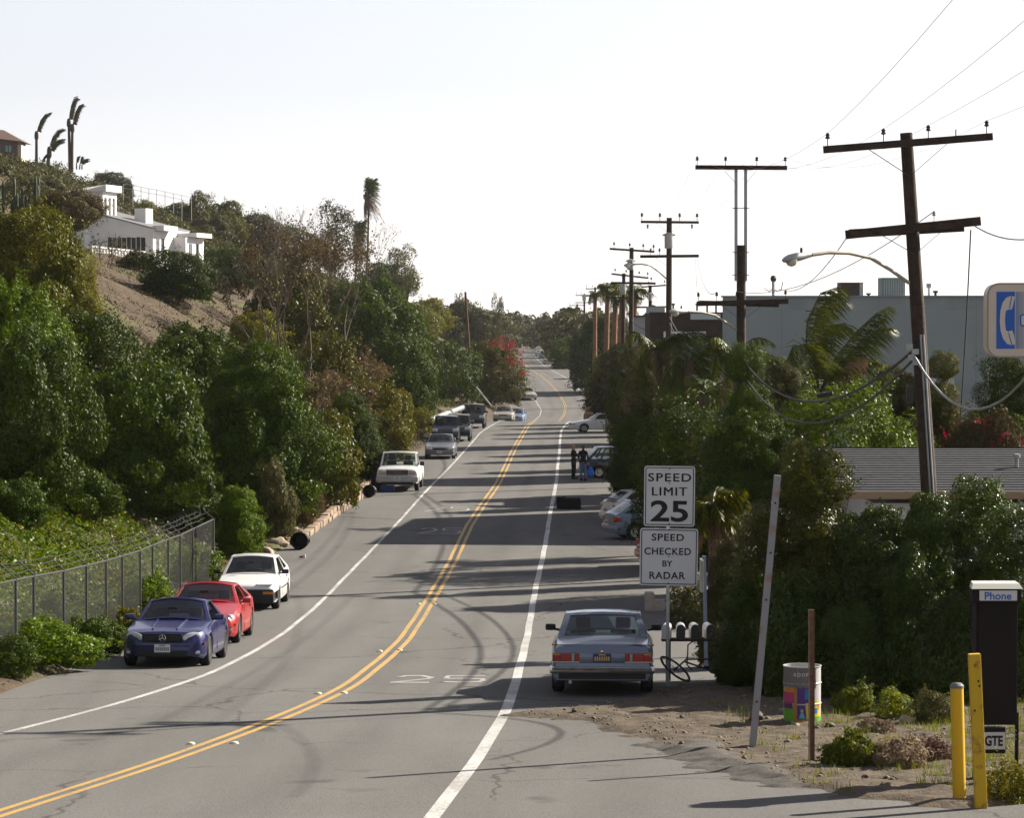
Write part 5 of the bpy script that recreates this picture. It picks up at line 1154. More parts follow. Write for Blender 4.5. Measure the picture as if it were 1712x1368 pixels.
# ---- white pickup
c = Car('pickup_truck', 'white pickup truck with wide black grille parked by the low stone wall', 'pickup truck', PW, 5.4, 1.95, 1.78, (.92, 4.2), .37, .36,
        [(0,.80),(.02,1.0),(.08,1.05),(.3,1.08),(1.2,1.12),(1.4,1.13),(3.0,1.13),(3.1,1.13),(5.3,1.12),(5.4,1.1)], group=GRP_L, wkind='cap', width=[(0,.95),(.08,.98),(.4,1.0),(5.2,1.0),(5.4,.98)])
c.cabin(1.38, 2.02, 2.95, 3.12, 1.78, wb=.90, wr=.80, splits=(.62,), bulge=.07, cpost=.12); c.seats(1.95, .75, .6)
g = c.p(MB().box((0, -.015, .90), (1.0, .05, .24), bev=.02), 'grille', BLKP, 40)
for z in (.85, .95): c.p(MB().box((0, -.045, z), (.92, .02, .018)), 'grille_bar', METG, None, g)
c.p(MB().box((0, -.05, .90), (.34, .02, .08)), 'grille_badge', M('dark_red_badge', (.20,.01,.015), .4), None, g)
c.pair('headlight', LAMPG, .70, -.012, .94, (.34, .05, .13), .015); c.pair('indicator', AMBL, .70, -.012, .84, (.34, .05, .05), .01)
c.p(MB().box((0, -.06, .58), (1.94, .2, .24), bev=.04), 'front_bumper', METG, 50); c.p(MB().box((0, -.03, .40), (1.5, .12, .14)), 'valance', BLKP); c.plate(-.17, .60); c.mirrors(1.6, 1.24, BLKP, out=.16, size=(.2,.1,.2)); c.doors((1.75, 2.95))
c.p(MB().box((0, 4.2, 1.10), (1.5, 2.1, .05)), 'bed_floor', UNDER); c.pair('tail_light', REDL, .9, 5.39, .95, (.12, .04, .3))
stand(c, 666, 821, road_heading(XL, 139))
# ---- generic sedans and sport utility vehicles
def sedan(label, body, group, name='parked_car', glass=CGLASS, wk='alloy', L=4.7, W=1.77, H=1.40, hood=.80, deck=.93, cat='car', plate_=True, chrome=False):
    k = L/4.7
    c = Car(name, label, cat, body, L, W, H, (.9*k, 3.6*k), .31, .19, [(0,.50),(.03,.62),(.1,hood-.12),(.3,hood-.06),(1.2*k,hood+.08),(1.5*k,.93),(3.6*k,.96),(4.4*k,deck),(4.62*k,deck-.08),(4.7*k,.55)], group=group, wkind=wk)
    c.cabin(1.45*k, 2.1*k, 3.2*k, 3.85*k, H, wb=.90, wr=.72, splits=(.46, .80), bulge=.08, glass=glass, cpost=.2); c.seats(2.0*k, .4, .58, back=3.0*k)
    c.p(MB().box((0, .0, .38), (W*.9, .14, .2), bev=.05), 'front_bumper', body, 50); g = c.p(MB().box((0, .012, .585), (.7, .05, .10), bev=.02), 'grille', BLKP)
    c.pair('headlight', LAMPG, W*.36, .055, .60, (.36, .10, .12), .03, 14); c.pair('indicator', AMBL, W*.455, .16, .60, (.05, .16, .10), .015, 14)
    c.p(MB().box((0, L, .40), (W*.9, .14, .2), bev=.05), 'rear_bumper', body, 50); c.pair('tail_light', REDL, W*.38, L-.05, .72, (.36, .10, .15), .02, -8); c.plate(-.085, .42); c.mirrors(1.68*k, .98, body, out=.12); c.doors((1.8*k, 2.75*k, 3.6*k)); return c
def suv(label, body, group, name='parked_car', L=4.7, W=1.8, H=1.75, glass=CGLASSD, cat='car', rack=True):
    c = Car(name, label, cat, body, L, W, H, (.85, 3.5), .36, .32, [(0,.70),(.03,.92),(.1,.98),(.4,1.02),(1.2,1.07),(1.4,1.10),(4.5,1.12),(4.66,1.1),(4.7,.95)], group=group, wkind='alloy', width=[(0,.92),(.08,.97),(.4,1.0),(4.5,1.0),(4.7,.95)])
    c.cabin(1.38, 2.0, 4.35, 4.66, H, wb=.92, wr=.80, splits=(.34, .62), bulge=.06, glass=glass, cpost=.12); c.seats(1.95, .7, .6)
    g = c.p(MB().box((0, -.01, .85), (.85, .05, .20), bev=.02), 'grille', BLKP)
    for z in (.80, .86, .92): c.p(MB().box((0, -.04, z), (.8, .015, .015)), 'grille_bar', METG, None, g)
    c.pair('headlight', LAMPG, W*.37, .005, .87, (.36, .08, .17), .03, 6); c.pair('indicator', AMBL, W*.465, .09, .87, (.04, .15, .14), .01)
    c.p(MB().box((0, -.03, .54), (W*.97, .2, .24), bev=.05), 'front_bumper', BLKP, 50); c.plate(-.14, .56); c.mirrors(1.6, 1.2, BLKP, out=.14, size=(.2,.1,.16)); c.doors((1.75, 2.75, 3.7)); c.pair('tail_light', REDL, W*.46, 4.68, .98, (.1, .05, .3))
    if rack: c.pair('roof_rail', BLKP, W*.34, 3.1, H+.03, (.03, 2.0, .03), .01)
    return c
hd = lambda Y: road_heading(XL, Y)
c = sedan('grey blue sedan right behind the white pickup', PGREY, GRP_L, H=1.38); stand(c, 736, 767, hd(172)*.8)
c = suv('dark sport utility car behind the grey blue sedan', PNAVY, GRP_L); stand(c, 745, 741, hd(188)*.6)
c = suv('dark sport utility car with bright fender, between two other dark ones', PGRN, GRP_L); stand(c, 765, 738, hd(196)*.8)
c = suv('black sport utility car at the end of the first left row', PBLK, GRP_L, W=1.9, H=1.78); stand(c, 790, 716, hd(220)*.8)
c = sedan('champagne sedan with dark grille before the far bend', PTAN, GRP_L, H=1.40); c.place(Vector(((843-CXP)*258/FPX, 260, 0)), rad(-3))
c = sedan('silver sedan tucked behind the champagne sedan', PSIL, GRP_L, H=1.40); c.place(Vector(((863-CXP)*270/FPX, 272, 0)), rad(-5))
c = sedan('pale sedan half under the red blossoming bush', PTAN, GRP_L, H=1.38); stand(c, 884, 669, rad(10))
# ---- steel blue coupe seen from behind
c = Car('parked_car', 'steel blue older coupe seen from behind beside the speed limit sign', 'car', PSB, 4.64, 1.786, 1.40, (.86, 3.57), .315, .22,
        [(0,.6),(.03,.80),(.1,.83),(.4,.86),(1.3,.93),(1.55,.95),(3.6,.965),(3.75,.965),(4.5,.90),(4.57,.87),(4.61,.72),(4.64,.5)], group=GRP_R, wkind='cap', rimmat=PSB,
        width=[(0,.93),(.06,.96),(.3,.99),(.8,1.0),(3.6,1.0),(4.3,.975),(4.56,.95),(4.64,.93)])
c.cabin(1.5, 2.12, 3.05, 3.78, 1.40, wb=.89, wr=.735, splits=(.5,), bulge=.06, cpost=.30, wm=.05); c.seats(2.05, .45, .58, back=3.15)
c.p(MB().box((0, 4.625, .665), (1.70, .03, .18), bev=.012), 'rear_panel', PSB, 40)
for sx in (-1, 1):
    t = c.p(MB().box((sx*.625, 4.635, .675), (.46, .05, .135), bev=.01), 'tail_light', BLKP, 40)
    for x0, x1, m in ((.395, .47, REDL), (.472, .53, WHTL), (.532, .72, REDL), (.722, .848, AMBL if False else REDL)):
        for j in range(4): c.p(MB().box((sx*(x0+x1)/2, 4.662, .627+j*.032), (x1-x0-.008, .018, .026), bev=.004), 'lens_rib', m if not (j == 3 and x0 > .7) else AMBL, None, t)
    c.p(MB().box((sx*.625, 4.665, .595), (.47, .02, .014)), 'chrome_trim', CHROME, None, t)
c.p(MB().box((0, 4.66, .455), (1.78, .14, .12), bev=.035), 'rear_bumper', CHROME, 50); c.p(MB().box((0, 4.728, .475), (1.72, .022, .055), bev=.008), 'bumper_rubber', M('sunbaked_rubber', (.16,.14,.13), .8, var=.4, vs=9), 50)
for sx in (-1, 1): c.p(MB().box((sx*.88, 4.45, .455), (.05, .42, .12), bev=.02), 'bumper_corner', CHROME, 50)
c.p(MB().box((0, 4.62, .36), (1.5, .1, .12)), 'rear_valance', BLKP); c.plate(4.66, .665, False, True); c.p(MB().lathe([(.022,-.01),(.022,.02),(0,.025)], 10, (0, 4.64, .775), Rx(rad(-90))), 'trunk_lock', CHROME)
c.p(MB().box((.55, 4.6, .25), (.05, .16, .05)), 'exhaust_pipe', METG); c.mirrors(1.75, 1.03, BLKP, out=.13); c.doors((1.85, 3.2)); c.p(MB().box((0, 4.56, .882), (1.66, .012, .012)), 'trunk_seam', UNDER)
c.pair('mud_flap', BLKP, .78, 3.95, .25, (.2, .02, .25)); c.pair('headlight', LAMPG, .66, .02, .70, (.36, .06, .2)); c.p(MB().box((0, -.02, .68), (.6, .06, .3)), 'grille', CHROME); c.pair('side_trim', CHROME, .893, 2.2, .55, (.012, 3.2, .02), .003)
p = on_road(1010, 1157); hdg = rad(181.5) + 0.0
c.place(Vector((p.x + .02, p.y + 1.25, 0)), rad(180) + rad(-2.2))
# ---- the cars nosed in on the right
def hatch(label, body, name='parked_car', L=4.1, tail=True, H=1.42, group=GRP_R):
    c = Car(name, label, 'car', body, L, 1.7, H, (.85, 3.3), .30, .19, [(0,.5),(.03,.62),(.1,.70),(.4,.78),(1.1,.90),(1.4,.93),(3.9,.97),(4.03,.9),(4.1,.55)], group=group, wkind='alloy')
    c.cabin(1.3, 1.95, 3.3, 3.95, H, wb=.90, wr=.72, splits=(.42, .72), bulge=.07, cpost=.14); c.seats(1.9, .4, .56, back=2.8)
    c.p(MB().box((0, 4.06, .40), (1.6, .16, .22), bev=.05), 'rear_bumper', body, 50); c.pair('tail_light', REDL, .74, 4.02, .74, (.18, .12, .18), .02, -10); c.pair('side_lamp', REDL, .83, 3.94, .74, (.04, .2, .14), .01)
    c.p(MB().box((0, 0, .38), (1.6, .14, .2), bev=.05), 'front_bumper', body, 50); c.pair('headlight', LAMPG, .62, .05, .62, (.34, .1, .13), .03, 14); c.plate(4.15, .62, False); c.mirrors(1.55, .97, body, out=.12); c.doors((1.7, 2.6, 3.4)); c.pair('side_moulding', BLKP, .856, 2.1, .5, (.014, 1.5, .05), .004); return c
c = hatch('silver blue hatchback parked nose in left of the speed limit sign', PSIL); p = on_road(1058, 903); c.place(Vector((p.x+1.12, p.y+.9, 0)), rad(90+14))
c = hatch('white hatchback with spoiler, mostly hidden behind the silver blue hatchback', PW, H=1.38); c.p(MB().box((0, 4.0, 1.05), (1.3, .22, .03), bev=.01), 'spoiler', BLKP); p = on_road(1058, 880); c.place(Vector((p.x+.95, p.y+.9, 0)), rad(90+18))
c = hatch('red car mostly hidden behind the speed limit sign', PR); p = on_road(1135, 950); c.place(Vector((p.x+.85, p.y+1.0, 0)), rad(90+10))
c = hatch('dark blue van parked nose in behind the two people', PNAVY, H=1.58); p = on_road(1008, 800); c.place(Vector((p.x+.95, p.y+1.3, 0)), rad(90+8));
c = sedan('white sedan parked nose out across the right shoulder', PW, GRP_R, H=1.38, glass=CGLASSD, L=4.5); p = on_road(1000, 723); c.place(Vector((p.x+.25, p.y+.9, 0)), rad(-90+8))
c = Car('pickup_truck', 'brown open bed pickup beyond the white sedan', 'pickup truck', M('brown_wood_panel', (.16,.11,.07), .8, var=.3, vs=3), 4.9, 1.8, 1.6, (.9, 3.9), .35, .36, [(0,.8),(.03,1.0),(.4,1.05),(1.3,1.08),(4.9,1.05)], group=GRP_R, wkind='cap', width=[(0,.95),(.2,1),(4.9,1)])
c.cabin(1.35, 1.95, 2.5, 2.7, 1.62, wb=.9, wr=.8, splits=(), glass=CGLASSD)
for i in range(5): c.p(MB().box((0, 4.93, .62+i*.19), (1.7, .04, .13), bev=.01), 'side_board', M('weathered_board', (.20,.14,.09), .85, var=.3, vs=5))
for sx in (-1, 1): c.p(MB().box((sx*.84, 4.90, 1.1), (.06, .08, 1.5)), 'stake', M('yellow_stake', (.5,.36,.08), .7))
p = on_road(975, 700); c.place(Vector((p.x+.4, 282, 0)), rad(180))
far = [('dark sport utility car in the far right row', 'suv', PBLK, 945, 612, 400), ('grey sedan behind the far dark sport utility car', 'sed', PGREY, 957, 622, 372), ('pale sedan third in the far right row', 'sed', PSIL, 966, 632, 345), ('dark sedan nearest in the far right row', 'sed', PNAVY, 975, 642, 330)]
for lb, kd, col, x, y, Y in far:
    c = suv(lb, col, GRP_R) if kd == 'suv' else sedan(lb, col, GRP_R); X = (x-CXP)*Y/FPX; c.place(Vector((max(X, float(XR(Y))+1.3), Y, 0)), rad(180+2))
for lb, col, x, Y in [('white car far down the road on the right', PW, 902, 640), ('silver car far down the road, beside the white one', PSIL, 909, 600), ('pale car parked at the far bend below the dark tree', PTAN, 917, 520)]:
    c = sedan(lb, col, GRP_R); X = (x-CXP)*Y/FPX; c.place(Vector((max(X, float(XR(Y))+.8), Y, 0)), rad(180))
# ------------------------------------------------------------------ lettering
def text_mesh(txt, w, h, depth=0.004, bold=0.02, spacing=1.0):
    cu = bpy.data.curves.new('t', 'FONT'); cu.body = txt; cu.size = 1.0; cu.extrude = 0.0; cu.offset = bold; cu.space_character = spacing; cu.resolution_u = 4
    ob = bpy.data.objects.new('t', cu); COL.objects.link(ob); dg = bpy.context.evaluated_depsgraph_get(); me = bpy.data.meshes.new_from_object(ob.evaluated_get(dg)); bpy.data.objects.remove(ob)
    n = len(me.vertices); co = np.empty(n*3, np.float32); me.vertices.foreach_get('co', co); co = co.reshape(-1, 3); lo, hi = co.min(0), co.max(0)
    co = (co - (lo+hi)/2); co[:, 0] *= w/(hi[0]-lo[0]); co[:, 1] *= h/(hi[1]-lo[1]); out = np.stack([co[:, 0], np.zeros(n), co[:, 1]], 1).astype(np.float32)
    me.vertices.foreach_set('co', out.ravel()); me.update(); return me       # stands in the xz plane, read from -y
BLACKP = M('sign_black', (.015,.015,.015), .5); SIGNW = M('sign_white', (.66,.67,.68), .35, var=.05, vs=3); BLUEP = M('sign_blue', (.03,.12,.48), .4)
def rrect(w, h, r, n=5):
    P = []
    for cx, cy, a0 in ((w/2-r, h/2-r, 0), (-w/2+r, h/2-r, 90), (-w/2+r, -h/2+r, 180), (w/2-r, -h/2+r, 270)):
        for k in range(n+1): a = rad(a0+90*k/n); P.append((cx+r*math.cos(a), cy+r*math.sin(a)))
    return P
def ring_plate(mb, w, h, r, t, y):
    A, B = rrect(w, h, r), rrect(w-2*t, h-2*t, max(r-t, .005)); n = len(A)
    mb.add([(x, y, z) for x, z in A] + [(x, y, z) for x, z in B], [(i, n+i, n+(i+1) % n, (i+1) % n) for i in range(n)]); return mb
# ------------------------------------------------------------------ dirt shoulder, asphalt hump, gravel
def poly_sd(px_poly, X, Y):
    P = np.array([tuple(on_road(*q))[:2] for q in px_poly]); sd = np.full(X.shape, 1e9); ins = np.zeros(X.shape, bool)
    for i in range(len(P)):
        a, b = P[i], P[(i+1) % len(P)]; d = b-a; t = np.clip(((X-a[0])*d[0]+(Y-a[1])*d[1])/(d@d), 0, 1)
        sd = np.minimum(sd, np.hypot(X-a[0]-t*d[0], Y-a[1]-t*d[1])); c = (a[1] > Y) != (b[1] > Y)
        xi = a[0] + (Y-a[1])*(b[0]-a[0])/(b[1]-a[1] if abs(b[1]-a[1]) > 1e-9 else 1e-9); ins ^= c & (X < xi)
    return np.where(ins, sd, -sd)
DIRT_POLY = [(846,1198),(905,1188),(1000,1181),(1095,1166),(1104,1150),(1180,1143),(1260,1132),(1712,1125),(1990,1120),(1990,1330),(1712,1345),(1600,1352),(1400,1334),(1250,1294),(1130,1260),(1060,1232),(960,1206)]
HUMP_POLY = [(1075,1246),(1150,1232),(1240,1250),(1330,1288),(1400,1318),(1300,1318),(1180,1290),(1110,1268)]
def sheet(name, mat, poly, x0, x1, y0, y1, st, rise, hi, lo=-.045, nz=.02, edge=.35, sc_=1.7, seed=3):
    xs, ys = np.arange(x0, x1, st), np.arange(y0, y1, st); X, Y = np.meshgrid(xs, ys)
    sd = poly_sd(poly, X, Y) + edge*fbm(X, Y, sc_, 4, seed); z = RZ(Y) + np.clip(sd*rise, lo, hi) + np.clip(sd, 0, 1)*nz*(fbm(X, Y, .9, 4, 4)+.4)
    V = np.stack([X, Y, z], -1).reshape(-1, 3); nx = len(xs); i = (np.arange(len(ys)-1)[:, None]*nx + np.arange(nx-1)[None, :]).ravel(); F = np.stack([i, i+1, i+nx+1, i+nx], 1)
    keep = (sd.reshape(-1)[F] > -.5).any(1); o = link(name, np_mesh(name, V, F[keep], True), mat); tag(o, kind='structure'); return o
DIRT = M('dry_dirt', (.135,.112,.088), .95, bump=.9, bs=22, col2=(.08,.066,.053), vs=6, thr=(.42,.7), spec=.04)
HUMP = asphalt_material('broken_asphalt', (.075,.071,.067), (.10,.086,.07))
sheet('dirt_shoulder', DIRT, DIRT_POLY, -.4, 10.5, 33.5, 58, .09, .16, .05, nz=.05)
sheet('asphalt_hump', HUMP, HUMP_POLY, 1.2, 6.5, 38, 47.5, .06, .14, .085, nz=.03, edge=.35, sc_=1.1)
def dirt_z(x, y): return float(RZ(y)) + .055
def gravel():
    rs = np.random.RandomState(5); n = 5200; X = rs.uniform(.0, 9.0, n*3); Y = rs.uniform(38, 53, n*3); sd = poly_sd(DIRT_POLY, X, Y); k = sd > .05; X, Y = X[k][:n], Y[k][:n]; n = len(X)
    r = rs.exponential(.009, n)+.006; base = np.array([[1,0,0],[0,1,0],[-1,0,0],[0,-1,0],[0,0,.8],[0,0,-.5]]); V = (base[None]*r[:, None, None]*rs.uniform(.6, 1.3, (n, 6, 1)) + np.stack([X, Y, RZ(Y)+.055+r*.3], 1)[:, None]).reshape(-1, 3)
    f = np.array([[0,1,4],[1,2,4],[2,3,4],[3,0,4],[1,0,5],[2,1,5],[3,2,5],[0,3,5]]); F = (f[None]+np.arange(n)[:, None, None]*6).reshape(-1, 3)
    tag(link('gravel', np_mesh('gravel', V, F), M('gravel_stone', (.17,.14,.11), .9, var=.5, vs=30)), 'loose pebbles scattered over the dirt shoulder', 'gravel', kind='stuff')
gravel()
def dirt_grass():
    rs = np.random.RandomState(8); n = 9000; X = rs.uniform(3.2, 9.5, n*4); Y = rs.uniform(37.5, 50, n*4); sd = poly_sd(DIRT_POLY, X, Y); g = fbm(X, Y, 1.6, 3, 6) + .12*(X-6)
    k = (sd > .1) & (g > .22); X, Y = X[k][:n], Y[k][:n]; n = len(X); h = rs.uniform(.05, .20, n); az = rs.uniform(0, 6.28, n); ln = rs.uniform(.0, .6, n)
    B = np.stack([X, Y, RZ(Y)+.05], 1); T = B + np.stack([np.cos(az)*h*ln, np.sin(az)*h*ln, h], 1); sdv = np.stack([-np.sin(az), np.cos(az), 0*az], 1)*.006
    V = np.stack([B-sdv, B+sdv, T], 1).reshape(-1, 3); tag(link('dirt_grass', np_mesh('dirt_grass', V, np.arange(3*n).reshape(n, 3)), L_WEED), 'short green and dry grass blades on the dirt around the bollards', 'grass', kind='stuff')
dirt_grass()
ROCK = M('tan_rock', (.33,.26,.19), .9, var=.3, vs=8, bump=.6, bs=14); ROCKD = M('dark_rock', (.10,.085,.07), .9, var=.3, vs=9, bump=.6, bs=14)
def rock(name, p, r, label, mat, seed, flat=.65, group=None, cat='rock'):
    bm = bmesh.new(); bmesh.ops.create_icosphere(bm, subdivisions=3, radius=1); rs = random.Random(seed); a = [rs.uniform(0, 6) for _ in range(6)]
    for v in bm.verts:
        k = 1 + .22*math.sin(v.co.x*3+a[0])*math.sin(v.co.y*3+a[1]) + .16*math.sin(v.co.z*5+a[2]+v.co.x*4); v.co = Vector((v.co.x*r[0]*k, v.co.y*r[1]*k, v.co.z*r[2]*k))
    me = bpy.data.meshes.new(name); bm.to_mesh(me); bm.free(); me.polygons.foreach_set('use_smooth', np.ones(len(me.polygons), bool)); o = link(name, me, mat); o.location = p; o.rotation_euler = (0, 0, a[3]); tag(o, label, cat, group); return o
for i, (x, y, r, lb) in enumerate([(1265, 1212, .16, 'dark rock at the foot of the leaning grey post'), (1330, 1222, .07, 'pale stone in front of the painted barrel'), (1388, 1224, .10, 'stone right of the painted barrel'), (1516, 1216, .13, 'pale rock between two weed clumps'), (1140, 1207, .05, 'small dark stone on the dirt left of the leaning post'), (1236, 1236, .05, 'small dark stone left of the leaning post foot'), (960, 1197, .06, 'dark stone at the edge of the dirt behind the white line'), (1495, 1312, .05, 'dark pebble left of the short yellow bollard'), (1447, 1308, .05, 'dark clod in front of the rusty post')]):
    p = on_road(x, y); rock('rock', (p.x, p.y, p.z+.06+r*.25), (r, r*.8, r*.6), lb, ROCK if i in (1, 3) else ROCKD, i)
# ------------------------------------------------------------------ road numerals and reflectors
def numeral25(px0, px1, pyc, hgt, mat, label_seed):
    a, b = on_road(px0, pyc), on_road(px1, pyc); W = b.x-a.x; u0 = a.x; y0 = a.y
    segs2 = [[(.0,0),(.40,0)], [(.02,.02),(.38,.52)], [(.38,.5),(.42,.75)], [(.42,.72),(.30,.98)], [(.32,.98),(.12,.96)], [(.14,.97),(.06,.80)]]
    segs5 = [[(.60,.98),(.78,.98)], [(.80,.98),(1.0,.98)], [(.60,.98),(.58,.58)], [(.60,.56),(.76,.58)], [(.80,.58),(.98,.50)], [(.98,.52),(1.0,.25)], [(1.0,.28),(.94,.04)], [(.80,0),(.95,.04)], [(.58,.06),(.76,0)]]
    for segs in (segs2, segs5):
        mb = MB()
        for j, ((x0, v0), (x1, v1)) in enumerate(segs):
            A = Vector((u0+x0*W, y0+(v0-.5)*hgt, 0)); B = Vector((u0+x1*W, y0+(v1-.5)*hgt, 0)); t = (B-A).normalized(); n = Vector((-t.y, t.x, 0)); wx = .045 + .065*abs(t.x)
            q = [A+n*wx-t*.02, A-n*wx-t*.02, B-n*wx+t*.02, B+n*wx+t*.02]; mb.add([(p.x, p.y, float(RZ(p.y))+.004+.0004*j) for p in q], [(0,1,2,3)])
        o = mb.build('road_numeral', mat); tag(o, kind='structure')
numeral25(657, 809, 1136, 1.75, WHITEO, 0); numeral25(712, 784, 851, 3.2, WHITEO, 1); numeral25(700, 770, 888, 3.0, WHITEO, 2)
RM = MB().lathe([(.05,0),(.048,.012),(.035,.022),(0,.026)], 10).mesh('reflector_body', 50)
for i, (x, y, sd) in enumerate([(319,1245,'left'),(392,1244,'right'),(532,1161,'left'),(575,1160,'right'),(635,1090,'left'),(668,1088,'right'),(700,1011,'left'),(726,1011,'right')]):
    p = on_road(x, y); r = link('road_stud', RM, M('cream_stud', (.68,.62,.42), .5)); r.location = (p.x, p.y, p.z); r.scale = (1.3, 1.3, 1.3)
    tag(r, '%s pale road stud of the %s pair beside the yellow centre lines' % (sd, ['nearest', 'second', 'third', 'fourth'][i//2]), 'road stud', 'road studs')
# ------------------------------------------------------------------ speed sign
def speed_sign():
    Y = 53.6; s = sc(Y); b = on_road(1117, 1150); zb = float(RZ(Y)); x = pt(1118, 0, Y).x
    r = empty('speed_sign', (x, Y, zb), rad(-3), 'speed limit 25 sign over a speed checked by radar sign, on one post', 'road sign')
    def plate(cx, cy, w, h, tilt):
        e = empty('sign_panel', ((cx-1118)/s, -.05, CAMZ+(HZ-cy)/s-zb)); e.parent = r; e.rotation_euler = (0, rad(tilt), 0)
        mb = MB(); mb.prism(rrect(w, h, .05), 0, .006, lambda X, Z, d: Vector((X, d, Z))); mb.build('plate', SIGNW, e)
        ring_plate(MB(), w-.045, h-.045, .035, .016, -.003).build('border', BLACKP, e); return e
    a = plate(1120.5, 830, 85/s, 101/s, .6); b = plate(1119.5, 932, 97/s, 96/s, .8)
    def put(e, txt, w, h, cx, cz, bold=.03, sp=1.0): o = link('lettering', text_mesh(txt, w/s, h/s, bold=bold, spacing=sp), BLACKP, e); o.location = (cx/s, -.004, cz/s)
    put(a, 'SPEED', 72, 14, 0, 31.5, .016, 1.15); put(a, 'LIMIT', 58, 14, -.45, 8, 0, 1.15); put(a, 'LIMIT', 58, 14, .45, 8, 0, 1.15); put(a, '25', 63, 36, 0, -25, .022)
    put(b, 'SPEED', 54, 12, -2, 33, .02, 1.1); put(b, 'CHECKED', 78, 12, -2, 9.5, .02, 1.1); put(b, 'BY', 17, 10, -2, -11, .02); put(b, 'RADAR', 60, 12, -2, -31, .02, 1.1)
    for e, zs in ((a, (46, 22, -46)), (b, (46, 1, -44))):
        for z in zs: MB().lathe([(.012,0),(.012,.008),(0,.01)], 8, (0, -.006, z/s), Rx(rad(90))).build('bolt', METD, e)
    MB().box((0, .02, (CAMZ+(HZ-785)/s-zb)/2), (.06, .05, CAMZ+(HZ-785)/s-zb)).build('post', METG, r)
speed_sign()
def simple_post(name, label, base, top, w, mat, Y=None, cat='post', d=None, dz=.05):
    b = on_road(*base); t = pt(*top, b.y if Y is None else Y); r = empty(name, (b.x, b.y, b.z), 0, label, cat); v = t-b
    MB().bar((0,0,-.05), v, w, d or w, (0,1,0)).build('shaft', mat, r); return r, v
POSTG = M('weathered_grey_post', (.36,.36,.37), .75, var=.12, vs=8, col2=None); RUST = M('rusty_steel', (.16,.085,.05), .85, var=.45, vs=14, bump=.5, bs=60)
r, v = simple_post('leaning_post', 'tall leaning pale grey square post without a sign', (1257, 1256), (1300, 795), .095, M('peeling_grey_post', (.30,.30,.31), .75, col2=(.30,.19,.16), vs=5, thr=(.56,.70)))
for t in (.18, .55, .72, .9): MB().lathe([(.015,0),(.015,.01)], 8, v*t+Vector((0,-.05,0)), Rx(rad(90))).build('bolt_hole', UNDER, r)
r, v = simple_post('rusty_post', 'thin rusty steel post in front of the painted barrel', (1357, 1281), (1357, 1020), .045, RUST)
MB().bar((-.035,.02,0), v+Vector((-.035,.02,0)), .012, .05, (0,1,0)).build('flange', M('worn_steel_edge', (.28,.22,.17), .8, var=.3, vs=20), r); MB().bar((.035,.02,0), v+Vector((.035,.02,0)), .012, .05, (0,1,0)).build('flange', RUST, r)
r, v = simple_post('sign_post', 'blue grey post with an edge on sign plate behind the mailboxes', (1181, 1122), (1177, 930), .07, M('blue_grey_post', (.20,.25,.33), .6)); MB().box(v*.83+Vector((-.05,.05,0)), (.05, .6, .62), bev=.008).build('edge_on_plate', METG, r)
# ------------------------------------------------------------------ mailboxes
def mailboxes():
    Y = 55.0; s = sc(Y); zb = float(RZ(Y)); x0 = pt(1117, 0, Y).x
    st = empty('mailbox_stand', (x0, Y, zb), 0, 'wooden plank stand carrying four mailboxes beside the blue coupe', 'stand'); zp = CAMZ+(HZ-1071)/s-zb
    BW = M('dark_weathered_wood', (.06,.045,.035), .85, var=.3); MB().box((.02, 0, zp/2), (.09, .09, zp)).build('post', BW, st); MB().box(((1152-1117)/s, 0, zp), (.98, .22, .05)).build('plank', BW, st)
    for i, (px, lb, m1, m2) in enumerate([(1116, 'pale front mailbox, leftmost of the four', M('mailbox_white', (.55,.56,.58), .4), None), (1139.5, 'second mailbox from the blue coupe, shaded front', None, 1), (1162.5, 'third mailbox from the blue coupe, shaded front', None, 1), (1187, 'fourth mailbox, partly behind the blue grey post', None, 1)]):
        e = empty('mailbox', (x0+(px-1117)/s, Y, zb+zp+.028), rad(-6+i*4), lb, 'mailbox', 'mailboxes on the plank'); w_, h_ = .165, .27
        prof = [(-w_/2, 0), (w_/2, 0)] + [(w_/2*math.cos(rad(a)), h_-w_/2+w_/2*math.sin(rad(a))) for a in range(0, 181, 20)]
        SH = M('mailbox_metal', (.55,.55,.54), .35, .6); MB().prism(prof, -.2, .26, lambda X, Z, d: Vector((X, d, Z))).build('box', SH, e, 50)
        pr2 = [(x*.97, .004+z*.97) for x, z in prof]; MB().prism(pr2, -.215, -.2, lambda X, Z, d: Vector((X, d, Z))).build('door', m1 or M('mailbox_shaded_door', (.06,.055,.055), .5), e)  # shade on the doors is put into their dark colour, leftmost stays pale
        MB().box((.09, -.02, .17), (.012, .1, .05)).build('flag', M('faded_red', (.3,.04,.03), .5), e)
mailboxes()
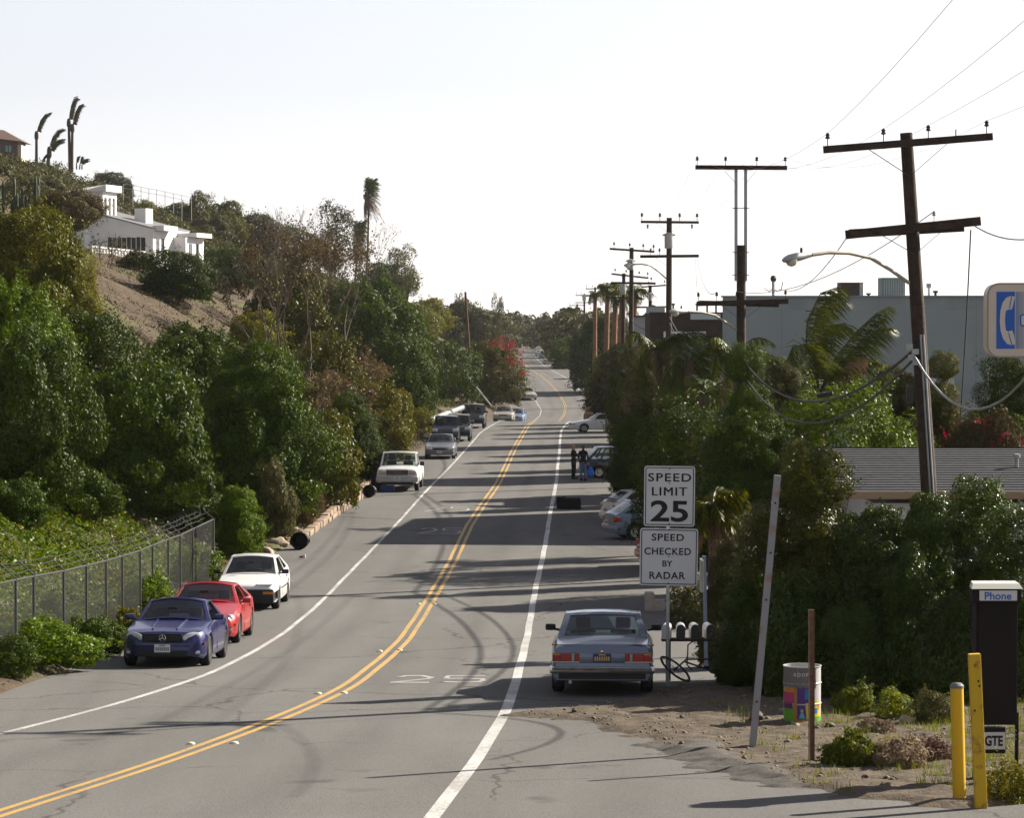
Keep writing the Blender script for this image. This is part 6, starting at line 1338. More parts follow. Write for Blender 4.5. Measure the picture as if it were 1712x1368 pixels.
# ------------------------------------------------------------------ bicycle lying down
def bicycle():
    p = on_road(1192, 1152); r = empty('bicycle', (p.x, p.y, p.z+.07), rad(4), 'black bicycle lying on its side at the foot of the sign post', 'bicycle')
    BK = M('bicycle_black', (.02,.02,.022), .4); lay = Rx(rad(-70))         # the frame plane leans almost flat
    def T(v): return lay @ Vector(v) + Vector((0, 0, .10))
    wh = [(-.55, 0, .33), (.52, 0, .33)]
    for k, c_ in enumerate(wh):
        c2 = T(c_) + (Vector((-.1, -.1, .05)) if k == 0 else Vector((0, 0, 0))); rot = lay @ (Rzm(rad(35)) if k == 0 else Rzm(0)) @ Rx(rad(90))
        w_ = empty('wheel', c2); w_.parent = r; MB().lathe([(.325,-.018),(.345,0),(.325,.018),(.305,0),(.325,-.018)], 28, (0,0,0), rot, cap=False).build('tyre', RUBBER, w_, 50)
        MB().lathe([(.302,-.01),(.302,.01),(.288,.01),(.288,-.01),(.302,-.01)], 28, (0,0,0), rot, cap=False).build('rim', METD, w_); mb = MB()
        for i in range(14): a = 2*math.pi*i/14; mb.bar((0,0,0), rot @ Vector((.29*math.cos(a), .29*math.sin(a), 0)), .004)
        mb.build('spokes', METD, w_); MB().lathe([(.02,-.04),(.02,.04)], 8, (0,0,0), rot).build('hub', METD, w_)
    hd_, st_, bb = T((-.38,0,.80)), T((.20,0,.80)), T((.06,0,.30)); mb = MB()
    for a, b in ((hd_, st_), (hd_+(T((-.42,0,.7))-hd_), bb), (st_, bb), (bb, T(wh[1])), (st_, T(wh[1])), (hd_, T(wh[0])+Vector((-.1,-.1,.05)))): mb.tube([a, b], .017, 7)
    mb.build('frame', BK, r, 50); hb = T((-.34,0,.95)); MB().tube([hb+lay@Vector((.1,-.30,0)), hb+lay@Vector((0,-.2,.03)), hb, hb+lay@Vector((0,.2,.03)), hb+lay@Vector((.1,.30,0))], .013, 7).build('handlebar', BK, r, 50); MB().tube([hd_, hb], .015, 6).build('stem', BK, r)
    sp = T((.23,0,.92)); MB().tube([st_, sp], .014, 6).build('seat_post', METG, r); MB().box(sp, (.26, .13, .06), lay, bev=.025).build('saddle', BLKP, r, 50); MB().lathe([(.09,-.004),(.09,.004)], 18, bb, lay @ Rx(rad(90))).build('chainring', METD, r)
    for sx in (-1, 1): MB().box(bb+lay@Vector((sx*.15, sx*.08, 0)), (.1, .06, .02), lay).build('pedal', BLKP, r)
bicycle()
# ------------------------------------------------------------------ painted barrel
def barrel():
    p = on_road(1341, 1214); R_, H_ = .29, .90; r = empty('painted_barrel', (p.x, p.y, p.z+.05), 0, 'litter barrel painted with bright coloured shapes behind the rusty post', 'barrel')
    MB().lathe([(R_*.98,0),(R_,.02),(R_,.30),(R_+.014,.315),(R_,.33),(R_,.62),(R_+.014,.635),(R_,.65),(R_,H_-.02),(R_+.012,H_-.01),(R_+.012,H_),(R_-.01,H_),(R_-.012,.05),(0,.05)], 36).build('drum', M('barrel_white', (.45,.45,.44), .45, var=.1, vs=5), r, 40)
    def pm(n, c): return M('barrel_'+n, c, .6, var=.12, vs=12)
    def patch(name, a0, a1, z0, z1, mat, k=1, a2=None, a3=None):
        a2 = a0 if a2 is None else a2; a3 = a1 if a3 is None else a3; V = []; n = 8; rr = R_+.003+.0012*k
        for j in range(5):
            t = j/4; z = z0+(z1-z0)*t; b0, b1 = a0+(a2-a0)*t, a1+(a3-a1)*t; q = rr + .0145*max(0, 1-abs(z-.315)/.016) + .0145*max(0, 1-abs(z-.635)/.016)
            for i in range(n+1): a = rad(-90+b0+(b1-b0)*i/n); V.append((q*math.cos(a), q*math.sin(a), z))
        F = [(j*(n+1)+i, j*(n+1)+i+1, (j+1)*(n+1)+i+1, (j+1)*(n+1)+i) for j in range(4) for i in range(n)]; MB().add(V, F).build(name, mat, r, 60)
    patch('dark_base', -100, 100, .0, .045, BLKP, 0); patch('grey_band', -95, 40, .56, .88, pm('grey', (.16,.15,.16)), 0)
    patch('green_field', -80, -22, .045, .30, pm('green', (.12,.36,.03)), 0); patch('purple_wedge', -80, -36, .24, .34, pm('plum', (.16,.03,.16)), 1); patch('pink_block', -82, -28, .33, .50, pm('pink', (.42,.06,.16)), 0); patch('orange_block', -76, -28, .50, .58, pm('orange', (.55,.22,.05)), 0)
    patch('brown_post', -30, -21, .06, .56, pm('brown', (.38,.19,.06)), 2); patch('violet_wall', -21, 14, .06, .60, pm('violet', (.09,.045,.20)), 0); patch('brown_floor', -28, 24, .045, .085, pm('brown', (.38,.19,.06)), 3)
    patch('blue_panel', 2, 18, .40, .55, pm('blue', (.03,.18,.50)), 1, 4, 16); patch('blue_cone', -16, 4, .10, .20, pm('lightblue', (.12,.42,.55)), 1, -8, -4); patch('cream_cap', -10, -2, .20, .24, pm('cream', (.50,.36,.20)), 1)
    patch('yellow_shape', 8, 26, .09, .34, pm('yellow', (.60,.48,.03)), 1, 4, 20); patch('yellow_shape', 28, 66, .06, .36, pm('yellow', (.60,.48,.03)), 0); patch('orange_spot', 48, 60, .22, .32, pm('orange', (.55,.22,.05)), 1); patch('blue_spot', 34, 48, .17, .25, pm('blue', (.03,.18,.50)), 1); patch('green_foot', 26, 88, .045, .12, pm('green', (.12,.36,.03)), 1)
    for k, ch in enumerate('ADOPT'):
        a = rad(-90-28+k*13); o = link('letter', text_mesh(ch, .055, .055, bold=.03), M('barrel_letter', (.6,.58,.5), .6), r); rr = R_+.009; o.location = (rr*math.cos(a), rr*math.sin(a), .78); o.rotation_euler = (0, 0, a+rad(90))
barrel()
# ------------------------------------------------------------------ yellow bollards, phone booth, phone sign
YEL = M('chipped_yellow_paint', (.62,.40,.02), .55, col2=(.22,.10,.03), vs=9, thr=(.66,.76), var=0)
YEL2 = M('rusted_yellow_paint', (.60,.38,.02), .55, col2=(.20,.085,.03), vs=7, thr=(.55,.70))
p = on_road(1604, 1342); s_ = sc(p.y); r = empty('bollard', (p.x, p.y, p.z+.03), 0, 'short yellow bollard with grey domed top', 'bollard', 'yellow bollards by the phone booth')
h = 198/s_; MB().lathe([(.083,-.05),(.083,h-.06)], 20).build('shaft', YEL, r, 40).rotation_euler = (0, rad(-1.6), 0); MB().lathe([(.088,h-.07),(.088,h-.04),(.06,h-.01),(0,h)], 20).build('cap', M('grey_cap', (.16,.16,.17), .6), r, 40).rotation_euler = (0, rad(-1.6), 0)
p = on_road(1640, 1352); s_ = sc(p.y); r = empty('bollard', (p.x, p.y, p.z+.02), 0, 'taller square yellow bollard with rust at its foot', 'bollard', 'yellow bollards by the phone booth'); h = 262/s_
MB().box((0, 0, h/2-.03), (.145, .12, h), bev=.012).build('shaft', YEL2, r).rotation_euler = (0, rad(-2.8), 0)
for x, z in ((.03, h-.36), (-.03, h-.72), (.04, h-.42)): MB().lathe([(.014,0),(.014,.004)], 8, (x-.05*z, -.064, z), Rx(rad(90))).build('hole', UNDER, r)
def booth():
    Y = 38.6; s = sc(Y); zb = float(RZ(Y))+.03; x0 = pt(1672, 0, Y).x; r = empty('phone_booth', (x0, Y, zb), 0, 'dark brown pay phone booth with white Phone header seen from behind', 'phone booth')
    def bx(name, mat, px0, px1, py0, py1, y0, y1, bev=0, parent=None):
        c = ((px0+px1)/2-1672)/s, (y0+y1)/2, CAMZ+(HZ-(py0+py1)/2)/s-zb; return MB().box(c, ((px1-px0)/s, y1-y0, (py1-py0)/s), bev=bev).build(name, mat, parent or r)
    DB = M('booth_brown', (.018,.015,.014), .8, var=.1, vs=3, spec=.12); bx('back_panel', DB, 1640, 1706, 985, 1215, 0, .04, .01); bx('side_panel', DB, 1638, 1643, 985, 1200, .04, .42); bx('side_panel', DB, 1702, 1707, 985, 1200, .04, .42)
    bx('header', DB, 1630, 1711, 986, 1009, -.05, .29, .01); cap = MB(); zt = lambda y: CAMZ+(HZ-y)/s-zb
    quad = [((1627-1672)/s, -.09, zt(985)), ((1713-1672)/s, -.09, zt(985)), ((1709-1672)/s, .30, zt(985)), ((1631-1672)/s, .30, zt(985)), ((1631-1672)/s, .0, zt(977)), ((1709-1672)/s, .0, zt(977)), ((1707-1672)/s, .26, zt(975)), ((1633-1672)/s, .26, zt(975))]
    quadbox(cap, quad); cap.build('cap', M('pale_metal_cap', (.72,.70,.62), .35, .3), r)
    pn = bx('header_panel', M('header_white', (.62,.63,.64), .4), 1641, 1704, 988, 1005, -.06, -.045, .004); t = link('lettering', text_mesh('Phone', 45/s, 13/s, bold=.02), BLUEP, pn); t.location = ((1672-1672)/s, -.064, zt(997))
    b = bx('lower_box', DB, 1645, 1686, 1219, 1262, -.06, .12, .015); q = bx('brand_panel', M('brand_white', (.6,.6,.6), .4), 1647, 1685, 1226, 1255, -.066, -.055, .004, b); t = link('lettering', text_mesh('GTE', 30/s, 18/s, bold=.04), BLACKP, q); t.location = ((1666-1672)/s, -.07, zt(1240.5))
    for px in (1636, 1707): bx('leg', DB, px-2, px+3, 1195, 1325, .05, .12)
    for k in range(3): MB().tube([((1688-1672)/s, 0, zt(1222+k*8)), ((1700-1672)/s, .02, zt(1219+k*9)), ((1706-1672)/s, .05, zt(1226+k*7))], .008, 5).build('wire_bracket', METG, r)
    bx('phone', METD, 1658, 1690, 1050, 1130, .05, .2, .02)
booth()
def phone_sign():
    Y = 33.5; s = sc(Y); cx, cy = 1648+110, 535.5; w_, h_ = 220/s, 123/s; c = pt(cx, cy, Y); zb = float(RZ(Y)); r = empty('phone_sign', (c.x, Y, zb), 0, 'cream box sign with blue telephone handset at the right picture edge', 'sign'); z0 = c.z-zb
    MB().prism(rrect(w_, h_, .13, 7), -.12, .16, lambda X, Z, d: Vector((X, d, Z+z0))).build('sign_box', M('cream_plastic', (.60,.53,.44), .35, var=.05, vs=3), r, 40); ring_plate(MB(), w_+.01, h_+.01, .135, .02, -.122).v
    o = ring_plate(MB(), w_+.012, h_+.012, .136, .018, 0).build('edge_trim', M('tan_trim_metal', (.32,.26,.20), .5), r); o.location = (0, -.123, z0)
    X = lambda px: (px-cx)/s; Z = lambda py: z0+(cy-py)/s
    def pan(name, mat, poly, y): MB().prism([(X(a), Z(b)) for a, b in poly], y, y-.003, lambda a, b, d: Vector((a, d, b))).build(name, mat, r)
    pan('blue_panel', BLUEP, [(1663,488),(1693.5,488),(1693.5,583),(1663,583)], -.122)
    hs_ = [(1686,495),(1694,496),(1692,503),(1690,513),(1688,518),(1684,517.5),(1679,519),(1677.5,526),(1677,535),(1677.5,545),(1679,553),(1684,554),(1689,552),(1692,560),(1694,572),(1694.5,576),(1688,577),(1681,575),(1674,566),(1670,553),(1668.5,538),(1669.5,520),(1673,506),(1679,498)]
    pan('handset', M('cream_print', (.62,.56,.48), .4), hs_, -.1255)
    for a, b in (((1688,495.5),(1684.5,516)), ((1683,556),(1689,577))): MB().bar((X(a[0]), -.131, Z(a[1])), (X(b[0]), -.131, Z(b[1])), .008, .004, (0,1,0)).build('handset_line', BLUEP, r)
    for i in range(14): x = 1695.5+i*i*.11+i*1.7; pan('stripe', M('stripe_blue', (.16,.25,.45), .4), [(x,488),(x+max(.25, 1.1-i*.06),488),(x+max(.25, 1.1-i*.06),583),(x,583)], -.122)
    o = ring_plate(MB(), 95/s, 21/s, .035, .016, 0).build('logo_frame', BLUEP, r); o.location = (X(1749.5), -.1275, Z(535.5)); pan('logo_ground', M('cream_print', (.62,.56,.48), .4), [(1704,527),(1795,527),(1795,544.5),(1704,544.5)], -.1235)
    t = link('lettering', text_mesh('GTE', 78/s, 12/s, bold=.03), BLUEP, r); t.location = (X(1750), -.128, Z(535.5))
    MB().tube([(.12,.02,-.1), (.12,.02,z0-h_/2+.02)], .07, 12).build('pole', METG, r)
phone_sign()
# ------------------------------------------------------------------ chain link fence
def fence():
    fx = lambda Y: -9.35 + (Y-57)*.034
    def solve(px):
        a, b = 40.0, 100.0
        for _ in range(50):
            m = (a+b)/2
            if CXP+FPX*fx(m)/m < px: a = m
            else: b = m
        return m
    tops = [(-75,992),(-25,981),(26,970),(56,964),(106,955),(144,946),(177,938),(204,930),(234,921),(255,912),(281,902),(301,895),(322,885),(356,869)]
    P = []
    for px, py in tops: Y = solve(px); t = pt(px, py, Y); P.append((Vector((t.x, Y, gz(t.x, Y))), t))
    o = P[0][0].copy(); r = empty('chain_link_fence', o, 0, 'chain link fence with barbed wire arms behind the parked blue car', 'fence'); inv = Matrix.Translation(-o)
    def part(mb, n, m, sm=None): q = mb.build(n, m, r, sm); q.matrix_parent_inverse = inv; return q
    FG = M('fence_steel', (.045,.047,.047), .8, .0, spec=.2); n = len(P); arms = []
    for i, (b, t) in enumerate(P):
        part(MB().tube([b-Vector((0,0,.2)), t+Vector((0,0,.04))], .032 if i < n-1 else .045, 8), 'post', FG, 50)
        e = t + Vector((-.30, .05, .30)); arms.append((t+Vector((0,0,.03)), e)); part(MB().bar(t+Vector((0,0,.03)), e, .03, .02), 'barb_arm', FG)
    part(MB().tube([t for b, t in P], .022, 7), 'top_rail', FG, 50)
    for k in (.35, .68, 1.0):
        pts = []
        for i in range(n-1):
            a, c = arms[i][0].lerp(arms[i][1], k), arms[i+1][0].lerp(arms[i+1][1], k)
            for j in range(4): q = a.lerp(c, j/4); q.z -= .03*math.sin(math.pi*j/4); pts.append(q)
        part(MB().tube(pts, .006, 4, False), 'barbed_wire', FG)
    coil = []
    for i in range(9, n-1):
        a, c = arms[i][0].lerp(arms[i][1], .8), arms[i+1][0].lerp(arms[i+1][1], .8)
        for j in range(60): q = a.lerp(c, j/60); an = 2*math.pi*j/60*4; coil.append(q+Vector((.16*math.cos(an), .05*math.sin(an*.5), .08+.16*math.sin(an))))
    part(MB().tube(coil, .006, 4, False), 'razor_coil', FG)
    for i in range(n-1):                  # woven mesh of each bay
        b0, t0, b1, t1 = P[i][0], P[i][1], P[i+1][0], P[i+1][1]; V = []; F = []; L_ = (b1-b0).length; H_ = 1.85; m = .075
        nu = int((L_+H_)/m)+1; nrm = (t1-t0).cross(Vector((0,0,1))).normalized()
        def Q(u, v): q = b0.lerp(b1, u/L_); q2 = t0.lerp(t1, u/L_); return q.lerp(q2, v/H_)
        for sgn in (1, -1):
            for k in range(nu):
                u0 = k*m - H_
                if sgn > 0: a = (max(u0, 0), max(u0, 0)-u0); e = (min(u0+H_, L_), min(u0+H_, L_)-u0)
                else: a = (max(u0, 0), H_-(max(u0, 0)-u0)); e = (min(u0+H_, L_), H_-(min(u0+H_, L_)-u0))
                if e[0]-a[0] < .02: continue
                A, E = Q(*a), Q(*e); d = (E-A).normalized(); s1 = d.cross(nrm)*.0042; off = nrm*(.003*sgn); j = len(V)
                V += [A+s1+off, A-s1+off, E-s1+off, E+s1+off]; F += [(j,j+1,j+2,j+3)]
        part(MB().add(V, F), 'mesh_bay', FG)
fence()
def ridge_fence():
    pts = [(206,310),(222,312),(236,315),(249,318),(262,320),(276,323),(290,326),(304,329),(320,333)]; Y = 470.0; P = [pt(x, y+9, Y) for x, y in pts]; o = P[0]; r = empty('ridge_fence', o, 0, 'thin wire fence along the ridge above the white house', 'fence'); inv = Matrix.Translation(-o); G = M('fence_pale', (.45,.45,.45), .6)
    for p in P: q = MB().tube([p-Vector((0,0,4)), p+Vector((0,0,1.1))], .045, 6).build('post', G, r); q.matrix_parent_inverse = inv
    for z in (1.08, .4): q = MB().tube([p+Vector((0,0,z)) for p in P], .03, 5, False).build('rail', G, r); q.matrix_parent_inverse = inv
ridge_fence()
# ------------------------------------------------------------------ low stone wall and kerbs
def stone_wall():
    Ys = np.arange(104, 138, .85); rs = random.Random(4); o = Vector((float(XE(104)), 104, float(RZ(104)))); r = empty('stone_wall', o, 0, 'low tan stone wall along the left pavement edge before the white pickup', 'wall'); inv = Matrix.Translation(-o)
    mats = [M('wall_stone_a', (.27,.205,.15), .9, var=.25, vs=7, bump=.6, bs=12), M('wall_stone_b', (.31,.235,.175), .9, var=.25, vs=7, bump=.6, bs=12), M('wall_stone_c', (.23,.17,.125), .9, var=.25, vs=7, bump=.6, bs=12)]
    for i, Y in enumerate(Ys[:-1]):
        H_ = float(np.interp(Y, [104, 112, 124, 138], [.14, .26, .40, .50])); n = 1 if H_ < .3 else 2
        for k in range(n):
            y0, y1 = Y+(.4 if k else 0), Ys[i+1]+(.4 if k else 0); xa, xb = float(XE(y0)), float(XE(y1)); z = float(RZ(y0)); h_ = H_/n; c = Vector(((xa+xb)/2-.12-.05*k+rs.uniform(-.03,.03), (y0+y1)/2, z+h_*(k+.5)-.02)); ang = math.atan2(-(xb-xa), y1-y0)
            q = MB().box(c, (.30+rs.uniform(-.04,.06), (y1-y0)*.985, h_*.985+rs.uniform(-.02,.04)), Rzm(ang) @ Ry(rs.uniform(-.05,.05)), bev=.035).build('stone', mats[rs.randrange(3)], r, 40); q.matrix_parent_inverse = inv
stone_wall()
for i, (x, y, rr, lb) in enumerate([(428, 940, (.55,.30,.16), 'flat tan rock at the near end of the stone wall'), (450, 928, (.45,.25,.18), 'second tan rock from the fence end'), (468, 915, (.40,.25,.24), 'jagged tan rock third from the fence end'), (484, 905, (.42,.25,.22), 'tan rock behind the tipped trash can'), (498, 893, (.30,.2,.16), 'pale rock where the stone wall begins')]):
    p = on_road(x, y); rock('rock', (p.x-.1, p.y, p.z+.08), rr, lb, ROCK, 50+i)
KERB = M('old_concrete', (.38,.34,.29), .9, var=.2, vs=6, bump=.5, bs=20)
for i, (Y0, Y1, lb) in enumerate([(45.5, 51.8, 'cracked concrete kerb at the lower left picture edge'), (58.5, 60.8, 'short kerb piece left of the blue roadster')]):
    n = 6; mb = MB()
    for k in range(n):
        a, b_ = Y0+(Y1-Y0)*k/n, Y0+(Y1-Y0)*(k+.96)/n; mb.bar((float(XE(a))-.08, a, float(RZ(a))+.07), (float(XE(b_))-.08, b_, float(RZ(b_))+.075), .22, .17)
    o = mb.build('kerb', KERB); tag(o, lb, 'kerb')
# ------------------------------------------------------------------ trash, bags, pipes
BIN = M('black_bin_plastic', (.014,.014,.015), .6)
def bin_(p, rz, tilt, label, R_=.29, H_=.75, mat=BIN):
    r = empty('trash_can', p, rz, label, 'trash can'); q = Rx(rad(tilt)); off = Vector((0, 0, R_ if tilt else 0))
    MB().lathe([(R_*.78,0),(R_*.85,.02),(R_,H_-.05),(R_*1.06,H_-.04),(R_*1.06,H_),(R_*.97,H_),(R_*.80,.05),(0,.05)], 20, off, q).build('can', mat, r, 40)
    for sx in (-1, 1): MB().box(off + q @ Vector((sx*(R_+.03), 0, H_-.14)), (.05, .12, .04), q).build('handle', mat, r)
p = on_road(505, 919); bin_((p.x, p.y+.45, p.z), rad(-6), 88, 'black trash can lying on its side with open mouth toward the viewer'); 
p = on_road(621, 832); bin_((p.x, p.y+.5, p.z), rad(-8), 88, 'black trash can tipped over left of the white pickup', R_=.27)
p = on_road(629, 822); bin_((p.x-.05, p.y+.9, p.z), 0, 0, 'upright black trash can between the stone wall and the white pickup', R_=.26, H_=.85)
p = on_road(648, 822); r = empty('blue_bin', (p.x, p.y-.35, p.z), rad(-4), 'blue recycling tub in front of the white pickup bumper', 'tub'); MB().box((0, 0, .14), (.62, .42, .28), bev=.03).build('tub', M('blue_tub', (.015,.035,.16), .5), r); MB().box((0, 0, .285), (.66, .46, .03), bev=.01).build('rim', M('blue_tub', (.015,.035,.16), .5), r)
p = on_road(507, 934); r = empty('paper_cup', (p.x, p.y, p.z+.05), 0, 'white paper cup lying in front of the tipped trash can', 'cup'); MB().lathe([(.045,-.07),(.065,.07),(.06,.07)], 12, (0,0,.02), Ry(rad(80))).build('cup', PLATEW, r); MB().box((-.06, -.02, 0), (.12, .1, .06), Rzm(.4)).build('wrapper', M('brown_paper', (.3,.16,.09), .9), r)
def black_bag():
    p = on_road(951, 851); s = sc(p.y); bm = bmesh.new(); bmesh.ops.create_cube(bm, size=1); bmesh.ops.subdivide_edges(bm, edges=bm.edges[:], cuts=5, use_grid_fill=True)
    for v in bm.verts:
        c = v.co; k = .05*math.sin(c.x*9+1)*math.sin(c.y*8) + .04*math.sin(c.z*11+c.x*5); v.co = Vector((c.x*1.02*(1-.12*abs(c.z)), c.y*.5*(1-.2*abs(c.x)), (c.z+.5)*.46*(1+.18*(-c.x)) + k*.6)); v.co.z = max(v.co.z, 0)
    me = bpy.data.meshes.new('bag'); bm.to_mesh(me); bm.free(); me.polygons.foreach_set('use_smooth', np.ones(len(me.polygons), bool)); r = empty('duffel_bag', p, rad(-6), 'big black stuffed bag lying on the right shoulder', 'bag'); link('bag', me, M('black_cloth', (.012,.012,.013), .85), r); MB().tube([(-.3,-.1,.44), (-.22,-.12,.52), (-.1,-.1,.47)], .02, 6).build('strap', M('black_cloth', (.012,.012,.013), .85), r)
black_bag()
# drain pipe on the slope, rail and pole above the parked row
a, b_ = at_ground(684, 556), at_ground(734, 585); b_ = pt(734, 584, a.y-4); a = pt(684, 555, a.y); r = empty('drain_pipe', a, 0, 'grey corrugated drain pipe running down the bank', 'pipe'); d = b_-a
MB().tube([d*t for t in np.linspace(0, 1, 24)], [.20 if i % 2 else .235 for i in range(24)], 10).build('pipe', M('corrugated_steel', (.20,.22,.24), .5, .4), r, 30); MB().bar((d*.5)-Vector((0,0,.9)), d*.5, .08).build('support', METD, r)
a, b_ = pt(718, 703, 205), pt(778, 680, 228); r = empty('steel_pipe', a, 0, 'pale steel pipe lying along the bank behind the dark parked cars', 'pipe'); d = b_-a; MB().tube([d*t for t in np.linspace(0, 1, 8)], .20, 12).build('pipe', M('pale_steel', (.30,.32,.31), .4, .3), r, 50)
for t in (.2, .55, .9): MB().lathe([(.225,-.05),(.225,.05)], 12, d*t, d.to_track_quat('Z','Y').to_matrix()).build('collar', METG, r)
a, b_ = pt(797, 648, 258), pt(822, 674, 252); r = empty('fallen_pole', b_, 0, 'thin grey pole leaning on the bank right of the bare wooden pole', 'pole'); MB().tube([(0,0,-.3), a-b_], .07, 8).build('shaft', METG, r)
# low driveway edging behind the mailboxes
p0 = on_road(1104, 1022); r = empty('driveway_edging', p0, 0, 'low stucco driveway edging behind the speed sign', 'wall'); MB().box((1.0, .15, .14), (2.6, .3, .3), bev=.03).build('wall', KERB, r); MB().box((-.28, .12, .24), (.24, .3, .5), bev=.04).build('pier', KERB, r)
# ------------------------------------------------------------------ people
SKIN = M('skin', (.42,.24,.17), .6); HAIRB = M('blond_hair', (.38,.24,.10), .6, var=.2, vs=30); HAIRD = M('brown_hair', (.12,.07,.035), .6, var=.2, vs=30); DKC = M('black_clothes', (.012,.012,.014), .9); JEAN = M('blue_jeans', (.10,.14,.26), .9, var=.15, vs=20)
def skin_body(name, V, E, R_, mat, parent, root=0, sub=2):
    me = bpy.data.meshes.new(name); me.from_pydata(V, E, []); me.update(); o = link(name, me, mat, parent); me.polygons
    m = o.modifiers.new('skin', 'SKIN'); m.use_smooth_shade = True
    if not me.skin_vertices: 
        bm = bmesh.new(); bm.from_mesh(me); bm.verts.layers.skin.verify(); bm.to_mesh(me); bm.free()
    for i, sv in enumerate(me.skin_vertices[0].data): sv.radius = R_[i] if isinstance(R_[i], tuple) else (R_[i], R_[i]); sv.use_root = (i == root)
    s_ = o.modifiers.new('sub', 'SUBSURF'); s_.levels = sub; s_.render_levels = sub; return o
def person(px, py, H, rz, label, topm, legm, hairm, arms, long_hair=False, hold=None):
    p = on_road(px, py); r = empty('person', p, rz, label, 'person'); k = H/1.7
    V = [(0,0,.92),(0,0,1.08),(0,.0,1.25),(0,.01,1.40),(0,0,1.47),(0,-.01,1.55)]; E = [(0,1),(1,2),(2,3),(3,4),(4,5)]; R_ = [(.155,.115),(.14,.10),(.165,.115),(.13,.10),(.055,.055),(.06,.065)]
    def chain(st, pts, rr):
        j = st
        for q, g in zip(pts, rr): V.append(q); R_.append(g); E.append((j, len(V)-1)); j = len(V)-1
    for sx in (-1, 1):
        chain(0, [(sx*.09,0,.86),(sx*.10,-.01,.48),(sx*.105,.03,.09),(sx*.11,-.09,.045)], [.095,.062,.042,.04])
        chain(3, [(sx*.17,.01,1.39)] + [(sx*x, y, z) for x, y, z in arms[0 if sx < 0 else 1]], [.062,.045,.036,.03])
    V = [tuple(c*k for c in q) for q in V]; R_ = [(a[0]*k, a[1]*k) if isinstance(a, tuple) else a*k for a in R_]
    skin_body('body', V, E, R_, topm, r)
    # trousers as a second skin over the legs
    Vt = [(0,0,.93),(0,0,1.0)]; Et = [(0,1)]; Rt = [(.168,.128),(.15,.115)]
    for sx in (-1, 1):
        j = 0
        for q, g in zip([(sx*.09,0,.86),(sx*.10,-.01,.48),(sx*.105,.03,.10)], [.105,.074,.062]): Vt.append(q); Rt.append(g); Et.append((j, len(Vt)-1)); j = len(Vt)-1
    skin_body('trousers', [tuple(c*k for c in q) for q in Vt], Et, [(a[0]*k, a[1]*k) if isinstance(a, tuple) else a*k for a in Rt], legm, r)
    hd_ = MB(); n = 14; hc = Vector((0, -.015, 1.62))*k; prof = [(.0,-.115),(.045,-.108),(.065,-.07),(.075,-.02),(.082,.03),(.078,.075),(.05,.11),(0,.122)]
    hd_.lathe([(a*k, z*k) for a, z in prof], n, hc); h = hd_.build('head', SKIN, r, 70); h.data.update()
    MB().add([hc+Vector(q)*k for q in ((-.012,-.075,-.02),(.012,-.075,-.02),(0,-.105,-.022),(0,-.078,.025))], [(0,1,2),(0,2,3),(1,3,2),(0,3,1)]).build('nose', SKIN, h)
    for sx in (-1, 1): MB().box(hc+Vector((sx*.03,-.077,.012))*k, (.022*k,.01*k,.01*k)).build('eye', UNDER, h); MB().box(hc+Vector((sx*.085,0,-.005))*k, (.014*k,.03*k,.05*k), bev=.005).build('ear', SKIN, h)
    MB().box(hc+Vector((0,-.07,-.058))*k, (.04*k,.012*k,.01*k)).build('mouth', M('lips', (.35,.12,.10), .6), h)
    hp = [(.0,.135),(.055,.122),(.088,.08),(.094,.03),(.090,-.01)] + ([(.088,-.10),(.10,-.2),(.085,-.3),(.03,-.34)] if long_hair else [(.075,-.06),(.03,-.075)])
    mb = MB().lathe([(a*k, z*k) for a, z in hp][::-1], 14, hc+Vector((0,.028,0))*k); mb.v = [(x, max(y, (-.035*k if z < hc.z+.06*k else -9)), z) for x, y, z in mb.v]; mb.build('hair', hairm, r, 60)
    for sx, am in ((-1, arms[0]), (1, arms[1])):
        hx, hy, hz = am[-1]; hb = Vector((sx*hx, hy, hz))*k; el = Vector((sx*am[-2][0], am[-2][1], am[-2][2]))*k; d = (hb-el).normalized(); mb = MB(); sd = d.cross(Vector((0,0,1)));  sd = sd.normalized() if sd.length > .1 else Vector((1,0,0)); up = sd.cross(d)
        mb.bar(hb-d*.01, hb+d*.085*k, .075*k, .032*k)
        for q in range(4): a0 = hb+d*.08*k+sd*(-.027+.018*q)*k; mid = a0+d*.04*k-up*.008*k; mb.tube([a0, mid, mid+d*(.03 if q in (1,2) else .022)*k-up*.02*k], [.009*k,.008*k,.006*k], 6)
        t0 = hb+d*.025*k+sd*.035*k*sx; mb.tube([t0, t0+(d*.03+sd*.03*sx)*k, t0+(d*.06+sd*.035*sx)*k], [.011*k,.010*k,.007*k], 6); mb.build('hand', SKIN, r, 60)
    for sx in (-1, 1): MB().box((sx*.108*k, -.05*k, .04*k), (.095*k,.27*k,.085*k), bev=.03*k).build('shoe', UNDER, r, 50)
    return r
person(959, 801, 1.68, rad(65), 'woman with long blond hair in black clothes facing a man in jeans', DKC, DKC, HAIRB, [[(.25,-.02,1.15),(.20,-.18,1.02),(.10,-.26,1.05)], [(.25,-.06,1.16),(.16,-.26,1.10),(.05,-.30,1.12)]], True)
person(975, 804, 1.74, rad(160), 'man in dark jacket and blue jeans standing beside a dark van', DKC, JEAN, HAIRD, [[(.25,.02,1.14),(.24,-.04,.96),(.24,-.06,.88)], [(.26,-.02,1.15),(.24,-.14,.98),(.16,-.25,1.0)]])
p = on_road(987, 804); r = empty('blue_bag', (p.x, p.y, p.z), 0, 'bright blue bag hanging beside the man in jeans', 'bag'); bm = bmesh.new(); bmesh.ops.create_icosphere(bm, subdivisions=3, radius=1)
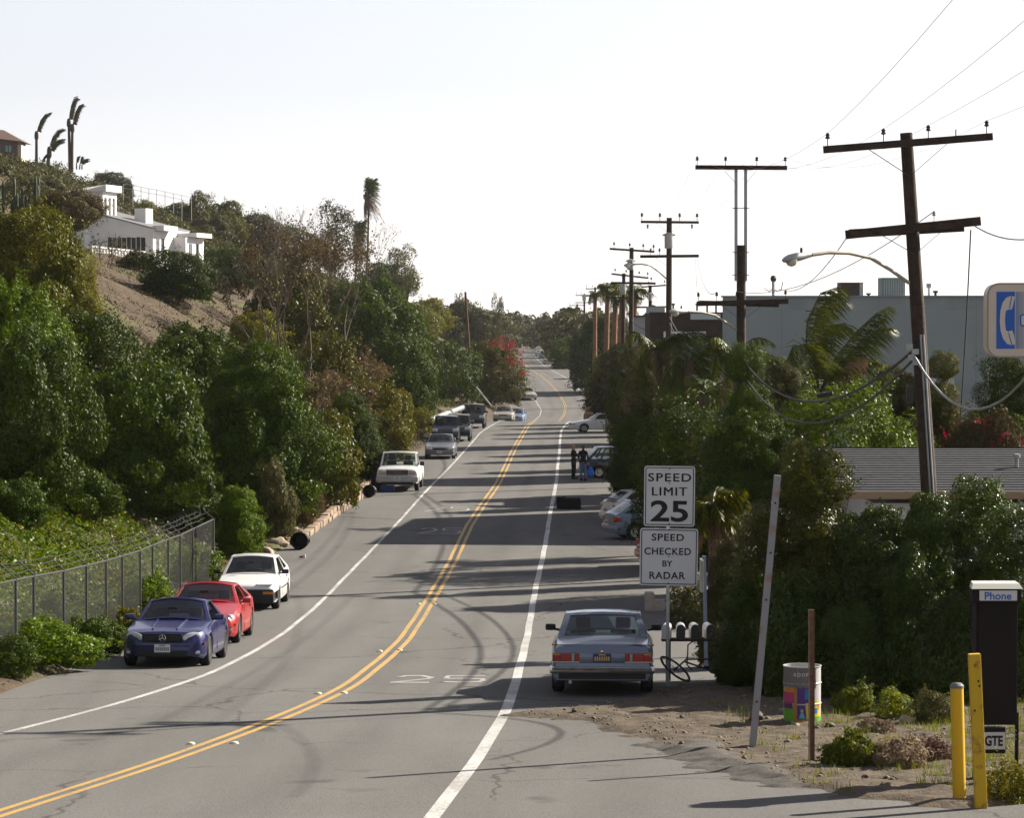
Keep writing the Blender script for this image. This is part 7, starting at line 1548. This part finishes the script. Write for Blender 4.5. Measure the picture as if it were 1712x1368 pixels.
for v in bm.verts: q = 1+.10*math.sin(v.co.x*6)*math.sin(v.co.z*5+1); v.co = Vector((v.co.x*.19*q*(1-.35*max(v.co.z, 0)), v.co.y*.12*q, v.co.z*.27*q+.42))
me = bpy.data.meshes.new('sack'); bm.to_mesh(me); bm.free(); me.polygons.foreach_set('use_smooth', np.ones(len(me.polygons), bool)); link('sack', me, M('blue_plastic', (.02,.14,.55), .35), r); MB().tube([(-.06,0,.66), (0,0,.86), (.06,0,.66)], .012, 6).build('handle', M('blue_plastic', (.02,.14,.55), .35), r)
# ------------------------------------------------------------------ palms, cactus, bare trees
def frond_mesh(pts, leaf_l, n, rs, wind=Vector((0,0,0)), droop=.5, wid=.035, spread=.8):
    """pts: rachis points; returns V,F of rachis ribbon and leaflets"""
    pts = [Vector(p) for p in pts]; seg = [(pts[i+1]-pts[i]).length for i in range(len(pts)-1)]; tot = sum(seg); V = []; F = []
    def at(t):
        d = t*tot
        for i, l in enumerate(seg):
            if d <= l or i == len(seg)-1: return pts[i].lerp(pts[i+1], min(d/l, 1)), (pts[i+1]-pts[i]).normalized()
            d -= l
    for i in range(n):
        t = .12+.88*(i+.5)/n; p, d = at(t); side = d.cross(Vector((0,0,1))); side = side.normalized() if side.length > .05 else Vector((0,1,0))
        for sx in (-1, 1):
            l = leaf_l*(math.sin(math.pi*min(1, .12+t*.88))**.5*.8+.2)*rs.uniform(.75, 1.15); v = (side*sx*spread + d*.7 + Vector((0,0,-droop*rs.uniform(.5, 1.4))) + wind + Vector((rs.uniform(-.2,.2), rs.uniform(-.2,.2), rs.uniform(-.2,.2)))).normalized()
            m = p + v*l*.55; e = p + (v + Vector((0,0,-droop*.7)) + wind*.6).normalized()*l; w_ = d*wid*rs.uniform(.7, 1.3); j = len(V); V += [p-w_*.4, p+w_*.4, m+w_*.5, m-w_*.5, e]; F += [(j,j+1,j+2,j+3), (j+3,j+2,j+4)]
    return V, F, pts
def frond(parent, pts, leaf_l, n, rs, mat, **kw):
    V, F, P = frond_mesh(pts, leaf_l, n, rs, **kw); mb = MB().add(V, F); mb.tube(P, [.03*(1-.8*i/(len(P)-1)) for i in range(len(P))], 4, False); return mb.build('frond', mat, parent)
def arc(o, az, L, rise, drop, wind, n=6):
    o = Vector(o); d = Vector((math.cos(az), math.sin(az), 0)); out = []
    for i in range(n+1): t = i/n; out.append(o + d*(L*t*(1-.25*t)) + Vector((0,0,L*(rise*t-drop*t*t))) + wind*(L*t*t))
    return out
def palm(base, top, r0, r1, label, nf, L, leaf_l, nl, seed, wind=Vector((.35,.1,0)), rise=.8, drop=.9, mat=None, dry=3, group=None, trunkm=None, bend=0, name='palm_tree', droop=.6, wid=.035):
    rs = random.Random(seed); b, t = Vector(base), Vector(top); r = empty(name, b, 0, label, 'palm', group); v = t-b
    n = 10; P = [v*(i/n)+Vector((bend*math.sin(math.pi*i/n),0,0)) for i in range(n+1)]; MB().tube(P, [(r0+(r1-r0)*i/n)*(1.0 if i % 2 else 1.06) for i in range(n+1)], 10).build('trunk', trunkm or PALMBARK, r, 60)
    for k in range(nf): az = k*2.399+rs.uniform(-.3,.3); u = rs.uniform(.0, 1); frond(r, arc(v, az, L*rs.uniform(.8, 1.1), rise*(1.2-.9*u), drop*(.7+.5*u), wind*rs.uniform(.5, 1.3)), leaf_l, nl, rs, mat or L_PALM, wind=wind*.8, droop=droop, wid=wid)
    for k in range(dry): az = k*2.1+rs.random(); frond(r, arc(v-Vector((0,0,.15)), az, L*.55, -.3, 1.2, wind*.4), leaf_l*.7, max(6, nl//2), rs, L_PALMDRY, wind=wind*.4, droop=1.0)
    return r
# the wind blown palm in front of the grey building
def wind_palm():
    Y = 101.0; b = pt(1368, 0, Y); b = Vector((b.x, Y, float(RZ(Y)))); r = empty('palm_tree', b, 0, 'big wind blown palm with plumes swept right in front of the grey building', 'palm'); rs = random.Random(3); hub = pt(1366, 660, Y)
    MB().tube([Vector((0,0,-.1)), (hub-b)*.5+Vector((.05,0,0)), hub-b], [.24,.2,.22], 12).build('trunk', PALMBARK, r, 50)
    plumes = [[(1366,655),(1346,600),(1350,535),(1372,490),(1400,480),(1412,492)], [(1368,655),(1352,590),(1366,520),(1394,492),(1415,505)], [(1370,655),(1360,590),(1385,545),(1412,540),(1428,565)], [(1370,655),(1395,600),(1430,556),(1465,524),(1487,512)], [(1372,655),(1402,610),(1440,572),(1474,545),(1488,548)], [(1372,658),(1405,625),(1440,600),(1465,602),(1475,625)], [(1366,658),(1345,620),(1322,600),(1300,606),(1288,640)], [(1366,660),(1340,635),(1310,628),(1290,650),(1282,690)], [(1370,660),(1400,640),(1430,640),(1448,665)], [(1366,660),(1350,640),(1330,650),(1318,690)], [(1370,660),(1385,625),(1410,615),(1428,640),(1434,680)], [(1368,660),(1362,610),(1345,575),(1325,580),(1310,615)]]
    for i, pl in enumerate(plumes):
        dy = rs.uniform(-1.6, 1.6); n = len(pl); P = [pt(x, y, Y+dy*j/(n-1))-b for j, (x, y) in enumerate(pl)]; frond(r, P, 1.1, 90, rs, L_PALM, wind=Vector((.5,.0,-.1)), droop=.55, wid=.036, spread=.5)
    for i, pl in enumerate([[(1372,660),(1395,655),(1412,690)], [(1366,660),(1350,670),(1342,710)], [(1374,655),(1420,606),(1445,600)]]): frond(r, [pt(x, y, Y-.3)-b for x, y in pl], .8, 30, rs, L_PALMDRY, wind=Vector((.5,0,0)), droop=.9)
wind_palm()
def pg(px, Y, top): q = pt(px, top, Y); return Vector((q.x, Y, gz(q.x, Y))), q
W_ = Vector((.35, .1, 0))
for (px, Y, top, L, lb, sd) in [(1100, 118, 585, 2.6, 'feathery palm in front of the third utility pole', 1), (1152, 112, 600, 2.4, 'feathery palm left of the cottage corner', 2), (1235, 96, 600, 2.3, 'dark palm at the foot of the second utility pole', 3), (1050, 150, 640, 2.6, 'drooping palm above the dark van', 4), (1180, 100, 660, 2.2, 'low palm behind the speed sign top', 5)]:
    b, t = pg(px, Y, top); palm(b, t, .2, .17, lb, 16, L, .6, 34, sd, W_, .9, 1.15, wid=.04, dry=4)
b, t = pg(1192, 62, 850); palm(b, t, .10, .10, 'small dwarf palm right of the speed limit sign', 30, 1.0, .42, 20, 12, Vector((.2,0,0)), .9, .9, L_OLIVE, dry=9, wid=.05, trunkm=BARK)
for (px, px0, Y, top, lb, sd) in [(1016, 1011, 262, 482, 'leftmost thin palm of the row beside the far poles', 21), (1029, 1024, 255, 492, 'second thin palm of the row beside the far poles', 22), (1040, 1033, 250, 503, 'third thin palm of the row, shortest crown', 23), (1062, 1051, 244, 486, 'rightmost thin palm of the row beside the far poles', 24), (995, 994, 330, 492, 'small far palm left of the palm row', 25)]:
    q = pt(px0, 600, Y); palm((q.x, Y, gz(q.x, Y)), pt(px, top, Y), .26, .2, lb, 16, 1.5, .7, 12, sd, Vector((.3,.1,0)), .9, 1.0, dry=6, trunkm=M('sunlit_palm_trunk', (.22,.12,.07), .9, var=.3, vs=3), wid=.09)
# fan palms on the left ridge
def fan_palm(px, pyb, top, bot, wpx, label, seed):
    b = at_ground(px-8, pyb); Y = b.y; s = sc(Y); t = pt(px-2, (top+bot*1.4)/2.4, Y); r = empty('palm_tree', b, 0, label, 'palm'); v = t-b; rs = random.Random(seed); MB().tube([Vector((0,0,-.3)), v*.5+Vector((.1,0,0)), v], [.22,.17,.16], 8).build('trunk', BARK, r, 50); H_ = (bot-top)/s; Wd = wpx/s
    for k in range(90):
        az = k*2.399; u = k/90; L = Wd*.6*rs.uniform(.8, 1.1); o = v + Vector((0,0,H_*(.30-.62*u))); frond(r, arc(o, az, L*(.75+.5*u), 2.0-2.6*u, .8, Vector((.35,0,0)), 4), L*.5, 16, rs, L_PALM if u < .6 else L_PALMDRY, wind=Vector((.45,0,0)), droop=.4, wid=.10)
fan_palm(619, 428, 297, 347, 30, 'tall thin fan palm standing on the left ridge', 1); fan_palm(600, 432, 368, 422, 30, 'short shaggy fan palm below the tall one', 2)
# swept palms on the hilltop at the upper left
def swept(px, pyb, label, heads, group='swept palms on the hilltop'):
    Y = 495.0; b = pt(px, pyb, Y); r = empty('palm_tree', b, 0, label, 'palm', group); rs = random.Random(int(px)); T_ = M('dark_palm_trunk', (.07,.05,.04), .9)
    for (x0, y0, x1, y1, xb) in heads:
        h = pt(x0, y0, Y)-b; MB().tube([pt(xb, pyb+4, Y)-b, h*.5+(pt(xb, pyb, Y)-b)*.5, h], [.28,.24,.22] if abs(y1-y0) >= 15 else [.12,.1,.1], 8).build('trunk', T_, r, 50)
        tiny = abs(y1-y0) < 15
        if not tiny: MB().lathe([(.2,-.4),(.36,0),(.34,.6),(.2,1.1)], 8, h-Vector((0,0,.4))).build('boot', M('palm_boot', (.06,.045,.03), .9), r)
        for k in range(9):
            dx, dz = (x1-x0)/10+rs.uniform(-.25,.25), (y0-y1)/10+rs.uniform(-.3,.3); P = [h + Vector((dx*f, rs.uniform(-.2,.2), dz*g)) for f, g in ((0,0), (.12,.35), (.3,.66), (.6,.92), (1.0,1.0))]; frond(r, P, .35 if tiny else .8, 16, rs, L_DULL, wind=Vector((.8,0,-.2)), droop=.4, wid=.12, spread=.3)
swept(61, 278, 'swept palm with one curved plume, leftmost on the hilltop', [(61,226,84,190,61)]); swept(80, 280, 'short swept palm with two plumes on the hilltop', [(82,252,106,215,79), (83,256,107,235,80), (70,272,84,258,66)]); swept(118, 286, 'tallest swept palm pair on the hilltop, twin trunks', [(115,205,131,163,117), (121,214,140,176,120)]); swept(133, 279, 'cluster of tiny palms right of the tallest swept pair', [(128,272,132,263,128), (134,274,139,264,133), (137,275,149,268,137)])
def cactus():
    b = at_ground(32, 372); Y = b.y; s = sc(Y); r = empty('cactus_clump', b, 0, 'clump of tall upright cactus columns at the left picture edge', 'cactus'); rs = random.Random(2); C_ = M('cactus_skin', (.045,.06,.03), .7, var=.3, vs=3)
    for k in range(15):
        x = (rs.uniform(0, 66)-33)/s; h = rs.uniform(35, 82)/s; pr = [(.13*(1+.10*math.cos(j*2)), h*j/7) for j in range(7)]+[(.09, h*.97), (0, h)]; o = MB().lathe(pr, 9, (x, rs.uniform(-.8, .8), -.2)).build('column', C_, r, 50)
    for k in range(6): frond(r, arc((.5+rs.uniform(-.3,.9), 0, 1.2), k*1.1, 1.3, .9, .8, Vector((.2,0,0))), .35, 14, rs, L_OLIVE, wid=.07)
cactus()
def bare_tree(px, pyb, top, wpx, label, seed, leafn, leafm, lsize=.15, depth=5):
    rs = random.Random(seed); b = at_ground(px, pyb); s = sc(b.y); H_ = pt(px, top, b.y).z-b.z; Wd = wpx/s; r = empty('bare_tree', b, rs.uniform(0, 6), label, 'tree'); mb = MB(); tips = []
    def grow(p, d, l, rad_, k):
        q = p + d*l*.5 + Vector((rs.uniform(-.06,.06)*l, rs.uniform(-.06,.06)*l, 0)); e = p + d*l; mb.tube([p, q, e], [rad_, rad_*.85, rad_*.7], 6 if k > 2 else 4, False)
        if k <= depth-1: tips.extend([q, e])
        if k == 0: return
        for j in range(2 if k > 3 else 3):
            nd = (d + Vector((rs.uniform(-1,1)*Wd/H_*1.1, rs.uniform(-1,1)*Wd/H_*1.1, rs.uniform(-.15,.55)))).normalized(); grow(e if j else p + d*l*rs.uniform(.6, 1), nd, l*rs.uniform(.62, .85), rad_*.62, k-1)
    for j in range(3): grow(Vector((rs.uniform(-.3,.3), rs.uniform(-.3,.3), -.2)), Vector((rs.uniform(-.35,.35), rs.uniform(-.35,.35), 1)).normalized(), H_*.30, .03+.004*H_, depth)
    mb.build('branches', M('pale_bark', (.12,.10,.085), .9, var=.4, vs=5), r, 60); T = np.array([tuple(t) for t in tips]); n_ = np.random.RandomState(seed); z = T[:, 2]/H_; w_ = np.clip(1.15-z, .05, 1)**1.5; k = n_.choice(len(T), leafn, p=w_/w_.sum()); P = T[k] + n_.normal(0, .16, (leafn, 3)); V, F = leaves(P, n_.normal(0, 1, (leafn, 3)), lsize, n_, .8, .6); link('leaves', np_mesh('leaves', V, F), leafm, r)['kind'] = 'stuff'
bare_tree(500, 700, 360, 150, 'leafless sycamore with scattered brown leaves, left of the twin ridge palms', 1, 3600, L_AUTUMN, .125, 6); bare_tree(478, 560, 322, 110, 'bare twiggy treetop rising against the sky left of the round ridge tree', 7, 260, L_AUTUMN, .16, 5); bare_tree(555, 640, 370, 120, 'second bare sycamore, below the round ridge tree', 2, 2400, L_AUTUMN, .125, 6); bare_tree(450, 640, 405, 120, 'grey twiggy tree between the brown slope and the sycamore', 3, 1500, L_BROWNG, .15); bare_tree(180, 446, 368, 60, 'thin bare sapling in front of the white house', 4, 90, L_DULL, .16, 3); bare_tree(600, 720, 560, 110, 'small bare tree with gold leaves on the bank', 5, 1800, L_AUTUMN, .15)
bare_tree(535, 770, 600, 90, 'twiggy shrub with rusty leaves above the stone wall', 6, 2200, L_AUTUMN, .13)
